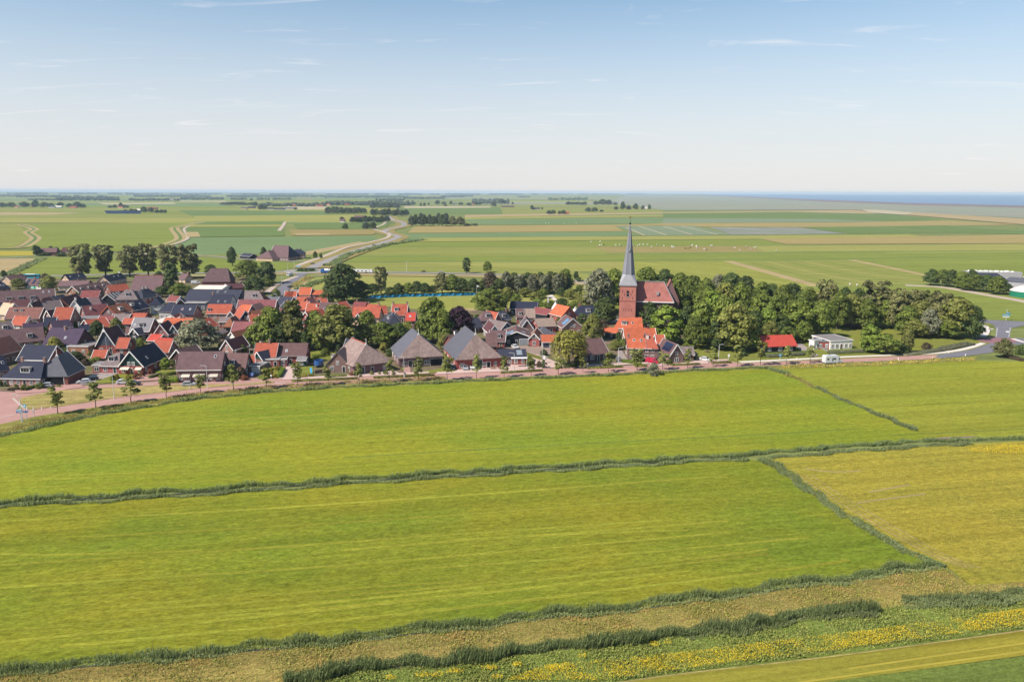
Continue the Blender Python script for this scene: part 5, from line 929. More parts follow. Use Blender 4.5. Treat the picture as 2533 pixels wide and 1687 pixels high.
        part('buttress', MB().add([(xx+1.5, y0-1.0, -0.1), (xx+2.2, y0-1.0, -0.1), (xx+2.2, y0, -0.1), (xx+1.5, y0, -0.1), (xx+1.5, y0-0.4, 8.5), (xx+2.2, y0-0.4, 8.5), (xx+2.2, y0, 9.5), (xx+1.5, y0, 9.5)], [(0, 3, 2, 1), (4, 5, 6, 7), (0, 1, 5, 4), (1, 2, 6, 5), (2, 3, 7, 6), (3, 0, 4, 7)]), 'darkbrick', Nv)
    # transept-like east block with its own gable ridge turned away
    ex0 = x1-5.4; ex1 = x1+2.6; ey0 = y1-3.2; ey1 = y1+6
    Ch = thing('church_chancel', 'maroon gabled roof at the right end of the church', 'church', (A.x, A.y, 0), rz)
    part('wall', MB().box(ex0, ey0, -0.1, ex1, ey1, 12.0), 'darkbrick', Ch); em = (ex0+ex1)/2
    part('roof', solid_roof([(ex0-0.3, ey0-0.3, 11.7), (ex0-0.3, ey1+0.3, 11.7), (ex1+0.3, ey1+0.3, 11.7), (ex1+0.3, ey0-0.3, 11.7), (em, ey0-0.3, 21.4), (em, ey1+0.3, 21.4)], [(0, 4, 5, 1), (3, 2, 5, 4)], 0.25), 'church_roof', Ch)
    part('gable', MB().add([(ex0, ey0, 12), (ex1, ey0, 12), (em, ey0, 21.2), (ex0, ey0+0.3, 12), (ex1, ey0+0.3, 12), (em, ey0+0.3, 21.2)], [(0, 1, 2), (3, 5, 4), (0, 3, 4, 1), (1, 4, 5, 2), (2, 5, 3, 0)]), 'purplebrick', Ch)
B('church_roof', (0.44, 0.15, 0.12), var=0.4, c2=(0.30, 0.14, 0.125), amt2=0.8, scale=0.3, scale2=1.2)
church()
# ------------------------------------------------------------------ vegetation
LM = mat_leaf
LM('leaf_mid', (0.145, 0.191, 0.029), (0.213, 0.252, 0.040)); LM('leaf_dark', (0.074, 0.112, 0.029), (0.108, 0.143, 0.033)); LM('leaf_olive', (0.203, 0.215, 0.047), (0.261, 0.263, 0.056))
LM('leaf_grey', (0.211, 0.218, 0.127), (0.272, 0.268, 0.164)); LM('leaf_poplar', (0.185, 0.189, 0.065), (0.251, 0.236, 0.087)); LM('leaf_lime', (0.30, 0.285, 0.05), (0.36, 0.33, 0.065)); LM('leaf_bright', (0.188, 0.273, 0.035), (0.260, 0.328, 0.044))
LM('leaf_copper', (0.047, 0.019, 0.038), (0.068, 0.027, 0.046)); LM('leaf_yellow', (0.30, 0.24, 0.03), (0.34, 0.26, 0.035)); LM('leaf_red', (0.26, 0.085, 0.05), (0.3, 0.12, 0.06)); LM('leaf_brown', (0.13, 0.10, 0.06), (0.16, 0.11, 0.065))
LM('leaf_far', (0.075, 0.098, 0.053), (0.105, 0.126, 0.068)); LM('leaf_young', (0.218, 0.241, 0.060), (0.307, 0.312, 0.076))
LM('reed', (0.255, 0.30, 0.115), (0.30, 0.345, 0.145), trans=0.4, sc=0.25); LM('reed_dark', (0.205, 0.26, 0.09), (0.245, 0.295, 0.115), trans=0.4, sc=0.3); LM('strawgrass', (0.46, 0.365, 0.115), (0.35, 0.325, 0.09), trans=0.35, sc=0.35); LM('rustgrass', (0.46, 0.29, 0.10), (0.50, 0.37, 0.12), trans=0.35, sc=0.5)
LM('herbleaf', (0.235, 0.275, 0.055), (0.29, 0.305, 0.07), trans=0.25, sc=0.6); LM('petal', (0.72, 0.50, 0.01), (0.78, 0.56, 0.02), trans=0.2, rnd=0.05, sc=1.0); LM('meadowgrass', (0.28, 0.32, 0.035), (0.33, 0.34, 0.05), trans=0.25, sc=0.3); LM('cropleaf', (0.36, 0.325, 0.06), (0.42, 0.34, 0.07), trans=0.25, sc=0.3)
B('bark', (0.13, 0.105, 0.085), var=0.3, scale2=6, stretch=(1, 1, 0.3)); B('barkdark', (0.07, 0.055, 0.045), var=0.3, scale2=6)
def leaves(C, Nrm, size, rng, tilt=0.7):
    """one small quad per leaf spray, set roughly square to its normal"""
    n = len(C); r = rng.normal(size=(n, 3)); Nn = Nrm+tilt*r*0.6; Nn /= np.linalg.norm(Nn, axis=1, keepdims=True)+1e-9
    a = np.cross(Nn, rng.normal(size=(n, 3))); a /= np.linalg.norm(a, axis=1, keepdims=True)+1e-9; b = np.cross(Nn, a)
    s = (size*(0.6+0.8*rng.random((n, 1)))); a = a*s*0.5; b = b*s*0.42
    V = np.stack([C-a, C-b*0.9, C+a, C+b], 1).reshape(-1, 3); Fq = np.arange(4*n).reshape(n, 4); return V, Fq
def crown(name, shape, seed, nclump, per, leaf, mat, H=10.0, W=8.0, base=2.0):
    """a crown H tall with clumps spread through its volume; stands on z=0 of the tree"""
    rng = np.random.default_rng(seed); Cs = []; Ns = []
    zs = rng.random(nclump)
    for i in range(nclump):
        t = (i+rng.random())/nclump
        if shape == 'round': rad = math.sin(math.pi*min(1, 0.12+0.88*t)**0.8)**0.6
        elif shape == 'oval': rad = math.sin(math.pi*(0.06+0.9*t))**0.55*(1.06-0.35*t)
        elif shape == 'column': rad = 0.9*math.sin(math.pi*(0.08+0.86*t))**0.4
        elif shape == 'cone': rad = (1-t)*0.95+0.08
        elif shape == 'vase': rad = 0.45+0.55*math.sin(math.pi*(0.1+0.8*t))**0.6*(0.5+0.6*t)
        elif shape == 'spread': rad = math.sin(math.pi*(0.1+0.85*t))**0.5*(0.75+0.3*math.sin(5*t+seed))
        else: rad = 1
        a = rng.random()*2*math.pi; rr = (W/2)*rad*(0.45+0.55*math.sqrt(rng.random()))*(0.85+0.3*rng.random())
        cr = W*(0.10+0.09*rng.random())*(0.75 if shape in ('vase', 'spread') else 1)
        c = np.array([rr*math.cos(a)*0.86, rr*math.sin(a)*0.86, base+(H-base)*(0.06+0.86*t)])
        d = rng.normal(size=(per, 3)); d /= np.linalg.norm(d, axis=1, keepdims=True); d[:, 2] = np.where(d[:, 2] < -0.35, -d[:, 2], d[:, 2])
        p = c+d*cr*(0.7+0.4*rng.random((per, 1)))*np.array([1, 1, 0.78])
        if shape == 'weep': pass
        Cs.append(p); Ns.append(d+np.array([0, 0, 0.35])+0.35*np.array([math.cos(a), math.sin(a), 0]))
    V, Fq = leaves(np.concatenate(Cs), np.concatenate(Ns), leaf, rng)
    return raw_mesh(name, V, Fq, mat)
def weeping(name, seed, mat, H=10.0, W=9.0):
    rng = np.random.default_rng(seed); Cs = []; Ns = []
    for i in range(150):
        a = rng.random()*2*math.pi; r0 = W/2*math.sqrt(rng.random())*0.95; zt = H*(0.55+0.45*math.sqrt(max(0, 1-(r0/(W/2))**2)))*(0.9+0.12*rng.random()); ln = H*(0.15+0.35*(r0/(W/2)))
        n = 26; z = zt-ln*rng.random(n); p = np.stack([r0*math.cos(a)+rng.normal(size=n)*0.28, r0*math.sin(a)+rng.normal(size=n)*0.28, z], 1); Cs.append(p); Ns.append(np.tile([math.cos(a), math.sin(a), 0.5], (n, 1)))
    V, Fq = leaves(np.concatenate(Cs), np.concatenate(Ns), 0.55, rng); return raw_mesh(name, V, Fq, mat)
def trunk_mesh(seed, H=10.0, base=2.0, W=8.0, r=0.28, mat='bark', limbs=7):
    rng = random.Random(seed); mb = MB(); tip = H*0.8; segs = 5; pts = [Vector((rng.uniform(-.12, .12)*i, rng.uniform(-.12, .12)*i, tip*i/segs)) for i in range(segs+1)]; pts[0] = Vector((0, 0, -0.2))
    for i in range(segs): mb.cyl(pts[i], pts[i+1], r*(1-i/segs*0.85), r*(1-(i+1)/segs*0.85), 7, cap=(i == 0))
    for j in range(limbs):
        t = rng.uniform(0.28, 0.8); p = pts[0].lerp(pts[-1], t); a = rng.random()*6.28; ln = W*0.36*rng.uniform(0.7, 1.1)
        e = p+Vector((math.cos(a)*ln, math.sin(a)*ln, ln*rng.uniform(0.5, 0.9))); m_ = p.lerp(e, 0.5)+Vector((0, 0, -0.15*ln*0.3))
        mb.cyl(p, m_, r*0.4*(1-t*0.5), r*0.25*(1-t*0.5), 5, False); mb.cyl(m_, e, r*0.25*(1-t*0.5), 0.03, 5, False)
    return mb.mesh('trunk', mat, fix=False)
PROTO = {}
def proto(kind, n, shape, nc, per, leaf, W, base, r=0.28, bark='bark', limbs=7):
    PROTO[kind] = [(crown('crown', shape, 100*len(PROTO)+i*7+3, nc, per, leaf, 'leaf_mid', 10.0, W, base), trunk_mesh(50*len(PROTO)+i, 10.0, base, W, r, bark, limbs), W) for i in range(n)]
proto('round', 4, 'round', 62, 66, 0.62, 9.0, 1.2); proto('oval', 4, 'oval', 66, 62, 0.58, 7.0, 0.8); proto('column', 2, 'column', 60, 60, 0.52, 4.2, 0.5); proto('vase', 4, 'vase', 78, 56, 0.52, 6.6, 1.0, 0.3)
proto('young', 4, 'spread', 26, 42, 0.52, 5.4, 3.0, 0.13, 'bark', 8); proto('cone', 2, 'cone', 50, 50, 0.5, 5.0, 0.4, 0.2); proto('bush', 4, 'round', 40, 60, 0.9, 12.0, -1.0, 0.15)
PROTO['weep'] = [(weeping('crown', 5, 'leaf_lime'), trunk_mesh(9, 10, 2, 8, 0.45), 9.0)]
TC = [0]
def tree(x, yb, yt, wpx, kind='round', mat='leaf_mid', label=None, name='tree', group=None, z=0):
    """x, foot and top as surveyed; wpx the crown's breadth on the survey"""
    p = G(x, yb); s = FPX/max(1, (p-CAM).dot(FWD)); h = (yb-yt)/s*1.0; w = wpx/s
    ps = PROTO[kind]; TC[0] += 1; cm, tm, W0 = ps[TC[0] % len(ps)]
    sz = h/10.0; sx = w/W0
    if kind == 'bush':
        o = link(name, cm, None, (p.x, p.y, 0), (0, 0, random.random()*6.28), (sx, sx, sz)); o.material_slots[0].link = 'OBJECT'; o.material_slots[0].material = MATS[mat]
        return tag(o, label, 'bush', group)
    t = link(name, None, None, (p.x, p.y, 0), (0, 0, random.random()*6.28)); tag(t, label, 'tree', group)
    c = link('crown', cm, t, sc=(sx, sx, sz)); c.material_slots[0].link = 'OBJECT'; c.material_slots[0].material = MATS[mat]
    link('trunk', tm, t, sc=(max(sx, sz)*0.9, max(sx, sz)*0.9, sz)); return t
_o = 'first second third fourth fifth sixth seventh eighth ninth tenth eleventh twelfth thirteenth fourteenth fifteenth sixteenth seventeenth eighteenth nineteenth'.split()
ORD = _o+[t if not k else f'{b}-{_o[k-1]}' for b, t in (('twenty', 'twentieth'), ('thirty', 'thirtieth'), ('forty', 'fortieth')) for k in range(10)]
# tall row behind the left quarter
for i, (x, yb, yt, wp) in enumerate([(201, 690, 603, 58), (262, 684, 605, 54), (322, 686, 606, 54), (368, 684, 600, 52), (420, 690, 603, 50), (470, 690, 602, 58)]):
    tree(x, yb, yt, wp, 'vase', 'leaf_poplar', f'tall roadside tree, {ORD[i]} from the left in the row of six', 'roadside_tree', 'row of six tall trees')
tree(427, 728, 648, 36, 'column', 'leaf_dark', 'dark slim column tree in front of the row of six', 'column_tree'); tree(447, 740, 700, 52, 'round', 'leaf_mid', 'low green tree at the foot of the dark slim tree'); tree(402, 735, 708, 40, 'round', 'leaf_dark', 'dark low tree left of the dark slim tree'); tree(396, 708, 672, 34, 'round', 'leaf_dark', 'dark tree under the fourth tall roadside tree')
for i, (x, yb, yt, wp) in enumerate([(91, 633, 607, 24), (127, 631, 609, 16), (141, 631, 611, 14)]): tree(x, yb, yt, wp, 'oval', 'leaf_dark', f'small dark tree by the far lane, {ORD[i]} of three', 'small_tree', 'three small trees by the far lane')
tree(110, 633, 624, 30, 'bush', 'leaf_dark', 'dark hedge bush left of the lane house', 'bush'); tree(155, 634, 625, 36, 'bush', 'leaf_dark', 'dark hedge bush right of the lane house', 'bush'); tree(10, 688, 669, 16, 'round', 'leaf_dark', 'small dark tree at the left edge above the village')
tree(46, 715, 688, 34, 'round', 'leaf_olive', 'olive tree before the house with the blue bus'); tree(122, 718, 682, 42, 'round', 'leaf_olive', 'olive garden tree left of the wide bungalow'); tree(112, 690, 677, 20, 'round', 'leaf_brown', 'brownish treetop right of the blue bus')
tree(193, 736, 718, 14, 'bush', 'leaf_grey', 'pale bush by the dark red roof', 'bush'); tree(4, 755, 735, 16, 'round', 'leaf_mid', 'green tree cut by the left edge')
tree(243, 838, 793, 38, 'round', 'leaf_dark', 'dark round tree at the middle of the left quarter', 'round_tree'); tree(290, 838, 788, 40, 'round', 'leaf_olive', 'olive tree just right of the dark round tree'); tree(188, 812, 795, 26, 'bush', 'leaf_mid', 'green garden bushes behind the plain purple roof', 'bush'); tree(110, 832, 808, 22, 'round', 'leaf_mid', 'small green tree left of the plain purple roof'); tree(160, 818, 803, 22, 'bush', 'leaf_mid', 'low green bush above the plain purple roof', 'bush')
tree(138, 878, 834, 44, 'round', 'leaf_lime', 'yellow-green garden tree before the plain purple roof'); tree(95, 872, 850, 30, 'bush', 'leaf_mid', 'dark green bush left of the yellow-green tree', 'bush'); tree(158, 890, 860, 36, 'round', 'leaf_mid', 'green garden tree right below the yellow-green tree'); tree(68, 902, 880, 40, 'round', 'leaf_olive', 'brown-olive tree before the navy barn roof'); tree(190, 896, 870, 44, 'round', 'leaf_dark', 'dark garden tree below the flat orange annex'); tree(212, 904, 886, 22, 'bush', 'leaf_brown', 'tan round bush behind the grey barn', 'bush'); tree(240, 900, 882, 34, 'bush', 'leaf_mid', 'leafy green bush left of the small red shed', 'bush'); tree(178, 890, 872, 26, 'bush', 'leaf_bright', 'bright green bush above the grey barn', 'bush')
tree(350, 858, 835, 30, 'bush', 'leaf_mid', 'green hedge bush under the light grey roof', 'bush'); tree(250, 865, 842, 22, 'round', 'leaf_grey', 'pale tree in front of the tall black gable')
tree(491, 870, 788, 98, 'round', 'leaf_grey', 'large silver-grey willow in the left quarter', 'silver_willow'); tree(410, 915, 884, 26, 'oval', 'leaf_bright', 'clipped round green tree left of the brown double house'); tree(428, 908, 888, 16, 'oval', 'leaf_olive', 'narrow olive shrub tree by the brown double house'); tree(450, 886, 866, 30, 'bush', 'leaf_olive', 'olive bush behind the double house roof', 'bush')
tree(612, 692, 644, 66, 'round', 'leaf_mid', 'broad tree right of the big farm roof'); tree(661, 702, 647, 52, 'oval', 'leaf_dark', 'tall dark tree right of the broad farm tree'); tree(630, 728, 682, 54, 'round', 'leaf_dark', 'dark tree in front of the two farm trees'); tree(600, 722, 698, 30, 'round', 'leaf_brown', 'brownish tree left of the dark farm tree'); tree(521, 678, 655, 34, 'round', 'leaf_dark', 'dark tree behind the left end of the big farm roof'); tree(660, 708, 690, 44, 'bush', 'leaf_mid', 'green bush row by the entrance cycle track', 'bush'); tree(683, 734, 716, 24, 'bush', 'leaf_mid', 'clipped bush beside the entrance road', 'bush')
tree(528, 783, 762, 30, 'round', 'leaf_mid', 'small green tree before the red roof with dormers'); tree(492, 788, 770, 26, 'round', 'leaf_brown', 'brown-leaved tree above the silver willow'); tree(548, 786, 768, 26, 'round', 'leaf_dark', 'dark small tree right of the small green one')
# big trees left of centre
tree(672, 862, 762, 92, 'round', 'leaf_mid', 'wide mid-green tree left in the central pair'); tree(728, 866, 738, 54, 'column', 'leaf_olive', 'tall column-shaped tree in the central group', 'column_tree'); tree(640, 862, 800, 62, 'round', 'leaf_mid', 'lower green tree at the left of the central group'); tree(700, 866, 800, 60, 'round', 'leaf_dark', 'dark tree between the column tree and the wide one')
tree(834, 866, 756, 122, 'round', 'leaf_olive', 'great yellow-green lime tree at centre-left', 'lime_tree'); tree(782, 862, 770, 66, 'round', 'leaf_mid', 'green tree leaning on the left of the great lime'); tree(858, 866, 800, 70, 'round', 'leaf_dark', 'dark tree at the right foot of the great lime'); tree(803, 868, 815, 60, 'round', 'leaf_mid', 'lower green tree before the great lime'); tree(755, 868, 820, 44, 'round', 'leaf_dark', 'dark tree beside the brown roof end')
tree(909, 822, 768, 46, 'round', 'leaf_mid', 'green tree before the wide red roof'); tree(946, 858, 796, 82, 'round', 'leaf_mid', 'green tree behind the leftmost thatch'); tree(898, 860, 802, 62, 'round', 'leaf_olive', 'olive tree right of the great lime'); tree(988, 856, 800, 62, 'round', 'leaf_dark', 'dark tree behind the middle thatched roof'); tree(1010, 832, 795, 40, 'round', 'leaf_olive', 'olive small tree right of the blue-grey roof'); tree(950, 872, 846, 24, 'oval', 'leaf_lime', 'small yellow-green tree between two thatched roofs')
tree(838, 880, 850, 24, 'cone', 'leaf_dark', 'bluish dark conifer left of the leftmost thatch', 'conifer'); tree(852, 882, 856, 22, 'cone', 'leaf_mid', 'green conifer beside the bluish one', 'conifer'); tree(805, 880, 860, 26, 'bush', 'leaf_mid', 'green bush behind the small grey house', 'bush'); tree(965, 880, 862, 30, 'bush', 'leaf_dark', 'dark bush left of the middle thatched farmhouse', 'bush')
tree(1070, 850, 734, 84, 'oval', 'leaf_mid', 'tall green tree above the middle thatched roof', 'tall_tree'); tree(1094, 858, 768, 60, 'round', 'leaf_mid', 'green tree right of the tall one over the thatch'); tree(1136, 850, 760, 84, 'round', 'leaf_copper', 'dark purple copper beech', 'copper_beech'); tree(1104, 870, 822, 44, 'round', 'leaf_olive', 'round olive tree between the two larger thatched roofs'); tree(1050, 845, 790, 50, 'round', 'leaf_mid', 'green tree left of the tall one over the thatch'); tree(1106, 876, 858, 16, 'oval', 'leaf_brown', 'small red-brown tree in the thatched farm garden')
# trees along sports field
tree(851, 748, 656, 98, 'round', 'leaf_dark', 'largest dark tree left of the sports field', 'large_tree'); tree(826, 752, 700, 66, 'round', 'leaf_dark', 'dark tree at the left foot of the largest one'); tree(893, 744, 696, 52, 'round', 'leaf_dark', 'dark tree right of the largest one'); tree(943, 728, 658, 38, 'vase', 'leaf_poplar', 'single tall thin tree above the blue net')
for i, (x, yb, yt, wp, mt) in enumerate([(922, 732, 702, 34, 'leaf_dark'), (966, 730, 710, 30, 'leaf_dark'), (986, 729, 701, 30, 'leaf_dark'), (1010, 728, 700, 34, 'leaf_mid'), (1030, 728, 696, 32, 'leaf_dark'), (1050, 728, 700, 32, 'leaf_dark'), (1070, 727, 706, 26, 'leaf_dark'), (1094, 727, 676, 46, 'leaf_poplar'), (1118, 727, 680, 44, 'leaf_mid'), (1140, 727, 688, 44, 'leaf_dark'), (1172, 728, 690, 40, 'leaf_dark'), (1196, 728, 692, 36, 'leaf_dark'), (1213, 728, 674, 44, 'leaf_brown'), (1232, 730, 690, 38, 'leaf_dark')]):
    tree(x, yb, yt, wp, 'round', mt, f'{ORD[i]} tree from the left in the row behind the blue net', 'hedgerow_tree', 'tree row behind the blue net')
tree(1211, 780, 716, 104, 'spread' if False else 'round', 'leaf_mid', 'broad spreading tree right of the sports field', 'spreading_tree'); tree(1154, 676, 636, 22, 'column', 'leaf_dark', 'lone slim dark tree beyond the east road', 'lone_tree'); tree(1205, 674, 647, 24, 'round', 'leaf_mid', 'lone small tree right of the slim one beyond the road', 'lone_tree'); tree(1048, 674, 669, 12, 'bush', 'leaf_dark', 'small bush on the near side of the east road', 'bush')
for i in range(15): tree(1252+i*10.5, 729-(i % 3)*3, 674+(i*7 % 11)-3, 30, 'vase' if i % 2 else 'oval', ['leaf_grey', 'leaf_poplar', 'leaf_dark'][i % 3], f'grey-green grove tree behind the navy hall, {ORD[i]} from the left', 'grove_tree', 'grove behind the navy hall')
tree(1398, 720, 666, 40, 'round', 'leaf_mid', 'taller tree at the right end of the grove behind the hall'); tree(1425, 694, 671, 16, 'oval', 'leaf_dark', 'small dark tree alone near the east road'); tree(1433, 697, 686, 18, 'bush', 'leaf_dark', 'dark bush beside the small tree near the east road', 'bush'); tree(1405, 722, 690, 24, 'oval', 'leaf_dark', 'dark narrow tree right of the grove'); tree(1432, 724, 704, 18, 'oval', 'leaf_mid', 'little orchard tree near the tall white mast')
for i, (x, yb, yt, wp, mt) in enumerate([(1255, 745, 710, 34, 'leaf_olive'), (1278, 752, 728, 30, 'leaf_mid'), (1300, 735, 712, 36, 'leaf_olive'), (1322, 742, 722, 34, 'leaf_olive'), (1344, 738, 714, 30, 'leaf_mid'), (1330, 758, 740, 36, 'leaf_bright'), (1360, 764, 744, 40, 'leaf_mid'), (1390, 734, 712, 28, 'leaf_dark'), (1412, 742, 714, 36, 'leaf_olive'), (1432, 748, 722, 34, 'leaf_olive'), (1390, 765, 738, 38, 'leaf_dark'), (1420, 768, 745, 34, 'leaf_mid'), (1448, 772, 728, 46, 'leaf_olive'), (1275, 742, 726, 24, 'leaf_mid')]):
    tree(x, yb, yt, wp, 'round', mt, f'orchard tree {ORD[i]} counted from the left behind the tents', 'orchard_tree', 'orchard behind the tents')
# church trees
for a in [(1480, 775, 668, 76, 'round', 'leaf_grey', 'big grey-green tree at the left of the tower'), (1518, 770, 666, 58, 'round', 'leaf_mid', 'tree touching the left side of the spire foot'), (1497, 800, 736, 66, 'round', 'leaf_dark', 'dark tree beside the left foot of the tower'), (1465, 842, 778, 56, 'round', 'leaf_olive', 'olive tree below the navy-roofed house'), (1490, 832, 790, 34, 'round', 'leaf_brown', 'brownish tree left of the low orange roof'), (1440, 800, 775, 26, 'round', 'leaf_dark', 'small dark tree at the navy-roofed house'), (1504, 800, 768, 34, 'round', 'leaf_mid', 'green tree at the bottom left of the tower'), (1532, 845, 820, 26, 'oval', 'leaf_dark', 'dark conifer left of the large orange house'), (1545, 862, 838, 36, 'round', 'leaf_mid', 'green tree left of the large orange house'), (1520, 866, 842, 30, 'round', 'leaf_olive', 'olive bushy tree at the drive'), (1425, 860, 838, 26, 'round', 'leaf_dark', 'dark tree above the weeping willow'),
    (1600, 745, 664, 78, 'round', 'leaf_mid', 'tree behind the church nave, left one'), (1642, 745, 668, 60, 'round', 'leaf_dark', 'tree behind the church nave, right one'), (1680, 760, 676, 62, 'round', 'leaf_mid', 'tree just right of the church end'), (1604, 812, 745, 60, 'round', 'leaf_dark', 'dark tree in front of the nave'), (1648, 850, 755, 92, 'oval', 'leaf_bright', 'bright green egg-shaped tree right of the orange roofs'), (1640, 800, 736, 56, 'round', 'leaf_olive', 'olive tree in front of the nave roof')]: tree(*a)
GR = [(1712, 765, 680, 56, 'leaf_mid'), (1745, 768, 690, 60, 'leaf_mid'), (1775, 760, 682, 56, 'leaf_grey'), (1803, 762, 674, 74, 'leaf_dark'), (1840, 765, 684, 60, 'leaf_dark'), (1700, 800, 705, 70, 'leaf_mid'), (1742, 805, 712, 74, 'leaf_mid'), (1790, 800, 700, 70, 'leaf_olive'), (1828, 800, 700, 66, 'leaf_mid'), (1862, 800, 714, 64, 'leaf_mid'), (1905, 782, 705, 66, 'leaf_dark'), (1955, 785, 703, 74, 'leaf_dark'), (1880, 820, 722, 60, 'leaf_mid'), (1920, 830, 730, 66, 'leaf_mid'), (1698, 845, 760, 62, 'leaf_dark'), (1735, 850, 742, 66, 'leaf_mid'), (1785, 850, 732, 74, 'leaf_mid'), (1815, 868, 752, 100, 'leaf_olive'), (1776, 866, 790, 60, 'leaf_dark'), (1862, 848, 770, 56, 'leaf_dark'), (1895, 846, 762, 54, 'leaf_bright'), (1968, 838, 744, 84, 'leaf_mid'), (1930, 846, 780, 56, 'leaf_dark'), (1986, 846, 796, 48, 'leaf_mid'), (2018, 828, 776, 50, 'leaf_bright'), (1948, 850, 808, 50, 'leaf_mid'), (1674, 806, 712, 66, 'leaf_mid'), (1640, 796, 728, 52, 'leaf_mid'), (1850, 868, 788, 56, 'leaf_mid'), (1905, 862, 792, 50, 'leaf_olive'), (1990, 812, 712, 66, 'leaf_mid'), (2028, 836, 744, 66, 'leaf_mid'), (1720, 862, 784, 60, 'leaf_mid'), (1760, 820, 718, 70, 'leaf_bright'), (1880, 786, 700, 60, 'leaf_mid'), (1935, 800, 708, 66, 'leaf_mid')]
for i, (x, yb, yt, wp, mt) in enumerate(GR): tree(x, yb, yt, wp, 'round' if i % 3 else 'oval', mt, f'churchyard wood tree, {ORD[i]} counted from the back left to the front right', 'churchyard_tree', 'churchyard wood')
for i, (x, yb, yt, wp, mt, kd) in enumerate([(2042, 810, 692, 66, 'leaf_poplar', 'vase'), (2085, 800, 712, 50, 'leaf_dark', 'round'), (2120, 800, 716, 56, 'leaf_dark', 'round'), (2160, 806, 690, 76, 'leaf_poplar', 'vase'), (2190, 812, 742, 50, 'leaf_mid', 'round'), (2218, 818, 712, 58, 'leaf_poplar', 'vase'), (2250, 818, 714, 54, 'leaf_poplar', 'vase'), (2290, 818, 716, 60, 'leaf_poplar', 'vase'), (2322, 822, 722, 56, 'leaf_poplar', 'vase'), (2362, 836, 736, 88, 'leaf_olive', 'round'), (2398, 838, 758, 66, 'leaf_dark', 'round'), (2262, 836, 790, 56, 'leaf_olive', 'round'), (2297, 836, 764, 46, 'leaf_grey', 'round'), (2340, 838, 790, 60, 'leaf_mid', 'round'), (2010, 800, 735, 50, 'leaf_dark', 'round'), (2070, 815, 722, 64, 'leaf_mid', 'round'), (2104, 812, 728, 60, 'leaf_olive', 'round'), (2140, 815, 740, 60, 'leaf_mid', 'round'), (2205, 812, 738, 60, 'leaf_olive', 'round'), (2240, 830, 758, 60, 'leaf_mid', 'round'), (2275, 826, 742, 56, 'leaf_olive', 'round'), (2310, 830, 748, 60, 'leaf_poplar', 'round')]):
    tree(x, yb, yt, wp, kd, mt, f'park tree right of the wood, {ORD[i]} as listed from the left'.replace(' as listed', ' roughly'), 'park_tree', 'open park trees right of the wood')
for a in [(2150, 872, 802, 58, 'oval', 'leaf_bright', 'rounded green tree right of the white modern building'), (2190, 876, 826, 62, 'round', 'leaf_mid', 'wide green bush tree beside the rounded one'), (2242, 874, 818, 34, 'oval', 'leaf_olive', 'narrow olive tree at the right of the bush group'), (2226, 876, 848, 40, 'round', 'leaf_dark', 'dark low bush tree in the group by the cycle path'), (2480, 884, 838, 46, 'round', 'leaf_poplar', 'round brownish tree beside the right junction')]: tree(*a)
tree(2291, 864, 847, 24, 'bush', 'leaf_brown', 'round brown bush beside the curving cycle path', 'bush'); tree(2530, 878, 852, 44, 'bush', 'leaf_dark', 'dark green hedge bush at the right edge', 'bush'); tree(1616, 929, 897, 30, 'bush', 'leaf_grey', 'grey-green bush alone on the meadow side of the road', 'bush')
for i, (x, yb, yt, wp) in enumerate([(2302, 706, 667, 38), (2330, 708, 668, 36), (2352, 710, 668, 36), (2378, 714, 672, 40), (2400, 708, 668, 36), (2412, 720, 680, 44), (2438, 722, 680, 42), (2465, 728, 684, 46), (2482, 728, 694, 36), (2390, 718, 690, 40)]): tree(x, yb, yt, wp, 'round', 'leaf_mid' if i % 2 else 'leaf_dark', f'dense tree before the right barns, {ORD[i]} from the left', 'grove_tree', 'grove before the right barns')
tree(1407, 906, 812, 94, 'weep', 'leaf_lime', 'yellow-green weeping willow by the road', 'weeping_willow'); tree(575, 658, 612, 0.1+26, 'round', 'leaf_dark', 'dark tree left of the lone farm'); tree(653, 640, 612, 18, 'round', 'leaf_dark', 'tree behind the left wing of the lone farm')
tree(780, 640, 622, 12, 'oval', 'leaf_mid', 'slim garden tree right of the lone farm'); tree(658, 642, 630, 10, 'bush', 'leaf_mid', 'bush before the lone farm barn', 'bush'); tree(794, 640, 626, 10, 'oval', 'leaf_mid', 'second slim garden tree right of the lone farm')
# young street trees
ST = [(143, 1024, 951, 56), (237, 1011, 942, 58), (325, 996, 934, 56), (412, 985, 920, 48), (497, 974, 924, 42), (578, 968, 898, 46), (660, 961, 908, 46), (737, 957, 892, 42), (812, 953, 901, 34), (888.5, 950, 896, 30), (964, 946, 888, 38), (1035, 943, 880, 40), (1106, 941, 875, 42), (1179, 937, 874, 34), (1247, 934, 879, 34), (1314, 930, 886, 34), (1381, 927, 885, 42), (1442, 923, 882, 24), (1505, 921, 869, 40), (1576, 918, 859, 56), (1639, 915, 869, 40), (1701, 912, 860, 36), (1764, 908, 856, 32), (1824, 907, 850, 38), (1881, 904, 841, 40), (1945, 901, 853, 36), (2003, 898, 854, 34)]
for i, (x, yb, yt, wp) in enumerate(ST): tree(x, yb, yt, wp, 'young', 'leaf_young' if i % 3 else 'leaf_olive', f'young street tree, {ORD[i]} from the left along the road', 'street_tree', 'young trees lining the village road')
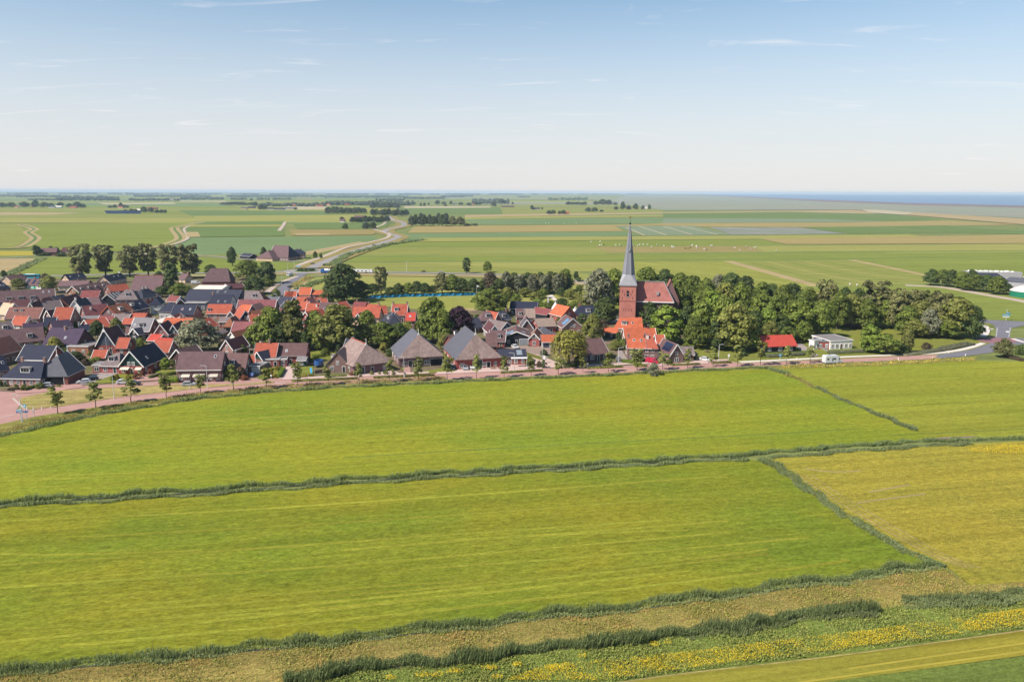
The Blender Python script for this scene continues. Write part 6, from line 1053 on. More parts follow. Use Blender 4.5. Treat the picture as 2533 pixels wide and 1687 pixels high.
# ------------------------------------------------------------------ distance: woods, farms, turbines, sheep
def wood(x0, x1, yb, yt, label, rows=2, yb2=None, mat='leaf_far', name='far_wood', fill=1.0):
    """a far wood that reads as one mass: lumpy crowns side by side, several deep"""
    rng = np.random.default_rng(int(x0*13+yb*7)); yb2 = yb2 or yb
    a = G(x0, yb); b = G(x1, yb2); Ln = (b-a).length; s = FPX/(a-CAM).length; hgt = 12.0+3*math.sin(x0)+(6 if yb < 486 else 0); hp = hgt*s; dep = max(0.0, (yb-yt)-hp); wd = max(9.0, Ln/130); V = []; Fq = []; k = 0
    n = int(min(900, max(6, Ln/wd*(1.6+rows*0.5*dep)))); m_, l_ = 8, 5
    for i in range(n):
        for r in range(1):
            t = rng.random(); u = rng.random()
            if fill < 1 and math.sin(t*17+x0)+math.sin(t*41+yb) < (1-fill)*3-1.2: continue
            env = 0.35+0.65*abs(math.sin(t*9+x0*0.3)+0.5*math.sin(t*23+yb))/1.5
            p = G(x0+(x1-x0)*t, yb-dep*u*min(1, env+0.15))+Vector((0, rng.random()*wd, 0)); h = hgt*(0.6+0.6*rng.random()); w_ = wd*(0.7+0.6*rng.random())
            for j in range(l_):
                th = math.pi*(j+0.5)/l_
                for q_ in range(m_):
                    an = 2*math.pi*q_/m_; jr = 0.8+0.4*rng.random()
                    V.append((p.x+w_*0.62*jr*math.sin(th)*math.cos(an), p.y+w_*0.62*jr*math.sin(th)*math.sin(an), h*0.48+h*0.52*math.cos(th)*(0.85+0.25*rng.random())))
            for j in range(l_-1):
                for q_ in range(m_): Fq.append((k+j*m_+q_, k+(j+1)*m_+q_, k+(j+1)*m_+(q_+1) % m_, k+j*m_+(q_+1) % m_))
            Fq += [(k, k+1, k+2, k+3), (k+4, k+5, k+6, k+7), (k, k+3, k+4, k+7)]
            k += l_*m_
    o = link(name, raw_mesh(name, np.array(V), np.array(Fq), mat)); tag(o, label, 'wood', kind='stuff'); return o
WD = [(-60, 330, 481, 475.5, 'left end of the blue tree line on the horizon'), (300, 640, 482, 476, 'blue tree line on the horizon, left of the turbines'), (600, 1020, 483, 476.5, 'blue tree line on the horizon behind the far village'), (1000, 1330, 482.5, 477, 'thin blue tree line on the horizon right of the turbines'), (1330, 1600, 481, 478, 'faint last tree line toward the sea'),
      (-40, 70, 487, 480, 'far blue wood at the left edge'), (40, 150, 489, 481, 'second far blue wood from the left edge'), (330, 520, 488, 480, 'far blue wood above the left trees'), (560, 800, 488.5, 481, 'far blue wood over the distant village'), (800, 1010, 490, 482, 'far blue wood left of the white turbines'),
      (140, 293, 497, 481, 'large dark blue forest block in the left distance'), (68, 180, 496, 491, 'low dark strip of forest left of the large block'), (318, 446, 497.5, 489, 'hedged wood right of the large forest block'), (446, 552, 495, 485, 'wood strip left of the distant hamlet'), (572, 610, 495, 488, 'small wood above the distant hamlet'), (635, 720, 495, 489, 'thin row of trees above the distant village'),
      (805, 1022, 509, 494, 'broad forest around the distant village church'), (640, 805, 511.5, 500, 'trees of the distant village'), (1000, 1100, 493, 485.5, 'wood strip below the wind turbines'), (1168, 1258, 505, 487, 'dark wood right of the wind turbines'), (1280, 1310, 489, 484, 'tiny far wood left of the flat shore'), (1356, 1454, 495.5, 487, 'low wood with a white shed near the shore'), (1092, 1150, 489, 482, 'low wood on the horizon right of the turbines'), (1110, 1170, 487, 481, 'faint wood strip beyond the dark wood'), (930, 1000, 498, 489, 'dark wood left of the turbine wood')]
for wd_ in WD: wood(*wd_, fill=0.9 if wd_[2] < 484 else 1.0)
def group_trees(lst, label, group, kind='round', name='field_tree', mats=('leaf_far', 'leaf_dark')):
    for i, (x, yb, yt, wp) in enumerate(lst): tree(x, yb, yt, wp, kind, mats[i % len(mats)], f'{label}, {ORD[i]} from the left', name, group)
def spread(x0, x1, yb, yt, n, seed):
    r = random.Random(seed); sp = (x1-x0)/n; return [(x0+sp*(i+0.5)+r.uniform(-.2, .2)*sp, yb+r.uniform(-.8, .8), yt+r.uniform(0, .25)*(yb-yt), sp*1.75) for i in range(n)]
group_trees(spread(1014, 1110, 560, 528, 9, 1), 'dark tree in the field grove beside the winding road', 'field grove by the winding road'); group_trees([(1118, 560, 536, 26), (1138, 560, 537, 24)], 'rounder brownish tree at the right of the field grove', 'field grove right end', mats=('leaf_poplar',)); group_trees(spread(1148, 1180, 559, 553, 4, 2), 'low bush right of the field grove', 'low bushes by the field grove', 'bush', 'bush')
group_trees(spread(808, 905, 530, 511, 9, 3), 'tree in the first grove behind the winding road', 'upper left grove'); group_trees(spread(918, 1008, 535, 516, 9, 4), 'tree in the second grove behind the winding road', 'upper right grove'); group_trees(spread(867, 962, 551, 534, 9, 5), 'tree in the lower grove with the barn roof', 'lower grove by the barn')
group_trees([(846, 545, 537, 12), (854, 568, 553, 16), (905, 568, 551, 22), (922, 568, 550, 22)], 'scattered tree left of the winding road', 'scattered trees by the winding road')
group_trees([(6, 514, 502, 24), (28, 514, 501, 22), (60, 514, 500, 26), (88, 513, 496, 20), (110, 514, 501, 22), (126, 512, 503, 16), (150, 512, 501, 18), (172, 515, 504, 16), (192, 515, 500, 22), (206, 515, 505, 14)], 'tree of the hamlet at the far left', 'hamlet trees far left')
group_trees([(272, 515, 509, 12), (284, 515, 507, 12), (299, 515, 502, 10), (308, 515, 507, 12), (316, 515, 509, 8)], 'tree around the small far farm', 'trees of the small far farm'); group_trees([(310, 524, 519, 12), (325, 524, 517, 12), (336, 525, 518, 12), (356, 527, 512, 18), (374, 527, 514, 16), (388, 528, 519, 14), (400, 528, 519, 14), (409, 528, 519, 10)], 'tree by the solar field', 'trees by the solar field')
group_trees(spread(548, 632, 508, 500, 8, 7), 'tree around the long far barn', 'trees of the long far barn'); group_trees(spread(918, 988, 516, 502, 7, 8), 'tree before the distant village forest', 'trees before the distant forest'); group_trees([(645, 520, 507, 14), (655, 520, 508, 14), (730, 520, 513, 8), (622, 497, 491, 8), (632, 512, 500, 14)], 'tree beside the far cattle sheds', 'trees by the far sheds')
group_trees([(1005, 507, 500, 8), (1026, 506, 501, 6), (1041, 511, 502, 6), (1050, 511, 502, 8), (1060, 508, 502, 6), (1082, 507, 496, 14), (1098, 507, 499, 12), (1115, 507, 497, 8), (1102, 511, 506, 8), (1140, 508, 501, 14), (1160, 509, 502, 14), (1178, 508, 500, 12), (1187, 508, 499, 8)], 'tree in the open row below the turbines', 'open tree row below turbines')
group_trees([(1222, 512, 500, 14), (1240, 504, 492, 20), (1268, 506, 500, 6)], 'tree by the brown far barn', 'trees by the brown far barn'); group_trees([(1358, 531, 521, 14), (1368, 531, 520, 14), (1384, 531, 522, 10), (1394, 531, 520, 14)], 'tree beside the small farm left of the spire', 'trees left of the spire tip'); group_trees([(1455, 525, 514, 16), (1470, 525, 514, 18), (1488, 525, 519, 10)], 'clump tree left of the weather vane', 'clump left of the vane')
group_trees(spread(1402, 1452, 508, 499, 6, 9), 'tree in the shore-side clump', 'shore-side clump'); group_trees([(1474, 508, 498, 14), (1490, 508, 493, 20), (1506, 508, 495, 18), (1522, 508, 501, 12)], 'tree of the shore farm', 'shore farm trees'); group_trees([(1524, 520, 511, 12), (1540, 520, 500, 14), (1555, 520, 509, 14), (1572, 520, 504, 14), (1590, 520, 509, 10), (1606, 520, 506, 8)], 'tree of the farm right of the vane', 'trees right of the vane'); group_trees([(1316, 519, 508, 10), (1341, 519, 513, 5)], 'tree by the lone dark-roofed farm', 'lone dark farm trees')
def fhouse(x, yb, w, d, he, rise, roof, wall, label, name='far_house', cat='house'):
    p = G(x, yb); t = thing(name, label, cat, (p.x-w/2, p.y, 0), R(random.uniform(-8, 12)))
    part('wall', MB().box(0, 0, 0, w, d, he), wall, t); part('roof', solid_roof([(-.5, -.5, he), (w+.5, -.5, he), (w+.5, d+.5, he), (-.5, d+.5, he), (0.0, d/2, he+rise), (w, d/2, he+rise)], [(0, 1, 5, 4), (2, 3, 4, 5), (3, 0, 4), (1, 2, 5)], 0.3), roof, t); return t
FH = [(40, 515, 12, 'red', 'whitewall'), (82, 513, 14, 'red', 'brick'), (127, 515, 20, 'greytile', 'whitewall'), (143, 514.5, 26, 'flatwhite', 'bluewall'), (180, 516, 22, 'red', 'cream'), (297, 516, 16, 'red', 'whitewall'), (344, 523, 16, 'flatwhite', 'whitewall'), (376, 518, 30, 'crimson', 'brick'), (430, 495.5, 70, 'flatwhite', 'greywall'), (590, 503, 60, 'slate', 'greywall'), (603, 518, 20, 'greytile', 'cream'), (622, 516, 24, 'navy', 'brick'), (668, 519, 24, 'navy', 'greywall'), (690, 520, 34, 'slate', 'greywall'), (718, 518, 44, 'greytile', 'greywall'),
      (668, 508, 22, 'red', 'whitewall'), (690, 509, 22, 'navy', 'whitewall'), (705, 508, 22, 'red', 'brick'), (724, 511, 22, 'red', 'brick'), (748, 510, 24, 'orange', 'brick'), (790, 512, 28, 'red', 'cream'), (812, 509, 16, 'red', 'whitewall'), (858, 509, 20, 'red', 'brick'), (897, 508, 12, 'red', 'whitewall'), (927, 511, 20, 'greytile', 'whitewall'), (948, 510, 40, 'flatwhite', 'greywall'), (755, 494, 110, 'tan', 'cream'), (846, 551, 9, 'brown', 'whitewall'), (888, 541, 22, 'brown', 'brick'),
      (1125, 507, 20, 'greytile', 'whitewall'), (1173, 507, 14, 'red', 'brick'), (1256, 513, 50, 'brown', 'darkbrick'), (1242, 504, 50, 'slate', 'greywall'), (1325, 519, 28, 'navy', 'greywall'), (1402, 530, 12, 'red', 'brick'), (1382, 493, 60, 'flatwhite', 'whitewall'), (1466, 498, 22, 'greytile', 'whitewall'), (1596, 517, 16, 'flatwhite', 'whitewall'), (114, 633, 16, 'brown', 'brick'), (163, 631, 9, 'maroon', 'whitewall')]
for i, (x, yb, w_, rf, wl) in enumerate(FH): fhouse(x, yb, w_, 10, 3.2, 3.6 if w_ < 40 else 3, rf, wl, f'distant {dict(red="red-roofed", orange="orange-roofed", brown="brown-roofed", navy="dark-roofed", slate="slate-roofed", greytile="grey-roofed", flatwhite="white-roofed", crimson="crimson-roofed", maroon="maroon-roofed", tan="tan-roofed")[rf]} {"barn" if w_ > 28 else "house"}, number {ORD[i]} of the far buildings from the left', 'far_barn' if w_ > 28 else 'far_house', 'barn' if w_ > 28 else 'house')
def turbine(x, yb, hub, label):
    p = G(x, yb); t = thing('wind_turbine', label, 'wind turbine', (p.x, p.y, 0), R(20), 'wind turbines on the horizon'); r = hub*0.028
    part('tower', MB().cyl((0, 0, 0), (0, 0, hub), r, r*0.6, 8), 'polewhite', t); part('nacelle', MB().box(-r, -r*2.5, hub-r, r, r*3.5, hub+r*1.2), 'polewhite', t); part('hub', MB().sphere((0, -r*3, hub), r*1.1), 'polewhite', t); a0 = random.random()*2
    for k in range(3):
        a = a0+k*2.0944; part('blade', MB().add([(-r*.55, -r*3, r*.5), (r*.55, -r*3.1, r*.5), (r*.5, -r*3, hub*.3), (r*.12, -r*3, hub*.62), (-r*.12, -r*3, hub*.62), (-r*.55, -r*2.7, r*.5), (r*.55, -r*2.8, r*.5), (r*.5, -r*2.8, hub*.3), (r*.12, -r*2.9, hub*.62), (-r*.12, -r*2.9, hub*.62)], [(0, 1, 2, 3, 4), (9, 8, 7, 6, 5)]+[(i, i+5, (i+1) % 5+5, (i+1) % 5) for i in range(5)]), 'polewhite', t, (0, 0, hub), (0, a, 0))
for i, (x, yb, hb) in enumerate([(732, 482, 40), (796, 481.5, 40), (598, 482, 40), (1033, 481.5, 40), (1041, 481.5, 40), (1050, 481.5, 40), (1057, 481.5, 40), (1064, 481.5, 40), (1070, 481.5, 40), (1075, 481.5, 40), (1239, 496, 30), (1427, 495.5, 28), (1534, 508, 32)]): turbine(x, yb, hb, f'white wind turbine, {ORD[i]} from the left along the skyline' if i else 'white wind turbine above the distant village, tall left one')
# sheep
sm = MB().sphere((0, 0, 0.72), 0.42, 8, 5); sm.v = [(x*1.5, y, z) for x, y, z in sm.v]
for lx, ly in ((-.4, -.18), (-.4, .18), (.38, -.18), (.38, .18)): sm.box(lx-.05, ly-.05, 0, lx+.05, ly+.05, .5)
sm.sphere((0.78, 0, 0.82), 0.17, 6, 4); sm.beam((.55, 0, .8), (.8, 0, .82), .2); shm = sm.mesh('sheep', 'tentwhite', True)
B('sheepdark', (0.06, 0.05, 0.045)); shd = shm.copy(); shd.materials.clear(); shd.materials.append(MATS['sheepdark'])
SH = [(1400+x*.1786, 520+y*.1786) for x, y in [(465, 497), (490, 494), (690, 495), (750, 495), (925, 496), (990, 503), (1020, 492), (1070, 490), (1128, 490), (1188, 522), (1258, 489), (1355, 507), (1465, 510), (1470, 525), (1490, 525), (1750, 492), (1805, 507), (1810, 532), (1915, 557), (2005, 505), (2022, 505), (345, 450), (475, 447)]]+[(1600+x*.3962, 470+y*.3962) for x, y in [(283, 354), (310, 360), (404, 354), (548, 368), (580, 382), (620, 359), (648, 374), (670, 367), (682, 362), (808, 384)]]+[(1425, 554), (1350, 553.5), (1358, 554), (1396, 554.2), (2102, 707), (2120, 709)]
SH.sort()
for i_, (x, y) in enumerate(SH): p = G(x, y); tag(link('sheep', shm, None, (p.x, p.y, .2), (0, 0, random.random()*6.3), (1.35,)*3), f'white sheep in the pasture beyond the village, {ORD[i_]} from the left', 'sheep', 'flock of white sheep')
for i_, (x, y) in enumerate(sorted([(1400+x*.1786, 520+y*.1786) for x, y in [(525, 492), (1650, 542), (1690, 543), (1725, 532), (1950, 560), (760, 497)]])): p = G(x, y); tag(link('sheep', shd, None, (p.x, p.y, .2), (0, 0, random.random()*6.3), (1.35,)*3), f'dark sheep among the white flock, {ORD[i_]} dark one from the left', 'sheep', 'dark sheep of the flock')
# solar field, far left
for i in range(7):
    a = G(258+i*0.8, 523.4+i*1.0); b = G(350-i*0.5, 523.6+i*1.0); W_, rz = frame(a, b); t = thing('solar_row', f'blue solar panel row in the far solar field, {ORD[i]} from the back', 'solar panels', (a.x, a.y, 0), rz, 'rows of the far solar field'); part('panels', MB().add([(0, 0, .8), (W_, 0, .8), (W_, 3.4, 2.6), (0, 3.4, 2.6), (0, 0, .7), (W_, 0, .7), (W_, 3.4, 2.5), (0, 3.4, 2.5)], [(0, 1, 2, 3), (7, 6, 5, 4), (0, 4, 5, 1), (1, 5, 6, 2), (2, 6, 7, 3), (3, 7, 4, 0)]), 'solardark', t); part('stand', MB().box(0.5, 1.6, 0, W_-0.5, 1.8, 1.6), 'metal', t)
# ------------------------------------------------------------------ reeds, tall grass, flowers: nobody could count them
def blades(P, h, wd, mat, name, label, seed=0, lean=(0.3, 0.1), jitter=0.22, fluff=None):
    fluff = (1.0 if 'reed' in name else 0.5) if fluff is None else fluff
    """one slender bent blade per point (P: n x 2)"""
    rng = np.random.default_rng(seed+5); n = len(P); hh = h*(0.6+0.55*rng.random(n))*(1.0+0.32*np.sin(P[:, 0]*.31+P[:, 1]*.17)+0.22*np.sin(P[:, 0]*.97+P[:, 1]*.6+seed)); a = rng.random(n)*2*np.pi; w_ = wd*(0.6+0.8*rng.random(n)); dx = np.cos(a)*w_/2; dy = np.sin(a)*w_/2
    lx = (lean[0]+jitter*rng.normal(size=n))*hh*0.5; ly = (lean[1]+jitter*rng.normal(size=n))*hh*0.5; z0 = np.full(n, 0.0)
    V = np.stack([np.stack([P[:, 0]-dx, P[:, 1]-dy, z0], 1), np.stack([P[:, 0]+dx, P[:, 1]+dy, z0], 1), np.stack([P[:, 0]+lx*.45+dx*1.1, P[:, 1]+ly*.45+dy*1.1, hh*.62], 1), np.stack([P[:, 0]+lx, P[:, 1]+ly, hh], 1)], 1).reshape(-1, 3)
    Fq = np.arange(4*n).reshape(n, 4)
    if fluff:
        m_ = int(n*fluff); ix = rng.integers(0, n, m_); t_ = 0.45+0.55*rng.random(m_)**0.7
        C = np.stack([P[ix, 0]+lx[ix]*t_, P[ix, 1]+ly[ix]*t_, hh[ix]*t_], 1); V2, F2 = leaves(C, np.tile([-0.35, -0.45, 0.9], (m_, 1)), max(wd*2.2, .14), rng, 1.0); Fq = np.concatenate([Fq, F2+len(V)]); V = np.concatenate([V, V2])
    o = link(name, raw_mesh(name, V, Fq, mat)); tag(o, label, 'reeds' if 'reed' in name else 'grass', kind='stuff'); return o
def along(pts, width, dens, seed=0, clump=0.5, wob=0.5):
    rng = np.random.default_rng(seed+77); P = [G(*p) for p in pts]; out = []
    for a, b in zip(P[:-1], P[1:]):
        d = b-a; Ln = d.length; n = int(Ln*width*dens); t = rng.random(n); nx, ny = -d.y/Ln, d.x/Ln; o = (rng.random(n)-0.5)*width
        s = t*Ln+a.x; o = o+wob*np.sin(s*0.33)+wob*0.6*np.sin(s*0.91+1.3)
        x = a.x+d.x*t+nx*o; y = a.y+d.y*t+ny*o; keep = rng.random(n) < 1-clump*(0.5+0.5*np.sin(x*0.7+y*0.4)*np.sin(x*0.23-y*0.9)); out.append(np.stack([x[keep], y[keep]], 1))
    return np.concatenate(out)
def inside(pts, dens, seed=0):
    rng = np.random.default_rng(seed+31); P = np.array([(p.x, p.y) for p in (G(*q_) for q_ in pts)]); lo = P.min(0); hi = P.max(0); n = int((hi-lo).prod()*dens); Q = lo+(hi-lo)*rng.random((n, 2)); ins = np.zeros(n, bool); j = len(P)-1
    for i in range(len(P)):
        c = ((P[i, 1] > Q[:, 1]) != (P[j, 1] > Q[:, 1])) & (Q[:, 0] < (P[j, 0]-P[i, 0])*(Q[:, 1]-P[i, 1])/(P[j, 1]-P[i, 1]+1e-12)+P[i, 0]); ins ^= c; j = i
    return Q[ins]
up = lambda pts, d: [(x, y+d) for x, y in pts]
blades(along(D2u, 1.5, 48, 1), .85, .09, 'reed_dark', 'reed_row', 'far dark reed row of the ditch between the two big meadows', 1)
blades(along(D2l, 1.2, 50, 2), .72, .09, 'reed', 'reed_row', 'near pale reed row of the ditch between the two big meadows', 2)
blades(along(D2r, 2.0, 40, 3), .6, .09, 'reed', 'reed_row', 'pale reed row along the top of the yellow field', 3)
blades(along(up(D3, -8), 1.5, 90, 4), .9, .06, 'reed_dark', 'reed_row', 'dark reed row between lower meadow and rough grass', 4); blades(along(up(D3, 3), 0.9, 80, 5), .5, .06, 'reed', 'reed_row', 'pale low reeds in front of the dark row by the rough grass', 5)
blades(along(D4, 1.7, 60, 6), .68, .08, 'reed', 'reed_row', 'diagonal reed ditch between lower meadow and yellow field', 6); blades(along([(x+8, y-2) for x, y in D4], 1.4, 45, 16), .75, .08, 'reed_dark', 'reed_row', 'darker reeds along the diagonal ditch', 16)
blades(along(D5[:2], 1.7, 34, 7), .9, .12, 'reed', 'reed_row', 'reeds at the road end of the right-hand ditch', 7); blades(along(D5[2:], 1.7, 34, 8), .8, .12, 'reed', 'reed_row', 'reed row between the upper and the right meadow', 8); blades(along(D5[1:3], 1.6, 20, 9), .7, .16, 'strawgrass', 'dry_grass', 'dry brown gap in the right-hand reed row', 9)
D6a = up(D6, -2)
blades(along(D6a, 1.7, 120, 10), 1.4, .06, 'reed_dark', 'reed_row', 'tallest dark reed row near the bottom of the picture', 10); blades(along(up(D6[5:], 10), 1.2, 80, 11), .75, .06, 'reed', 'reed_row', 'pale reeds in front of the tallest row', 11)
blades(along(D6b, 2.6, 80, 12), .85, .065, 'reed', 'reed_row', 'reed clump at the lower right edge', 12); blades(along(up(D6b, -12), 1.6, 80, 13), .95, .065, 'reed_dark', 'reed_row', 'darker back row of the lower right reed clump', 13)
blades(along(up(D1[:8], -3), 2.0, 22, 14, wob=.7), .85, .13, 'reed_dark', 'reed_row', 'dark reed edge along the road ditch at left', 14); blades(along(up(D1[7:], -2), 1.7, 24, 15, wob=.7), .85, .13, 'reed_dark', 'reed_row', 'green reed edge along the road ditch at right', 15)
blades(along(up(D1[:9], -13), 5.0, 16, 17), .6, .12, 'strawgrass', 'dry_grass', 'straw-coloured verge grass along the road', 17); blades(along([(1936, 910), (2152, 903), (2405, 889)], 2.5, 2.6, 18), .55, .16, 'petal', 'yellow_verge', 'yellow flowering verge at the upper right', 18); blades(along([(1936, 909), (2152, 902), (2405, 888)], 4.5, 9, 19), .6, .18, 'strawgrass', 'dry_grass', 'dry verge grass at the upper right', 19)
RS = D3+[(2400, 1448), (2533, 1440), (2600, 1440), (2600, 1470), (2533, 1480)]+D6[::-1]+[(400, 1740), (-60, 1740)]
pr = inside(RS, 34, 20); sel = np.sin(pr[:, 0]*.35+pr[:, 1]*1.3)+.6*np.sin(pr[:, 0]*.9-pr[:, 1]*.7) > .8
blades(pr[~sel], .26, .08, 'strawgrass', 'tall_grass', 'straw-brown rough grass strip near the bottom', 20); blades(pr[sel][::2], .32, .08, 'rustgrass', 'tall_grass', 'rust-coloured patches in the rough grass strip', 21); blades(pr[::3]+.13, .3, .09, 'meadowgrass', 'tall_grass', 'green tufts in the rough grass strip', 22)
HB = D6+[(2232, 1500), (2300, 1508), (2533, 1484), (2600, 1476), (2600, 1545), (2533, 1556), (2044, 1620), (1683, 1664), (1500, 1690), (600, 1760)]
ph = inside(HB, 38, 23); blades(ph, .34, .10, 'herbleaf', 'herb_growth', 'green herb growth below the tall reeds', 23, jitter=.6, fluff=1.2)
FB = [(1250, 1690), (1355, 1652), (1500, 1640), (1683, 1622), (1900, 1594), (2150, 1566), (2400, 1532), (2600, 1500), (2600, 1540), (2533, 1553), (2044, 1617), (1683, 1662), (1480, 1692)]
pf = inside(FB, 80, 24); nz = np.sin(pf[:, 0]*.8)*np.sin(pf[:, 1]*1.1+pf[:, 0]*.2)+np.sin(pf[:, 0]*.27+1)*.6; pf = pf[np.random.default_rng(3).random(len(pf)) < np.clip(.62+.5*nz, .2, 1)]
def flowers(P, h, size, mat, name, label, seed):
    rng = np.random.default_rng(seed); n = len(P); C = np.stack([P[:, 0], P[:, 1], h*(.8+.35*rng.random(n))], 1); V, Fq = leaves(C, np.tile([0.0, -.4, 1.0], (n, 1)), size, rng, .8); o = link(name, raw_mesh(name, V, Fq, mat)); tag(o, label, 'flowers', kind='stuff')
flowers(pf, .62, .10, 'petal', 'yellow_flowers', 'bright yellow flower strip at lower right', 25)
for i, (x, y, r_) in enumerate([(967, 1683, 14), (1046, 1677, 18), (1082, 1676, 16), (1126, 1668, 22), (1210, 1660, 20), (1280, 1650, 12), (1440, 1630, 10), (1370, 1658, 18), (1230, 1682, 14), (1620, 1600, 12), (1650, 1596, 10)]): flowers(inside([(x-r_, y-3), (x, y-7), (x+r_, y-4), (x+r_, y+3), (x, y+6), (x-r_, y+4)], 60, 40+i), .6, .12, 'petal', 'yellow_flowers', f'small yellow flower patch at the bottom, {ORD[i]} of several', 50+i)
YF = D2r+[(2533, 1094), (2600, 1092), (2600, 1430), (2533, 1436), (2400, 1440), (2340, 1395)]+[(x+30, y) for x, y in D4[::-1]]
py_ = inside(YF, 9, 60); blades(py_, .22, .09, 'cropleaf', 'crop', 'yellowish ripening crop on the right', 60, jitter=.6, fluff=0); flowers(inside([(2390, 1112), (2460, 1104), (2600, 1098), (2600, 1122), (2480, 1124), (2400, 1120)], 14, 62), .4, .16, 'petal', 'yellow_flowers', 'golden flower patch in the yellow field at the right edge', 62)
# ------------------------------------------------------------------ vehicles
def car_meshes(kind, paint):
    def mk():
        if kind == 'van': lo = [(-2.4, .35), (2.4, .35), (2.45, .9), (2.0, 1.15), (-2.4, 1.15)]; hi = [(-2.38, 1.15), (1.95, 1.15), (1.35, 1.85), (1.1, 1.95), (-2.3, 1.95)]; gl = [(0.75, 1.18), (1.8, 1.18), (1.32, 1.75), (0.75, 1.75)]; wb = (-1.5, 1.55); hw = .93
        else: lo = [(-2.1, .3), (2.1, .3), (2.15, .62), (1.95, .82), (1.05, .95), (-1.9, .98), (-2.12, .8)]; hi = [(-1.85, .97), (1.0, .95), (.35, 1.38), (.0, 1.45), (-1.15, 1.45), (-1.5, 1.36)]; gl = [(-1.62, 1.0), (.82, .98), (.28, 1.33), (-1.3, 1.35)]; wb = (-1.28, 1.3); hw = .88
        body = MB().profile(lo, -hw, hw); n = len(hi); k = .15
        body.add([(x, -hw+(k if z > 1.2 else .03), z) for x, z in hi]+[(x, hw-(k if z > 1.2 else .03), z) for x, z in hi], [tuple(range(n)), tuple(range(2*n-1, n-1, -1))]+[(i, n+i, n+(i+1) % n, (i+1) % n) for i in range(n)])
        bm_ = body.mesh('body', paint)
        sw = []
        for s_ in (-1, 1): sw.append(MB().add([(x, s_*(hw-(.10 if z > 1.2 else .02)), z) for x, z in gl]+[(x, s_*(hw-(.10 if z > 1.2 else .02)-.06), z) for x, z in gl], [(0, 1, 2, 3), (7, 6, 5, 4), (0, 4, 5, 1), (1, 5, 6, 2), (2, 6, 7, 3), (3, 7, 4, 0)]).mesh('side_window', 'glass'))
        if kind == 'van': ws = MB().add([(1.96, -.75, 1.2), (1.96, .75, 1.2), (1.40, .66, 1.82), (1.40, -.66, 1.82), (1.9, -.75, 1.2), (1.9, .75, 1.2), (1.34, .66, 1.82), (1.34, -.66, 1.82)], [(0, 1, 2, 3), (7, 6, 5, 4), (0, 4, 5, 1), (1, 5, 6, 2), (2, 6, 7, 3), (3, 7, 4, 0)])
        else: ws = MB().add([(1.03, -.74, .99), (1.03, .74, .99), (.40, .62, 1.40), (.40, -.62, 1.40), (.97, -.74, .97), (.97, .74, .97), (.34, .62, 1.38), (.34, -.62, 1.38)], [(0, 1, 2, 3), (7, 6, 5, 4), (0, 4, 5, 1), (1, 5, 6, 2), (2, 6, 7, 3), (3, 7, 4, 0)])
        rw = MB().box(-1.78 if kind != 'van' else -2.43, -.6, 1.03 if kind != 'van' else 1.25, -1.62 if kind != 'van' else -2.36, .6, 1.32 if kind != 'van' else 1.75)
        return bm_, sw, ws.mesh('windscreen', 'glass'), rw.mesh('rear_window', 'glass'), wb, hw
    return cached(('car', kind, paint), mk)
def vehicle(x, y, rz, paint, label, kind='car', sc=1.0):
    p = G(x, y); t = thing('parked_car' if kind == 'car' else 'van', label, 'car' if kind == 'car' else 'van', (p.x, p.y, .09), rz, sc=(sc,)*3); bm_, sw, ws, rw, wb, hw = car_meshes(kind, paint)
    link('body', bm_, t); link('windscreen', ws, t); link('rear_window', rw, t)
    for m_ in sw: link('side_window', m_, t)
    wm = cached('wheel', lambda: MB().cyl((0, -.11, 0), (0, .11, 0), .33, .33, 14).mesh('wheel', 'rubber')); rm = cached('rim', lambda: MB().cyl((0, -.125, 0), (0, .125, 0), .19, .19, 10).mesh('rim', 'metal')); hm = cached('hl', lambda: MB().box(-.05, -.16, 0, .04, .16, .14).mesh('headlight', 'glasslight')); tm = cached('tl', lambda: MB().box(-.04, -.12, 0, .05, .12, .2).mesh('tail_light', 'brightred'))
    for wx in wb:
        for s_ in (-1, 1): q_ = link('wheel', wm, t, (wx, s_*(hw-.08), .33)); link('rim', rm, q_)
    for s_ in (-1, 1): link('headlight', hm, t, (2.1 if kind == 'car' else 2.38, s_*.6, .62 if kind == 'car' else .8)); link('tail_light', tm, t, (-2.1 if kind == 'car' else -2.4, s_*.68, .68 if kind == 'car' else 1.0))
    return t
def hd(a, b): return bear(a, b)
vehicle(113, 958, R(190), 'car_silver', 'silver car before the hipped navy cottage'); vehicle(207, 949, R(205), 'car_white', 'white car on the grey drive of the carport barn'); vehicle(226, 942, R(205), 'car_black', 'black car behind the white one on the grey drive'); vehicle(306, 950, R(15), 'car_white', 'white car half hidden by the third street tree'); vehicle(330, 953, R(10), 'car_black', 'dark car beside the third street tree')
vehicle(468, 955, R(8), 'car_silver', 'silver hatchback on the verge before the brown double house'); vehicle(613, 858, R(170), 'car_black', 'dark car on the yard left of the big central trees'); vehicle(627, 931, R(80), 'car_blue', 'small blue car in front of the garage', sc=.85)
vehicle(1151, 914, R(-80), 'car_silver', 'silver car parked before the rightmost thatched farmhouse'); vehicle(1168, 912, R(-80), 'car_white', 'white car right of the silver one by the thatched farmhouse'); vehicle(1138, 911, R(-85), 'car_white', 'white car left of the silver one by the thatched farmhouse'); vehicle(1123, 914, R(-100), 'car_black', 'black car by the small garden hut'); vehicle(1274, 862, R(-70), 'car_white', 'white car on the yard of the black barn house')
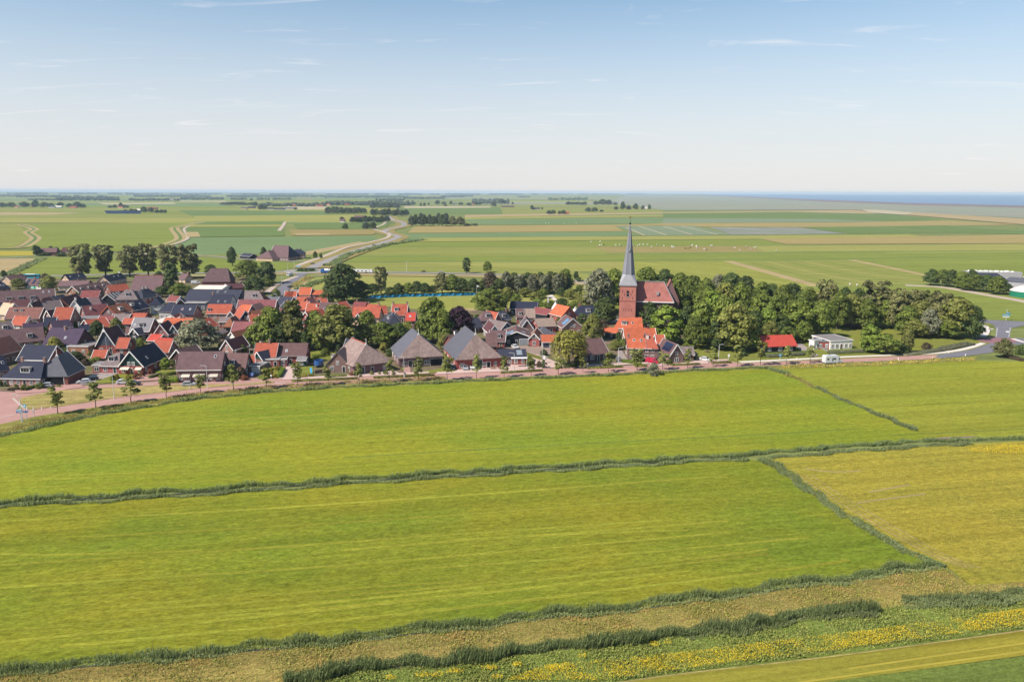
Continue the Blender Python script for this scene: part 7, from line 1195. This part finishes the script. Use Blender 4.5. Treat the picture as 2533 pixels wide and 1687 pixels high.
vehicle(1614, 899, R(-35), 'car_red', 'pinkish red van before the large orange house', 'van'); vehicle(1745, 893, R(-40), 'car_white', 'white car right of the front row'); vehicle(484, 703, R(12), 'car_white', 'white van near the white warehouse', 'van', 1.15); vehicle(1530, 893, R(80), 'car_grey', 'grey car at the dark low house'); vehicle(1092, 676, R(3), 'car_silver', 'silver car driving on the east road'); vehicle(774, 655, R(60), 'car_black', 'black car leaving the roundabout'); vehicle(925, 608, R(60), 'car_black', 'black car on the winding road, nearest the lone farm'); vehicle(958, 577, R(120), 'car_black', 'dark car on the bend of the winding road'); vehicle(999, 557, R(70), 'car_silver', 'light car on the upper bend of the winding road'); vehicle(974, 546, R(100), 'car_white', 'white car farthest up the winding road')
vehicle(717, 683, R(75), 'car_white', 'white van waiting at the roundabout', 'van', 1.15); vehicle(150, 726, R(20), 'car_black', 'dark car parked in the inner street, left one'); vehicle(159, 725, R(20), 'car_grey', 'grey car parked in the inner street, right one'); vehicle(718, 712, R(40), 'car_grey', 'grey car beside the cluttered flat roof'); vehicle(1445, 799, R(10), 'car_grey', 'grey car behind the navy-roofed house'); vehicle(1517, 788, R(10), 'car_white', 'pale car in shade at the tower foot')
# motorhome on the road
def camper():
    p = G(2059, 899); t = thing('motorhome', 'white motorhome driving right along the road', 'motorhome', (p.x, p.y, .1), bear((2000, 900), (2120, 895)))
    part('body', MB().profile([(-3.5, .55), (1.7, .55), (1.7, 2.35), (2.05, 2.42), (1.6, 2.9), (1.2, 2.97), (-3.2, 2.95), (-3.5, 2.75)], -1.15, 1.15), 'car_white', t)
    part('cab', MB().profile([(1.69, .45), (3.35, .45), (3.4, 1.0), (3.0, 1.28), (2.55, 1.42), (2.0, 2.36), (1.69, 2.36)], -1.0, 1.0), 'car_white', t)
    part('windscreen', MB().add([(2.47, -.85, 1.42), (2.47, .85, 1.42), (2.02, .8, 2.18), (2.02, -.8, 2.18), (2.40, -.85, 1.38), (2.40, .85, 1.38), (1.95, .8, 2.14), (1.95, -.8, 2.14)], [(0, 1, 2, 3), (7, 6, 5, 4), (0, 4, 5, 1), (1, 5, 6, 2), (2, 6, 7, 3), (3, 7, 4, 0)]), 'glass', t)
    for (x0, x1, z0, z1) in ((-2.9, -2.2, 1.5, 2.1), (-.7, .5, 1.55, 2.15)): part('side_window', MB().box(x0, -1.19, z0, x1, -1.14, z1), 'glass', t)
    part('cab_window', MB().add([(1.75, -1.03, 1.35), (2.35, -1.03, 1.35), (2.0, -1.03, 2.05), (1.75, -1.03, 2.05), (1.75, -.98, 1.35), (2.35, -.98, 1.35), (2.0, -.98, 2.05), (1.75, -.98, 2.05)], [(0, 1, 2, 3), (7, 6, 5, 4), (0, 4, 5, 1), (1, 5, 6, 2), (2, 6, 7, 3), (3, 7, 4, 0)]), 'glass', t)
    part('swoosh_decal', MB().add([(-.9, -1.165, .9), (-.4, -1.165, .9), (-.85, -1.165, 2.1), (-1.0, -1.165, 2.1), (-.9, -1.15, .9), (-.4, -1.15, .9), (-.85, -1.15, 2.1), (-1.0, -1.15, 2.1)], [(0, 1, 2, 3), (7, 6, 5, 4), (0, 4, 5, 1), (1, 5, 6, 2), (2, 6, 7, 3), (3, 7, 4, 0)]), 'car_grey', t); part('skirt', MB().box(-3.4, -1.12, .3, 1.6, 1.12, .56), 'greywall', t); part('roof_box', MB().box(-2.0, -.5, 2.95, -1.2, .5, 3.1), 'greywall', t)
    for wx in (-1.6, 2.6):
        for s_ in (-1, 1): q_ = link('wheel', CACHE['wheel'], t, (wx, s_*.92, .33)); link('rim', CACHE['rim'], q_)
    for s_ in (-1, 1): part('headlight', MB().box(3.3, s_*.7-.2, .8, 3.46, s_*.7+.2, 1.0), 'glasslight', t)
camper()
def lorry():
    p = G(812, 677); rz = bear((795, 672.5), (900, 674.5)); t = thing('tanker_lorry', 'tanker lorry with silver tank entering the roundabout', 'lorry', (p.x, p.y, .1), rz)
    part('tank', MB().cyl((-2.5, 0, 2.5), (6.5, 0, 2.5), 1.2, 1.2, 18), 'metal', t, smooth=False); part('chassis', MB().box(-5.2, -1.1, .7, 6.5, 1.1, 1.2), 'car_blue', t); part('cab', MB().profile([(-5.4, .6), (-3.1, .6), (-3.1, 3.3), (-4.9, 3.3), (-5.4, 2.2)], -1.2, 1.2), 'car_blue', t); part('tank_skirt', MB().box(-2.4, -1.22, 1.21, 6.4, 1.22, 2.0), 'car_blue', t)
    for wx in (-4.5, -2.4, 3.4, 4.6, 5.8):
        for s_ in (-1, 1): link('wheel', cached('bigwheel', lambda: MB().cyl((0, -.16, 0), (0, .16, 0), .5, .5, 14).mesh('wheel', 'rubber')), t, (wx, s_*1.05, .5))
    p = G(895, 676); t = thing('white_lorry', 'long white lorry trailer on the east road behind trees', 'lorry', (p.x, p.y, .1), rz)
    part('trailer', MB().box(-7, -1.25, 1.0, 6.0, 1.25, 2.7), 'car_white', t); part('cab', MB().box(6.4, -1.2, .6, 8.4, 1.2, 2.9), 'car_white', t)
    for i in range(4): part('load_window', MB().box(-6+i*3, -1.28, 1.4, -4.6+i*3, -1.24, 2.1), 'glass', t)
    for wx in (-5, -3.8, 3.5, 7.2):
        for s_ in (-1, 1): link('wheel', CACHE['bigwheel'], t, (wx, s_*1.05, .5))
    p = G(77, 690); t = thing('bus', 'turquoise bus passing behind the cream gable house', 'bus', (p.x, p.y, .1), R(2)); part('body', MB().profile([(-6, .4), (6, .4), (6, 2.6), (5.8, 3.1), (-5.9, 3.1), (-6, 2.9)], -1.25, 1.25), 'bus_blue', t); part('window_band', MB().box(-5.6, -1.28, 1.4, 5.6, -1.24, 2.5), 'glass', t); part('roof_unit', MB().box(-3, -.8, 3.1, 3, .8, 3.35), 'white', t)
    for wx in (-3.8, 4):
        for s_ in (-1, 1): link('wheel', CACHE['bigwheel'], t, (wx, s_*1.05, .5))
lorry()
# ------------------------------------------------------------------ street furniture
def lamp(x, yb, yt, label, arm=1.4, side=1):
    p = G(x, yb); s = FPX/(p-CAM).dot(FWD); h = (yb-yt)/s; t = thing('street_lamp', label, 'street lamp', (p.x, p.y, 0), 0, 'street lamps')
    part('post', MB().cyl((0, 0, 0), (0, 0, h), .11, .07, 8), 'polewhite', t); part('arm', MB().beam((0, 0, h-.05), (side*arm, 0, h+.15), .1), 'polewhite', t); part('lamp_head', MB().box(min(side*arm, side*(arm+.8)), -.16, h+.06, max(side*arm, side*(arm+.8)), .16, h+.22), 'greywall', t); part('base', MB().cyl((0, 0, 0), (0, 0, 1.1), .16, .15, 8), 'polewhite', t)
for i, a in enumerate([(56, 1045, 976, -1), (283, 987, 926, -1), (514, 961, 904, -1), (730, 942, 902, -1), (1000, 935, 882, -1), (1272, 920, 873, -1), (1529, 906, 860, 1), (1777, 897, 852, 1), (1006, 672, 648, 1), (664, 698, 670, 1), (697, 706, 685, 1), (712, 668, 652, 1), (728, 666, 646, 1), (802, 652, 632, -1), (840, 672, 650, 1), (676, 662, 650, 1), (1446, 724, 690, 1), (598, 682, 662, 1)]):
    lamp(a[0], a[1], a[2], f'white street lamp, {ORD[i]} of those along the road from the left' if i < 8 else f'far white street lamp near the roundabout or east road, {ORD[i-8]} listed', 1.0, a[3])
def signs(x, y, h, label, boards, name='signpost'):
    p = G(x, y); t = thing(name, label, 'signpost', (p.x, p.y, 0)); part('post', MB().cyl((0, 0, 0), (0, 0, h), .09, .08, 8), 'polewhite', t)
    for (z, w_, hh, off, a, mt) in boards:
        b_ = part('sign_board', MB().box(off, -.16, z, off+w_, -.10, z+hh), mt, t, (0, 0, 0), (0, 0, a)); link('sign_lettering', MB().box(off+.12*w_, -.172, z+hh*.36, off+.8*w_, -.162, z+hh*.60).mesh('sign_lettering', 'white'), b_)
signs(53, 1043, 3.4, 'blue direction signs on a white post at the left junction', [(3.0, 1.6, .35, -.9, 0, 'signcyan'), (2.45, 2.6, .45, -.9, R(12), 'signblue')]); signs(66, 1040, 4.4, 'small blue sign with striped post beside the left junction', [(3.7, .7, .75, -.35, 0, 'signcyan'), (2.3, 1.0, .35, -.3, R(10), 'signblue')]); signs(85, 1032, 2.0, 'low grey post by the left verge', [(1.5, .5, .4, -.25, 0, 'greywall')])
signs(2488, 793.5, 5.6, 'blue direction sign at the right junction', [(2.4, 3.6, .7, -2.0, 0, 'signcyan'), (3.4, 2.2, .7, -.4, R(8), 'signcyan'), (1.7, 3.2, .4, -1.8, 0, 'white')]); signs(2448, 835, 4.0, 'white cross-shaped sign near the cycle path', [(3.5, 2.0, .4, -1.0, 0, 'white')]); signs(1929, 893, 2.6, 'blue bus stop sign between street trees', [(1.8, 1.0, .8, -.5, 0, 'signcyan')]); signs(1453, 911, 2.0, 'white notice sign at the willow', [(1.2, .6, .8, -.3, 0, 'white')]); signs(671, 940, 2.0, 'small white house sign on the verge', [(1.2, .5, .6, -.25, 0, 'white')]); signs(739, 668, 3.2, 'blue direction sign before the roundabout', [(2.2, 3.2, 1.0, -1.6, 0, 'signcyan')]); signs(2415, 834, 2.6, 'small cyan sign by the shaded crossing', [(1.7, .8, .8, -.4, 0, 'signcyan')]); signs(1802, 892, 2.4, 'pale round-topped sign beside the lawn', [(1.4, .7, 1.0, -.35, 0, 'white')])
bol = MB().cyl((0, 0, 0), (0, 0, .8), .14, .12, 8).mesh('bollard', 'white')
for i, (x, y) in enumerate([(67, 1014), (83, 1014.5), (104, 1014), (127, 1011.5), (469, 962), (763, 934), (2222, 891), (2307, 889), (2347, 874), (2388, 881), (2407, 839), (1971, 890)]): p = G(x, y); tag(link('bollard', bol, None, (p.x, p.y, .05)), f'white roadside bollard, {ORD[i]} from the left', 'bollard', 'white bollards')
# flagpoles, mast, tents, net, silo
def flagpole(x, y, h, label, flag=(1.6, .9), low=0.0):
    p = G(x, y); t = thing('flagpole', label, 'flagpole', (p.x, p.y, 0)); part('pole', MB().cyl((0, 0, 0), (0, 0, h), .09, .05, 8), 'polewhite', t)
    if flag: n = 6; mb = MB(); w_, hh = flag; z1 = h-low; vs = [(w_*i/n, .12*math.sin(i*1.3), z1-.25*i/n*hh) for i in range(n+1)]+[(w_*i/n, .12*math.sin(i*1.3+.4), z1-hh-.3*i/n*hh) for i in range(n+1)]; vs += [(x_, y_+.03, z_) for x_, y_, z_ in vs]; m_ = n+1; mb.add(vs, [(i, i+1, m_+i+1, m_+i) for i in range(n)]+[(2*m_+i, 3*m_+i, 3*m_+i+1, 2*m_+i+1) for i in range(n)]); part('flag', mb, 'tentwhite', t)
flagpole(1341, 899, 7.6, 'tall white flagpole with drooping flag beside the lane', (1.8, 1.4), 4.6); flagpole(1179, 731, 6.0, 'flagpole with white flag at the end of the blue net'); flagpole(1448, 722, 7.5, 'tall white mast left of the tower', None); flagpole(1354, 766, 6.5, 'white pennant pole beside the tents', (.8, 2.4)); flagpole(1139, 783, 4.5, 'thin white goal post pole on the sports field', None); flagpole(618, 880, 5.0, 'thin pole behind the wine-red gable', None); flagpole(265, 876, 6.5, 'red-brown pole before the tall black gable', None)
def tent(x, y, w_, h, label):
    p = G(x, y); t = thing('tent', label, 'tent', (p.x, p.y, 0), R(20)); n = 8; prof = [(1.0, 0), (.72, .30), (.42, .62), (.15, .9), (.03, 1.0)]; vs = []; fs = []
    for r_, z in prof: vs += [(w_/2*r_*math.cos(2*math.pi*i/n), w_/2*r_*math.sin(2*math.pi*i/n), z*h) for i in range(n)]
    for j in range(4): fs += [(j*n+i, j*n+(i+1) % n, (j+1)*n+(i+1) % n, (j+1)*n+i) for i in range(n)]
    part('canvas', MB().add(vs, fs+[tuple(range(4*n, 5*n))]), 'tentwhite', t); part('pole', MB().cyl((0, 0, 0), (0, 0, h+.5), .06, .05, 6), 'polewhite', t)
tent(1374, 768, 5.6, 4.6, 'white pointed tent left of the big rose-red gable'); tent(1424, 770, 4.0, 2.6, 'low white tent right of the orange roof')
NP = [G(*a) for a in ((902, 739), (950, 738), (1000, 735), (1050, 734), (1100, 733), (1150, 732), (1180, 731))]; nt_ = thing('windbreak_net', 'long blue net fence along the sports field', 'net fence', NP[0]); o0 = NP[0]
for a, b in zip(NP[:-1], NP[1:]):
    n = 8; vs = []; 
    for i in range(n+1): q_ = a.lerp(b, i/n)-o0; vs += [(q_.x, q_.y+.25*math.sin(i*1.9), .05), (q_.x, q_.y+.35*math.sin(i*2.3+1), 1.55+.18*math.sin(i*1.7))]
    m_ = len(vs); vs += [(x_, y_+.04, z_) for x_, y_, z_ in vs]; part('net_panel', MB().add(vs, [(2*i, 2*i+2, 2*i+3, 2*i+1) for i in range(n)]+[(m_+2*i, m_+2*i+1, m_+2*i+3, m_+2*i+2) for i in range(n)]), 'netblue', nt_)
for a in NP: q_ = a-o0; part('net_post', MB().cyl((q_.x, q_.y-.1, 0), (q_.x, q_.y-.1, 1.9), .06, .06, 6), 'signcyan', nt_)
p = G(2548, 734); t = thing('slurry_silo', 'green round silo with cream domed cover at the right edge', 'silo', (p.x, p.y, 0)); part('tank_wall', MB().cyl((0, 0, 0), (0, 0, 3.4), 10.5, 10.5, 40, False), 'green', t); vs = []; n = 40
for r_, z in ((10.7, 3.4), (9, 4.6), (6, 5.9), (3, 6.6), (.2, 6.8)): vs += [(r_*math.cos(2*math.pi*i/n), r_*math.sin(2*math.pi*i/n), z) for i in range(n)]
part('dome_cover', MB().add(vs, [(j*n+i, j*n+(i+1) % n, (j+1)*n+(i+1) % n, (j+1)*n+i) for j in range(4) for i in range(n)]+[tuple(range(4*n, 5*n))]), 'flatwhite', t)
p = G(2575, 700); t = thing('slurry_silo', 'second green silo behind the first at the right edge', 'silo', (p.x, p.y, 0)); part('tank_wall', MB().cyl((0, 0, 0), (0, 0, 3.4), 10.5, 10.5, 40, False), 'green', t); part('dome_cover', MB().add(vs, [(j*n+i, j*n+(i+1) % n, (j+1)*n+(i+1) % n, (j+1)*n+i) for j in range(4) for i in range(n)]+[tuple(range(4*n, 5*n))]), 'flatwhite', t)
p = G(2455, 690); t = thing('foil_bales', 'bright white foil-covered heap on the barn roof line', 'bales', (p.x, p.y, 0), R(-12)); 
for i in range(9): part('bale', MB().sphere((i*3.4-15, .5*math.sin(i*2), 5.2), 1.9+.4*math.sin(i*3), 10, 6, .45), 'tentwhite', t, smooth=True)
part('stack', MB().box(-20, -2, 0, 18, 2, 5.2), 'greywall', t)
# ------------------------------------------------------------------ hedges: dense clipped leaf volumes
def hedge(x0, y0, x1, y1, h, w_, mat, label, ragged=.15):
    a = G(x0, y0); b = G(x1, y1); Ln, rz = frame(a, b); rng = np.random.default_rng(int(x0+y0)); n = int(max(150, Ln*(h*2+w_)*34)); 
    u = rng.random(n)*Ln; f = rng.random(n)*(2*h+w_); y = np.where(f < h, -w_/2, np.where(f < h+w_, f-h-w_/2, w_/2)); z = np.where(f < h, f, np.where(f < h+w_, h, 2*h+w_-f)); nn = np.stack([np.zeros(n), np.where(f < h, -1, np.where(f < h+w_, 0, 1)), np.where((f >= h) & (f < h+w_), 1.0, .3)], 1)
    C = np.stack([u, y, z], 1)+rng.normal(size=(n, 3))*ragged*.5; C[:, 2] = np.clip(C[:, 2], .05, None); V, Fq = leaves(C, nn, .26, rng, .9)
    cb = MB().box(0.05, -w_/2+.08, 0, Ln-.05, w_/2-.08, h-.08); k = len(V); V = np.concatenate([V, np.array(cb.v)]); Fq = np.concatenate([Fq, np.array(cb.f)+k])
    o = link('hedge', raw_mesh('hedge', V, Fq, mat), None, (a.x, a.y, 0), (0, 0, rz)); tag(o, label, 'hedge'); return o
for i, a in enumerate([(722, 945, 885, 938), (924, 936, 1074, 930), (1239, 924, 1342, 918.5), (1452, 913, 1540, 909), (1570, 908, 1600, 907), (1660, 905, 1731, 902.5), (1760, 900, 1808, 898)]): hedge(*a, .6, 1.1, 'leaf_olive', f'low street hedge between road and pavement, {ORD[i]} from the left', .2)
for a in [(395, 948, 442, 946, 1.5, 2.2, 'leaf_bright', 'thick clipped yellow-green hedge before the brown double house'), (368, 937, 400, 930, 1.0, 1.0, 'leaf_dark', 'dark low hedge right of the green gable house'), (400, 931, 436, 926, .9, .9, 'leaf_mid', 'low hedge along the lawn of the double house'), (640, 938, 672, 936, 1.0, 1.2, 'leaf_bright', 'green hedge left of the garden before the red roof'), (690, 936, 702, 916, 1.2, 1.2, 'leaf_bright', 'bright hedge along the pale drive'), (735, 936, 777, 932, 1.1, 1.0, 'leaf_lime', 'golden hedge around the play lawn'), (815, 935, 858, 932, .6, .8, 'leaf_mid', 'low hedge before the small grey gable house'), (1300, 878, 1345, 892, .9, 1.6, 'leaf_olive', 'hedge bank along the lane to the black barn house'), (1395, 908, 1440, 905, .9, 1.2, 'leaf_dark', 'dark hedge under the weeping willow'), (1540, 897, 1585, 904, 1.2, 1.5, 'leaf_bright', 'green hedge before the large orange house'), (2485, 884, 2560, 900, 1.0, 1.6, 'leaf_brown', 'brown clipped hedge right of the junction tree'), (60, 966, 96, 958, .9, 1.6, 'leaf_mid', 'green front-garden hedge of the hipped cottage'), (20, 966, 50, 965, .7, 1.2, 'leaf_brown', 'reddish low planting left of the hipped cottage'), (8, 955, -40, 958, 1.6, 1.6, 'leaf_dark', 'dark hedge cut by the left edge'), (1100, 876, 1104, 905, 1.1, .9, 'leaf_mid', 'hedge between the two larger thatched farms'), (2330, 866, 2400, 852, .8, 4.0, 'leaf_grey', 'tall reed fringe beside the curving cycle path'), (2235, 880, 2330, 868, .8, 3.0, 'leaf_grey', 'second reed fringe along the curving cycle path'), (2095, 800, 2140, 812, .8, .6, 'leaf_grey', 'pale hedge by the sand yard in the park'), (1895, 884, 1990, 878, .8, 2.6, 'leaf_grey', 'long grass fringe before the red-roofed chalet'), (2050, 875, 2160, 870, .8, 2.4, 'leaf_grey', 'long grass fringe before the modern building'), (455, 866, 475, 862, 1.0, .8, 'leaf_mid', 'garden hedge under the silver willow'), (758, 900, 790, 896, 1.6, 2.0, 'leaf_dark', 'dark hedge right of the long brown roof'), (772, 886, 800, 884, 1.2, 1.4, 'leaf_mid', 'hedge behind the play lawn')]: hedge(*a)
# colourful garden shrubs along the front
for i, (x, yb, yt, wp, mt) in enumerate([(290, 940, 924, 16, 'leaf_yellow'), (318, 938, 926, 14, 'leaf_yellow'), (338, 938, 922, 20, 'leaf_red'), (352, 932, 918, 14, 'leaf_red'), (280, 942, 928, 14, 'leaf_mid'), (372, 926, 912, 16, 'leaf_red'), (100, 962, 946, 22, 'leaf_mid'), (62, 966, 950, 20, 'leaf_mid'), (40, 962, 950, 16, 'leaf_olive'), (20, 955, 940, 20, 'leaf_dark'), (655, 930, 906, 12, 'leaf_dark'), (672, 932, 910, 10, 'leaf_yellow'), (686, 918, 904, 14, 'leaf_yellow'), (680, 935, 924, 18, 'leaf_yellow'), (695, 915, 905, 12, 'leaf_mid'), (570, 938, 905, 30, 'leaf_mid'), (595, 935, 906, 32, 'leaf_brown'), (605, 940, 928, 22, 'leaf_red'), (562, 940, 930, 18, 'leaf_yellow'), (557, 880, 860, 22, 'leaf_brown'), (624, 848, 838, 22, 'leaf_red'), (600, 876, 852, 26, 'leaf_mid'), (866, 922, 908, 12, 'leaf_yellow'), (870, 930, 920, 14, 'leaf_red'), (920, 928, 917, 12, 'leaf_olive'), (938, 927, 918, 9, 'leaf_olive'), (955, 926, 917, 13, 'leaf_olive'), (1345, 910, 890, 16, 'leaf_dark'), (1333, 910, 892, 14, 'leaf_brown'), (1310, 905, 880, 22, 'leaf_mid'), (1500, 905, 885, 24, 'leaf_dark'), (1585, 895, 878, 24, 'leaf_dark'), (1655, 902, 888, 20, 'leaf_mid'), (1715, 890, 868, 28, 'leaf_grey'), (1345, 880, 864, 20, 'leaf_dark'), (1430, 898, 880, 22, 'leaf_dark'), (1005, 900, 892, 12, 'leaf_mid'), (1670, 874, 850, 30, 'leaf_mid'), (1705, 862, 845, 34, 'leaf_mid'), (1835, 880, 862, 26, 'leaf_dark'), (1420, 840, 826, 22, 'leaf_dark'), (1382, 800, 786, 18, 'leaf_mid'), (1370, 795, 780, 16, 'leaf_dark'), (1215, 788, 776, 14, 'leaf_mid'), (1180, 790, 778, 18, 'leaf_dark'), (560, 778, 764, 24, 'leaf_mid'), (505, 745, 735, 20, 'leaf_mid'), (585, 712, 702, 20, 'leaf_mid'), (330, 850, 836, 20, 'leaf_dark'), (300, 868, 854, 20, 'leaf_mid'), (225, 880, 868, 16, 'leaf_olive'), (450, 910, 898, 18, 'leaf_dark')]):
    tree(x, yb, yt, wp, 'bush', mt, f'{dict(leaf_yellow="golden-yellow", leaf_red="rust-red", leaf_mid="green", leaf_dark="dark green", leaf_olive="olive", leaf_brown="brownish", leaf_grey="grey-green")[mt]} garden shrub, {"fiftieth" if i > 48 else ORD[i]} as one scans the gardens, {int(x/CW*100)} percent across', 'garden_shrub', 'garden shrubs of the village')
# garden bits
def picnic(x, y, label):
    p = G(x, y); t = thing('picnic_table', label, 'table', (p.x, p.y, 0), R(random.uniform(-20, 40))); part('table_top', MB().box(-.9, -.4, .72, .9, .4, .78), 'wood', t)
    for s_ in (-1, 1): part('bench', MB().box(-.9, s_*.75-.14, .42, .9, s_*.75+.14, .47), 'wood', t); part('leg', MB().beam((s_*.6, -.7, 0), (s_*.6, .7, 0.02), .1).beam((s_*.6, -.5, 0), (s_*.6, -.1, .72), .09).beam((s_*.6, .5, 0), (s_*.6, .1, .72), .09), 'wood', t)
picnic(1238, 913, 'picnic table before the thatched farm, right one'); picnic(1219, 913, 'picnic table before the thatched farm, left one'); picnic(1749, 872, 'picnic table on the lawn right of the front row'); picnic(1338, 905, 'dark garden table beside the flagpole'); picnic(1310, 857, 'terrace table before the black barn house')
p = G(789, 908); t = thing('trampoline', 'blue trampoline with net in the play garden', 'trampoline', (p.x, p.y, 0)); part('mat', MB().cyl((0, 0, .8), (0, 0, .88), 1.7, 1.7, 20), 'black', t); part('safety_net', MB().cyl((0, 0, .9), (0, 0, 2.5), 1.6, 1.6, 20, False), 'car_blue', t)
for k in range(6): a = k*math.pi/3; part('leg', MB().cyl((1.6*math.cos(a), 1.6*math.sin(a), 0), (1.6*math.cos(a), 1.6*math.sin(a), 2.6), .04, .04, 6), 'metal', t)
p = G(769, 922); t = thing('slide', 'white and blue play slide on the lawn', 'slide', (p.x, p.y, 0), R(-70)); part('chute', MB().beam((0, 0, 1.7), (2.4, 0, .2), .6, .1), 'signcyan', t); part('ladder', MB().beam((0, 0, 0), (0, 0, 1.8), .5, .1), 'polewhite', t)
p = G(1107, 917); t = thing('garden_hut', 'small dark green garden hut with white-edged roof', 'hut', (p.x-1.6, p.y, 0), R(8)); part('wall', MB().box(0, 0, 0, 3.2, 3, 2.1), 'greenwood', t); part('roof', solid_roof([(-.3, -.3, 2.0), (-.3, 3.3, 2.0), (3.5, 3.3, 2.0), (3.5, -.3, 2.0), (1.6, -.3, 3.3), (1.6, 3.3, 3.3)], [(0, 4, 5, 1), (3, 2, 5, 4)], .12), 'slate', t); part('verge_board', MB().beam((-.35, -.36, 2.0), (1.6, -.36, 3.36), .1, .2).beam((3.55, -.36, 2.0), (1.6, -.36, 3.36), .1, .2), 'white', t)
p = G(85, 721); t = thing('parasol', 'green parasol before the low white house', 'parasol', (p.x, p.y, 0)); part('canopy', MB().cyl((0, 0, 2.0), (0, 0, 2.9), 1.9, .1, 8), 'parasolgreen', t); part('pole', MB().cyl((0, 0, 0), (0, 0, 2.9), .05, .05, 6), 'metal', t)
p = G(1266, 897); t = thing('canopy_roof', 'long white canopy on the red brick extension', 'canopy', G(1264, 908), R(4)); part('canopy_sheet', MB().box(0, -1.4, 3.25, 5.6, .2, 3.42), 'white', t); part('canopy_post', MB().cyl((.2, -1.2, 0), (.2, -1.2, 3.25), .06, .06, 6), 'white', t); part('canopy_post', MB().cyl((5.4, -1.2, 0), (5.4, -1.2, 3.25), .06, .06, 6), 'white', t)
def fence(x0, y0, x1, y1, h, mat, label, gap=.0, n=None, name='fence'):
    a = G(x0, y0); b = G(x1, y1); Ln, rz = frame(a, b); t = thing(name, label, 'fence', (a.x, a.y, 0), rz); n = n or max(2, int(Ln/1.8)); pm_ = MB().box(-.05, -.05, 0, .05, .05, h+.1).mesh('post', mat); w_ = Ln/n; bm_ = MB().box(.06, -.03, .06, w_-.06, .03, h).mesh('panel', mat)
    for i in range(n+1): link('post', pm_, t, (i*w_, 0, 0))
    for i in range(n): link('panel', bm_, t, (i*w_, 0, 0))
fence(420, 862, 452, 845, 1.9, 'wood', 'dark garden fence under the teal gable'); fence(540, 862, 575, 835, 1.8, 'wood', 'brown garden fence right of the silver willow'); fence(232, 920, 252, 903, 1.8, 'brick', 'brick garden wall between barn and bay room', name='garden_wall'); fence(2022, 860, 2048, 872, 1.1, 'metal', 'grey steel fence at the modern building'); fence(1000, 928, 976, 898, 1.0, 'wood', 'sloping wooden fence right of the leftmost thatch'); fence(780, 925, 815, 921, 1.3, 'brownbrick', 'brick terrace wall left of the small grey house', name='garden_wall'); fence(740, 905, 775, 905, 1.2, 'wood', 'wooden play fence behind the lawn'); fence(2084, 806, 2136, 811, 1.2, 'wood', 'dark rail fence at the sand yard')
p = G(757, 671); t = thing('roundabout_planting', 'dark ring of low shrubs on the roundabout', 'planting', (p.x, p.y, .2)); c_ = PROTO['bush'][0][0]
for k in range(10): a = k*.628; o_ = link('shrub', c_, t, (5.5*math.cos(a), 5.5*math.sin(a), 0), (0, 0, a), (.3, .3, .16)); o_.material_slots[0].link = 'OBJECT'; o_.material_slots[0].material = MATS['leaf_dark']
blades(along([(812, 660), (830, 652), (858, 632), (905, 620), (960, 606), (1050, 594)], 9, 1.2, 90), 1.6, .7, 'reed_dark', 'reed_row', 'dark reed belt right of the provincial road', 90); blades(along([(105, 640), (60, 662), (15, 682)], 7, 2.0, 91), 1.3, .5, 'reed', 'reed_row', 'reed belt beside the tan parcel at far left', 91); blades(along([(740, 718), (775, 702), (815, 692), (850, 688)], 7, 2.2, 92), 1.4, .5, 'reed_dark', 'reed_row', 'reed belt right of the village entrance road', 92); blades(along([(728, 712), (742, 698), (768, 686)], 6, 2.5, 93), 1.2, .4, 'strawgrass', 'dry_grass', 'straw-coloured bank beside the village entrance', 93)
# ------------------------------------------------------------------ summer haze over the polder
def haze(density):
    m, t = newmat('haze'); v = N(t, 'ShaderNodeVolumePrincipled', i={'Color': (0.66, 0.85, 1.0, 1), 'Density': density, 'Anisotropy': 0.0}); o = N(t, 'ShaderNodeOutputMaterial'); L(t, v.outputs[0], o.inputs['Volume'])
    mb = MB().box(-BIG-300, -700, -1.5, BIG+300, BIG+300, 69); h = link('haze', mb.mesh('haze', m)); tag(h, 'thin blue summer haze over the land', 'haze', kind='stuff')
haze(6e-5)
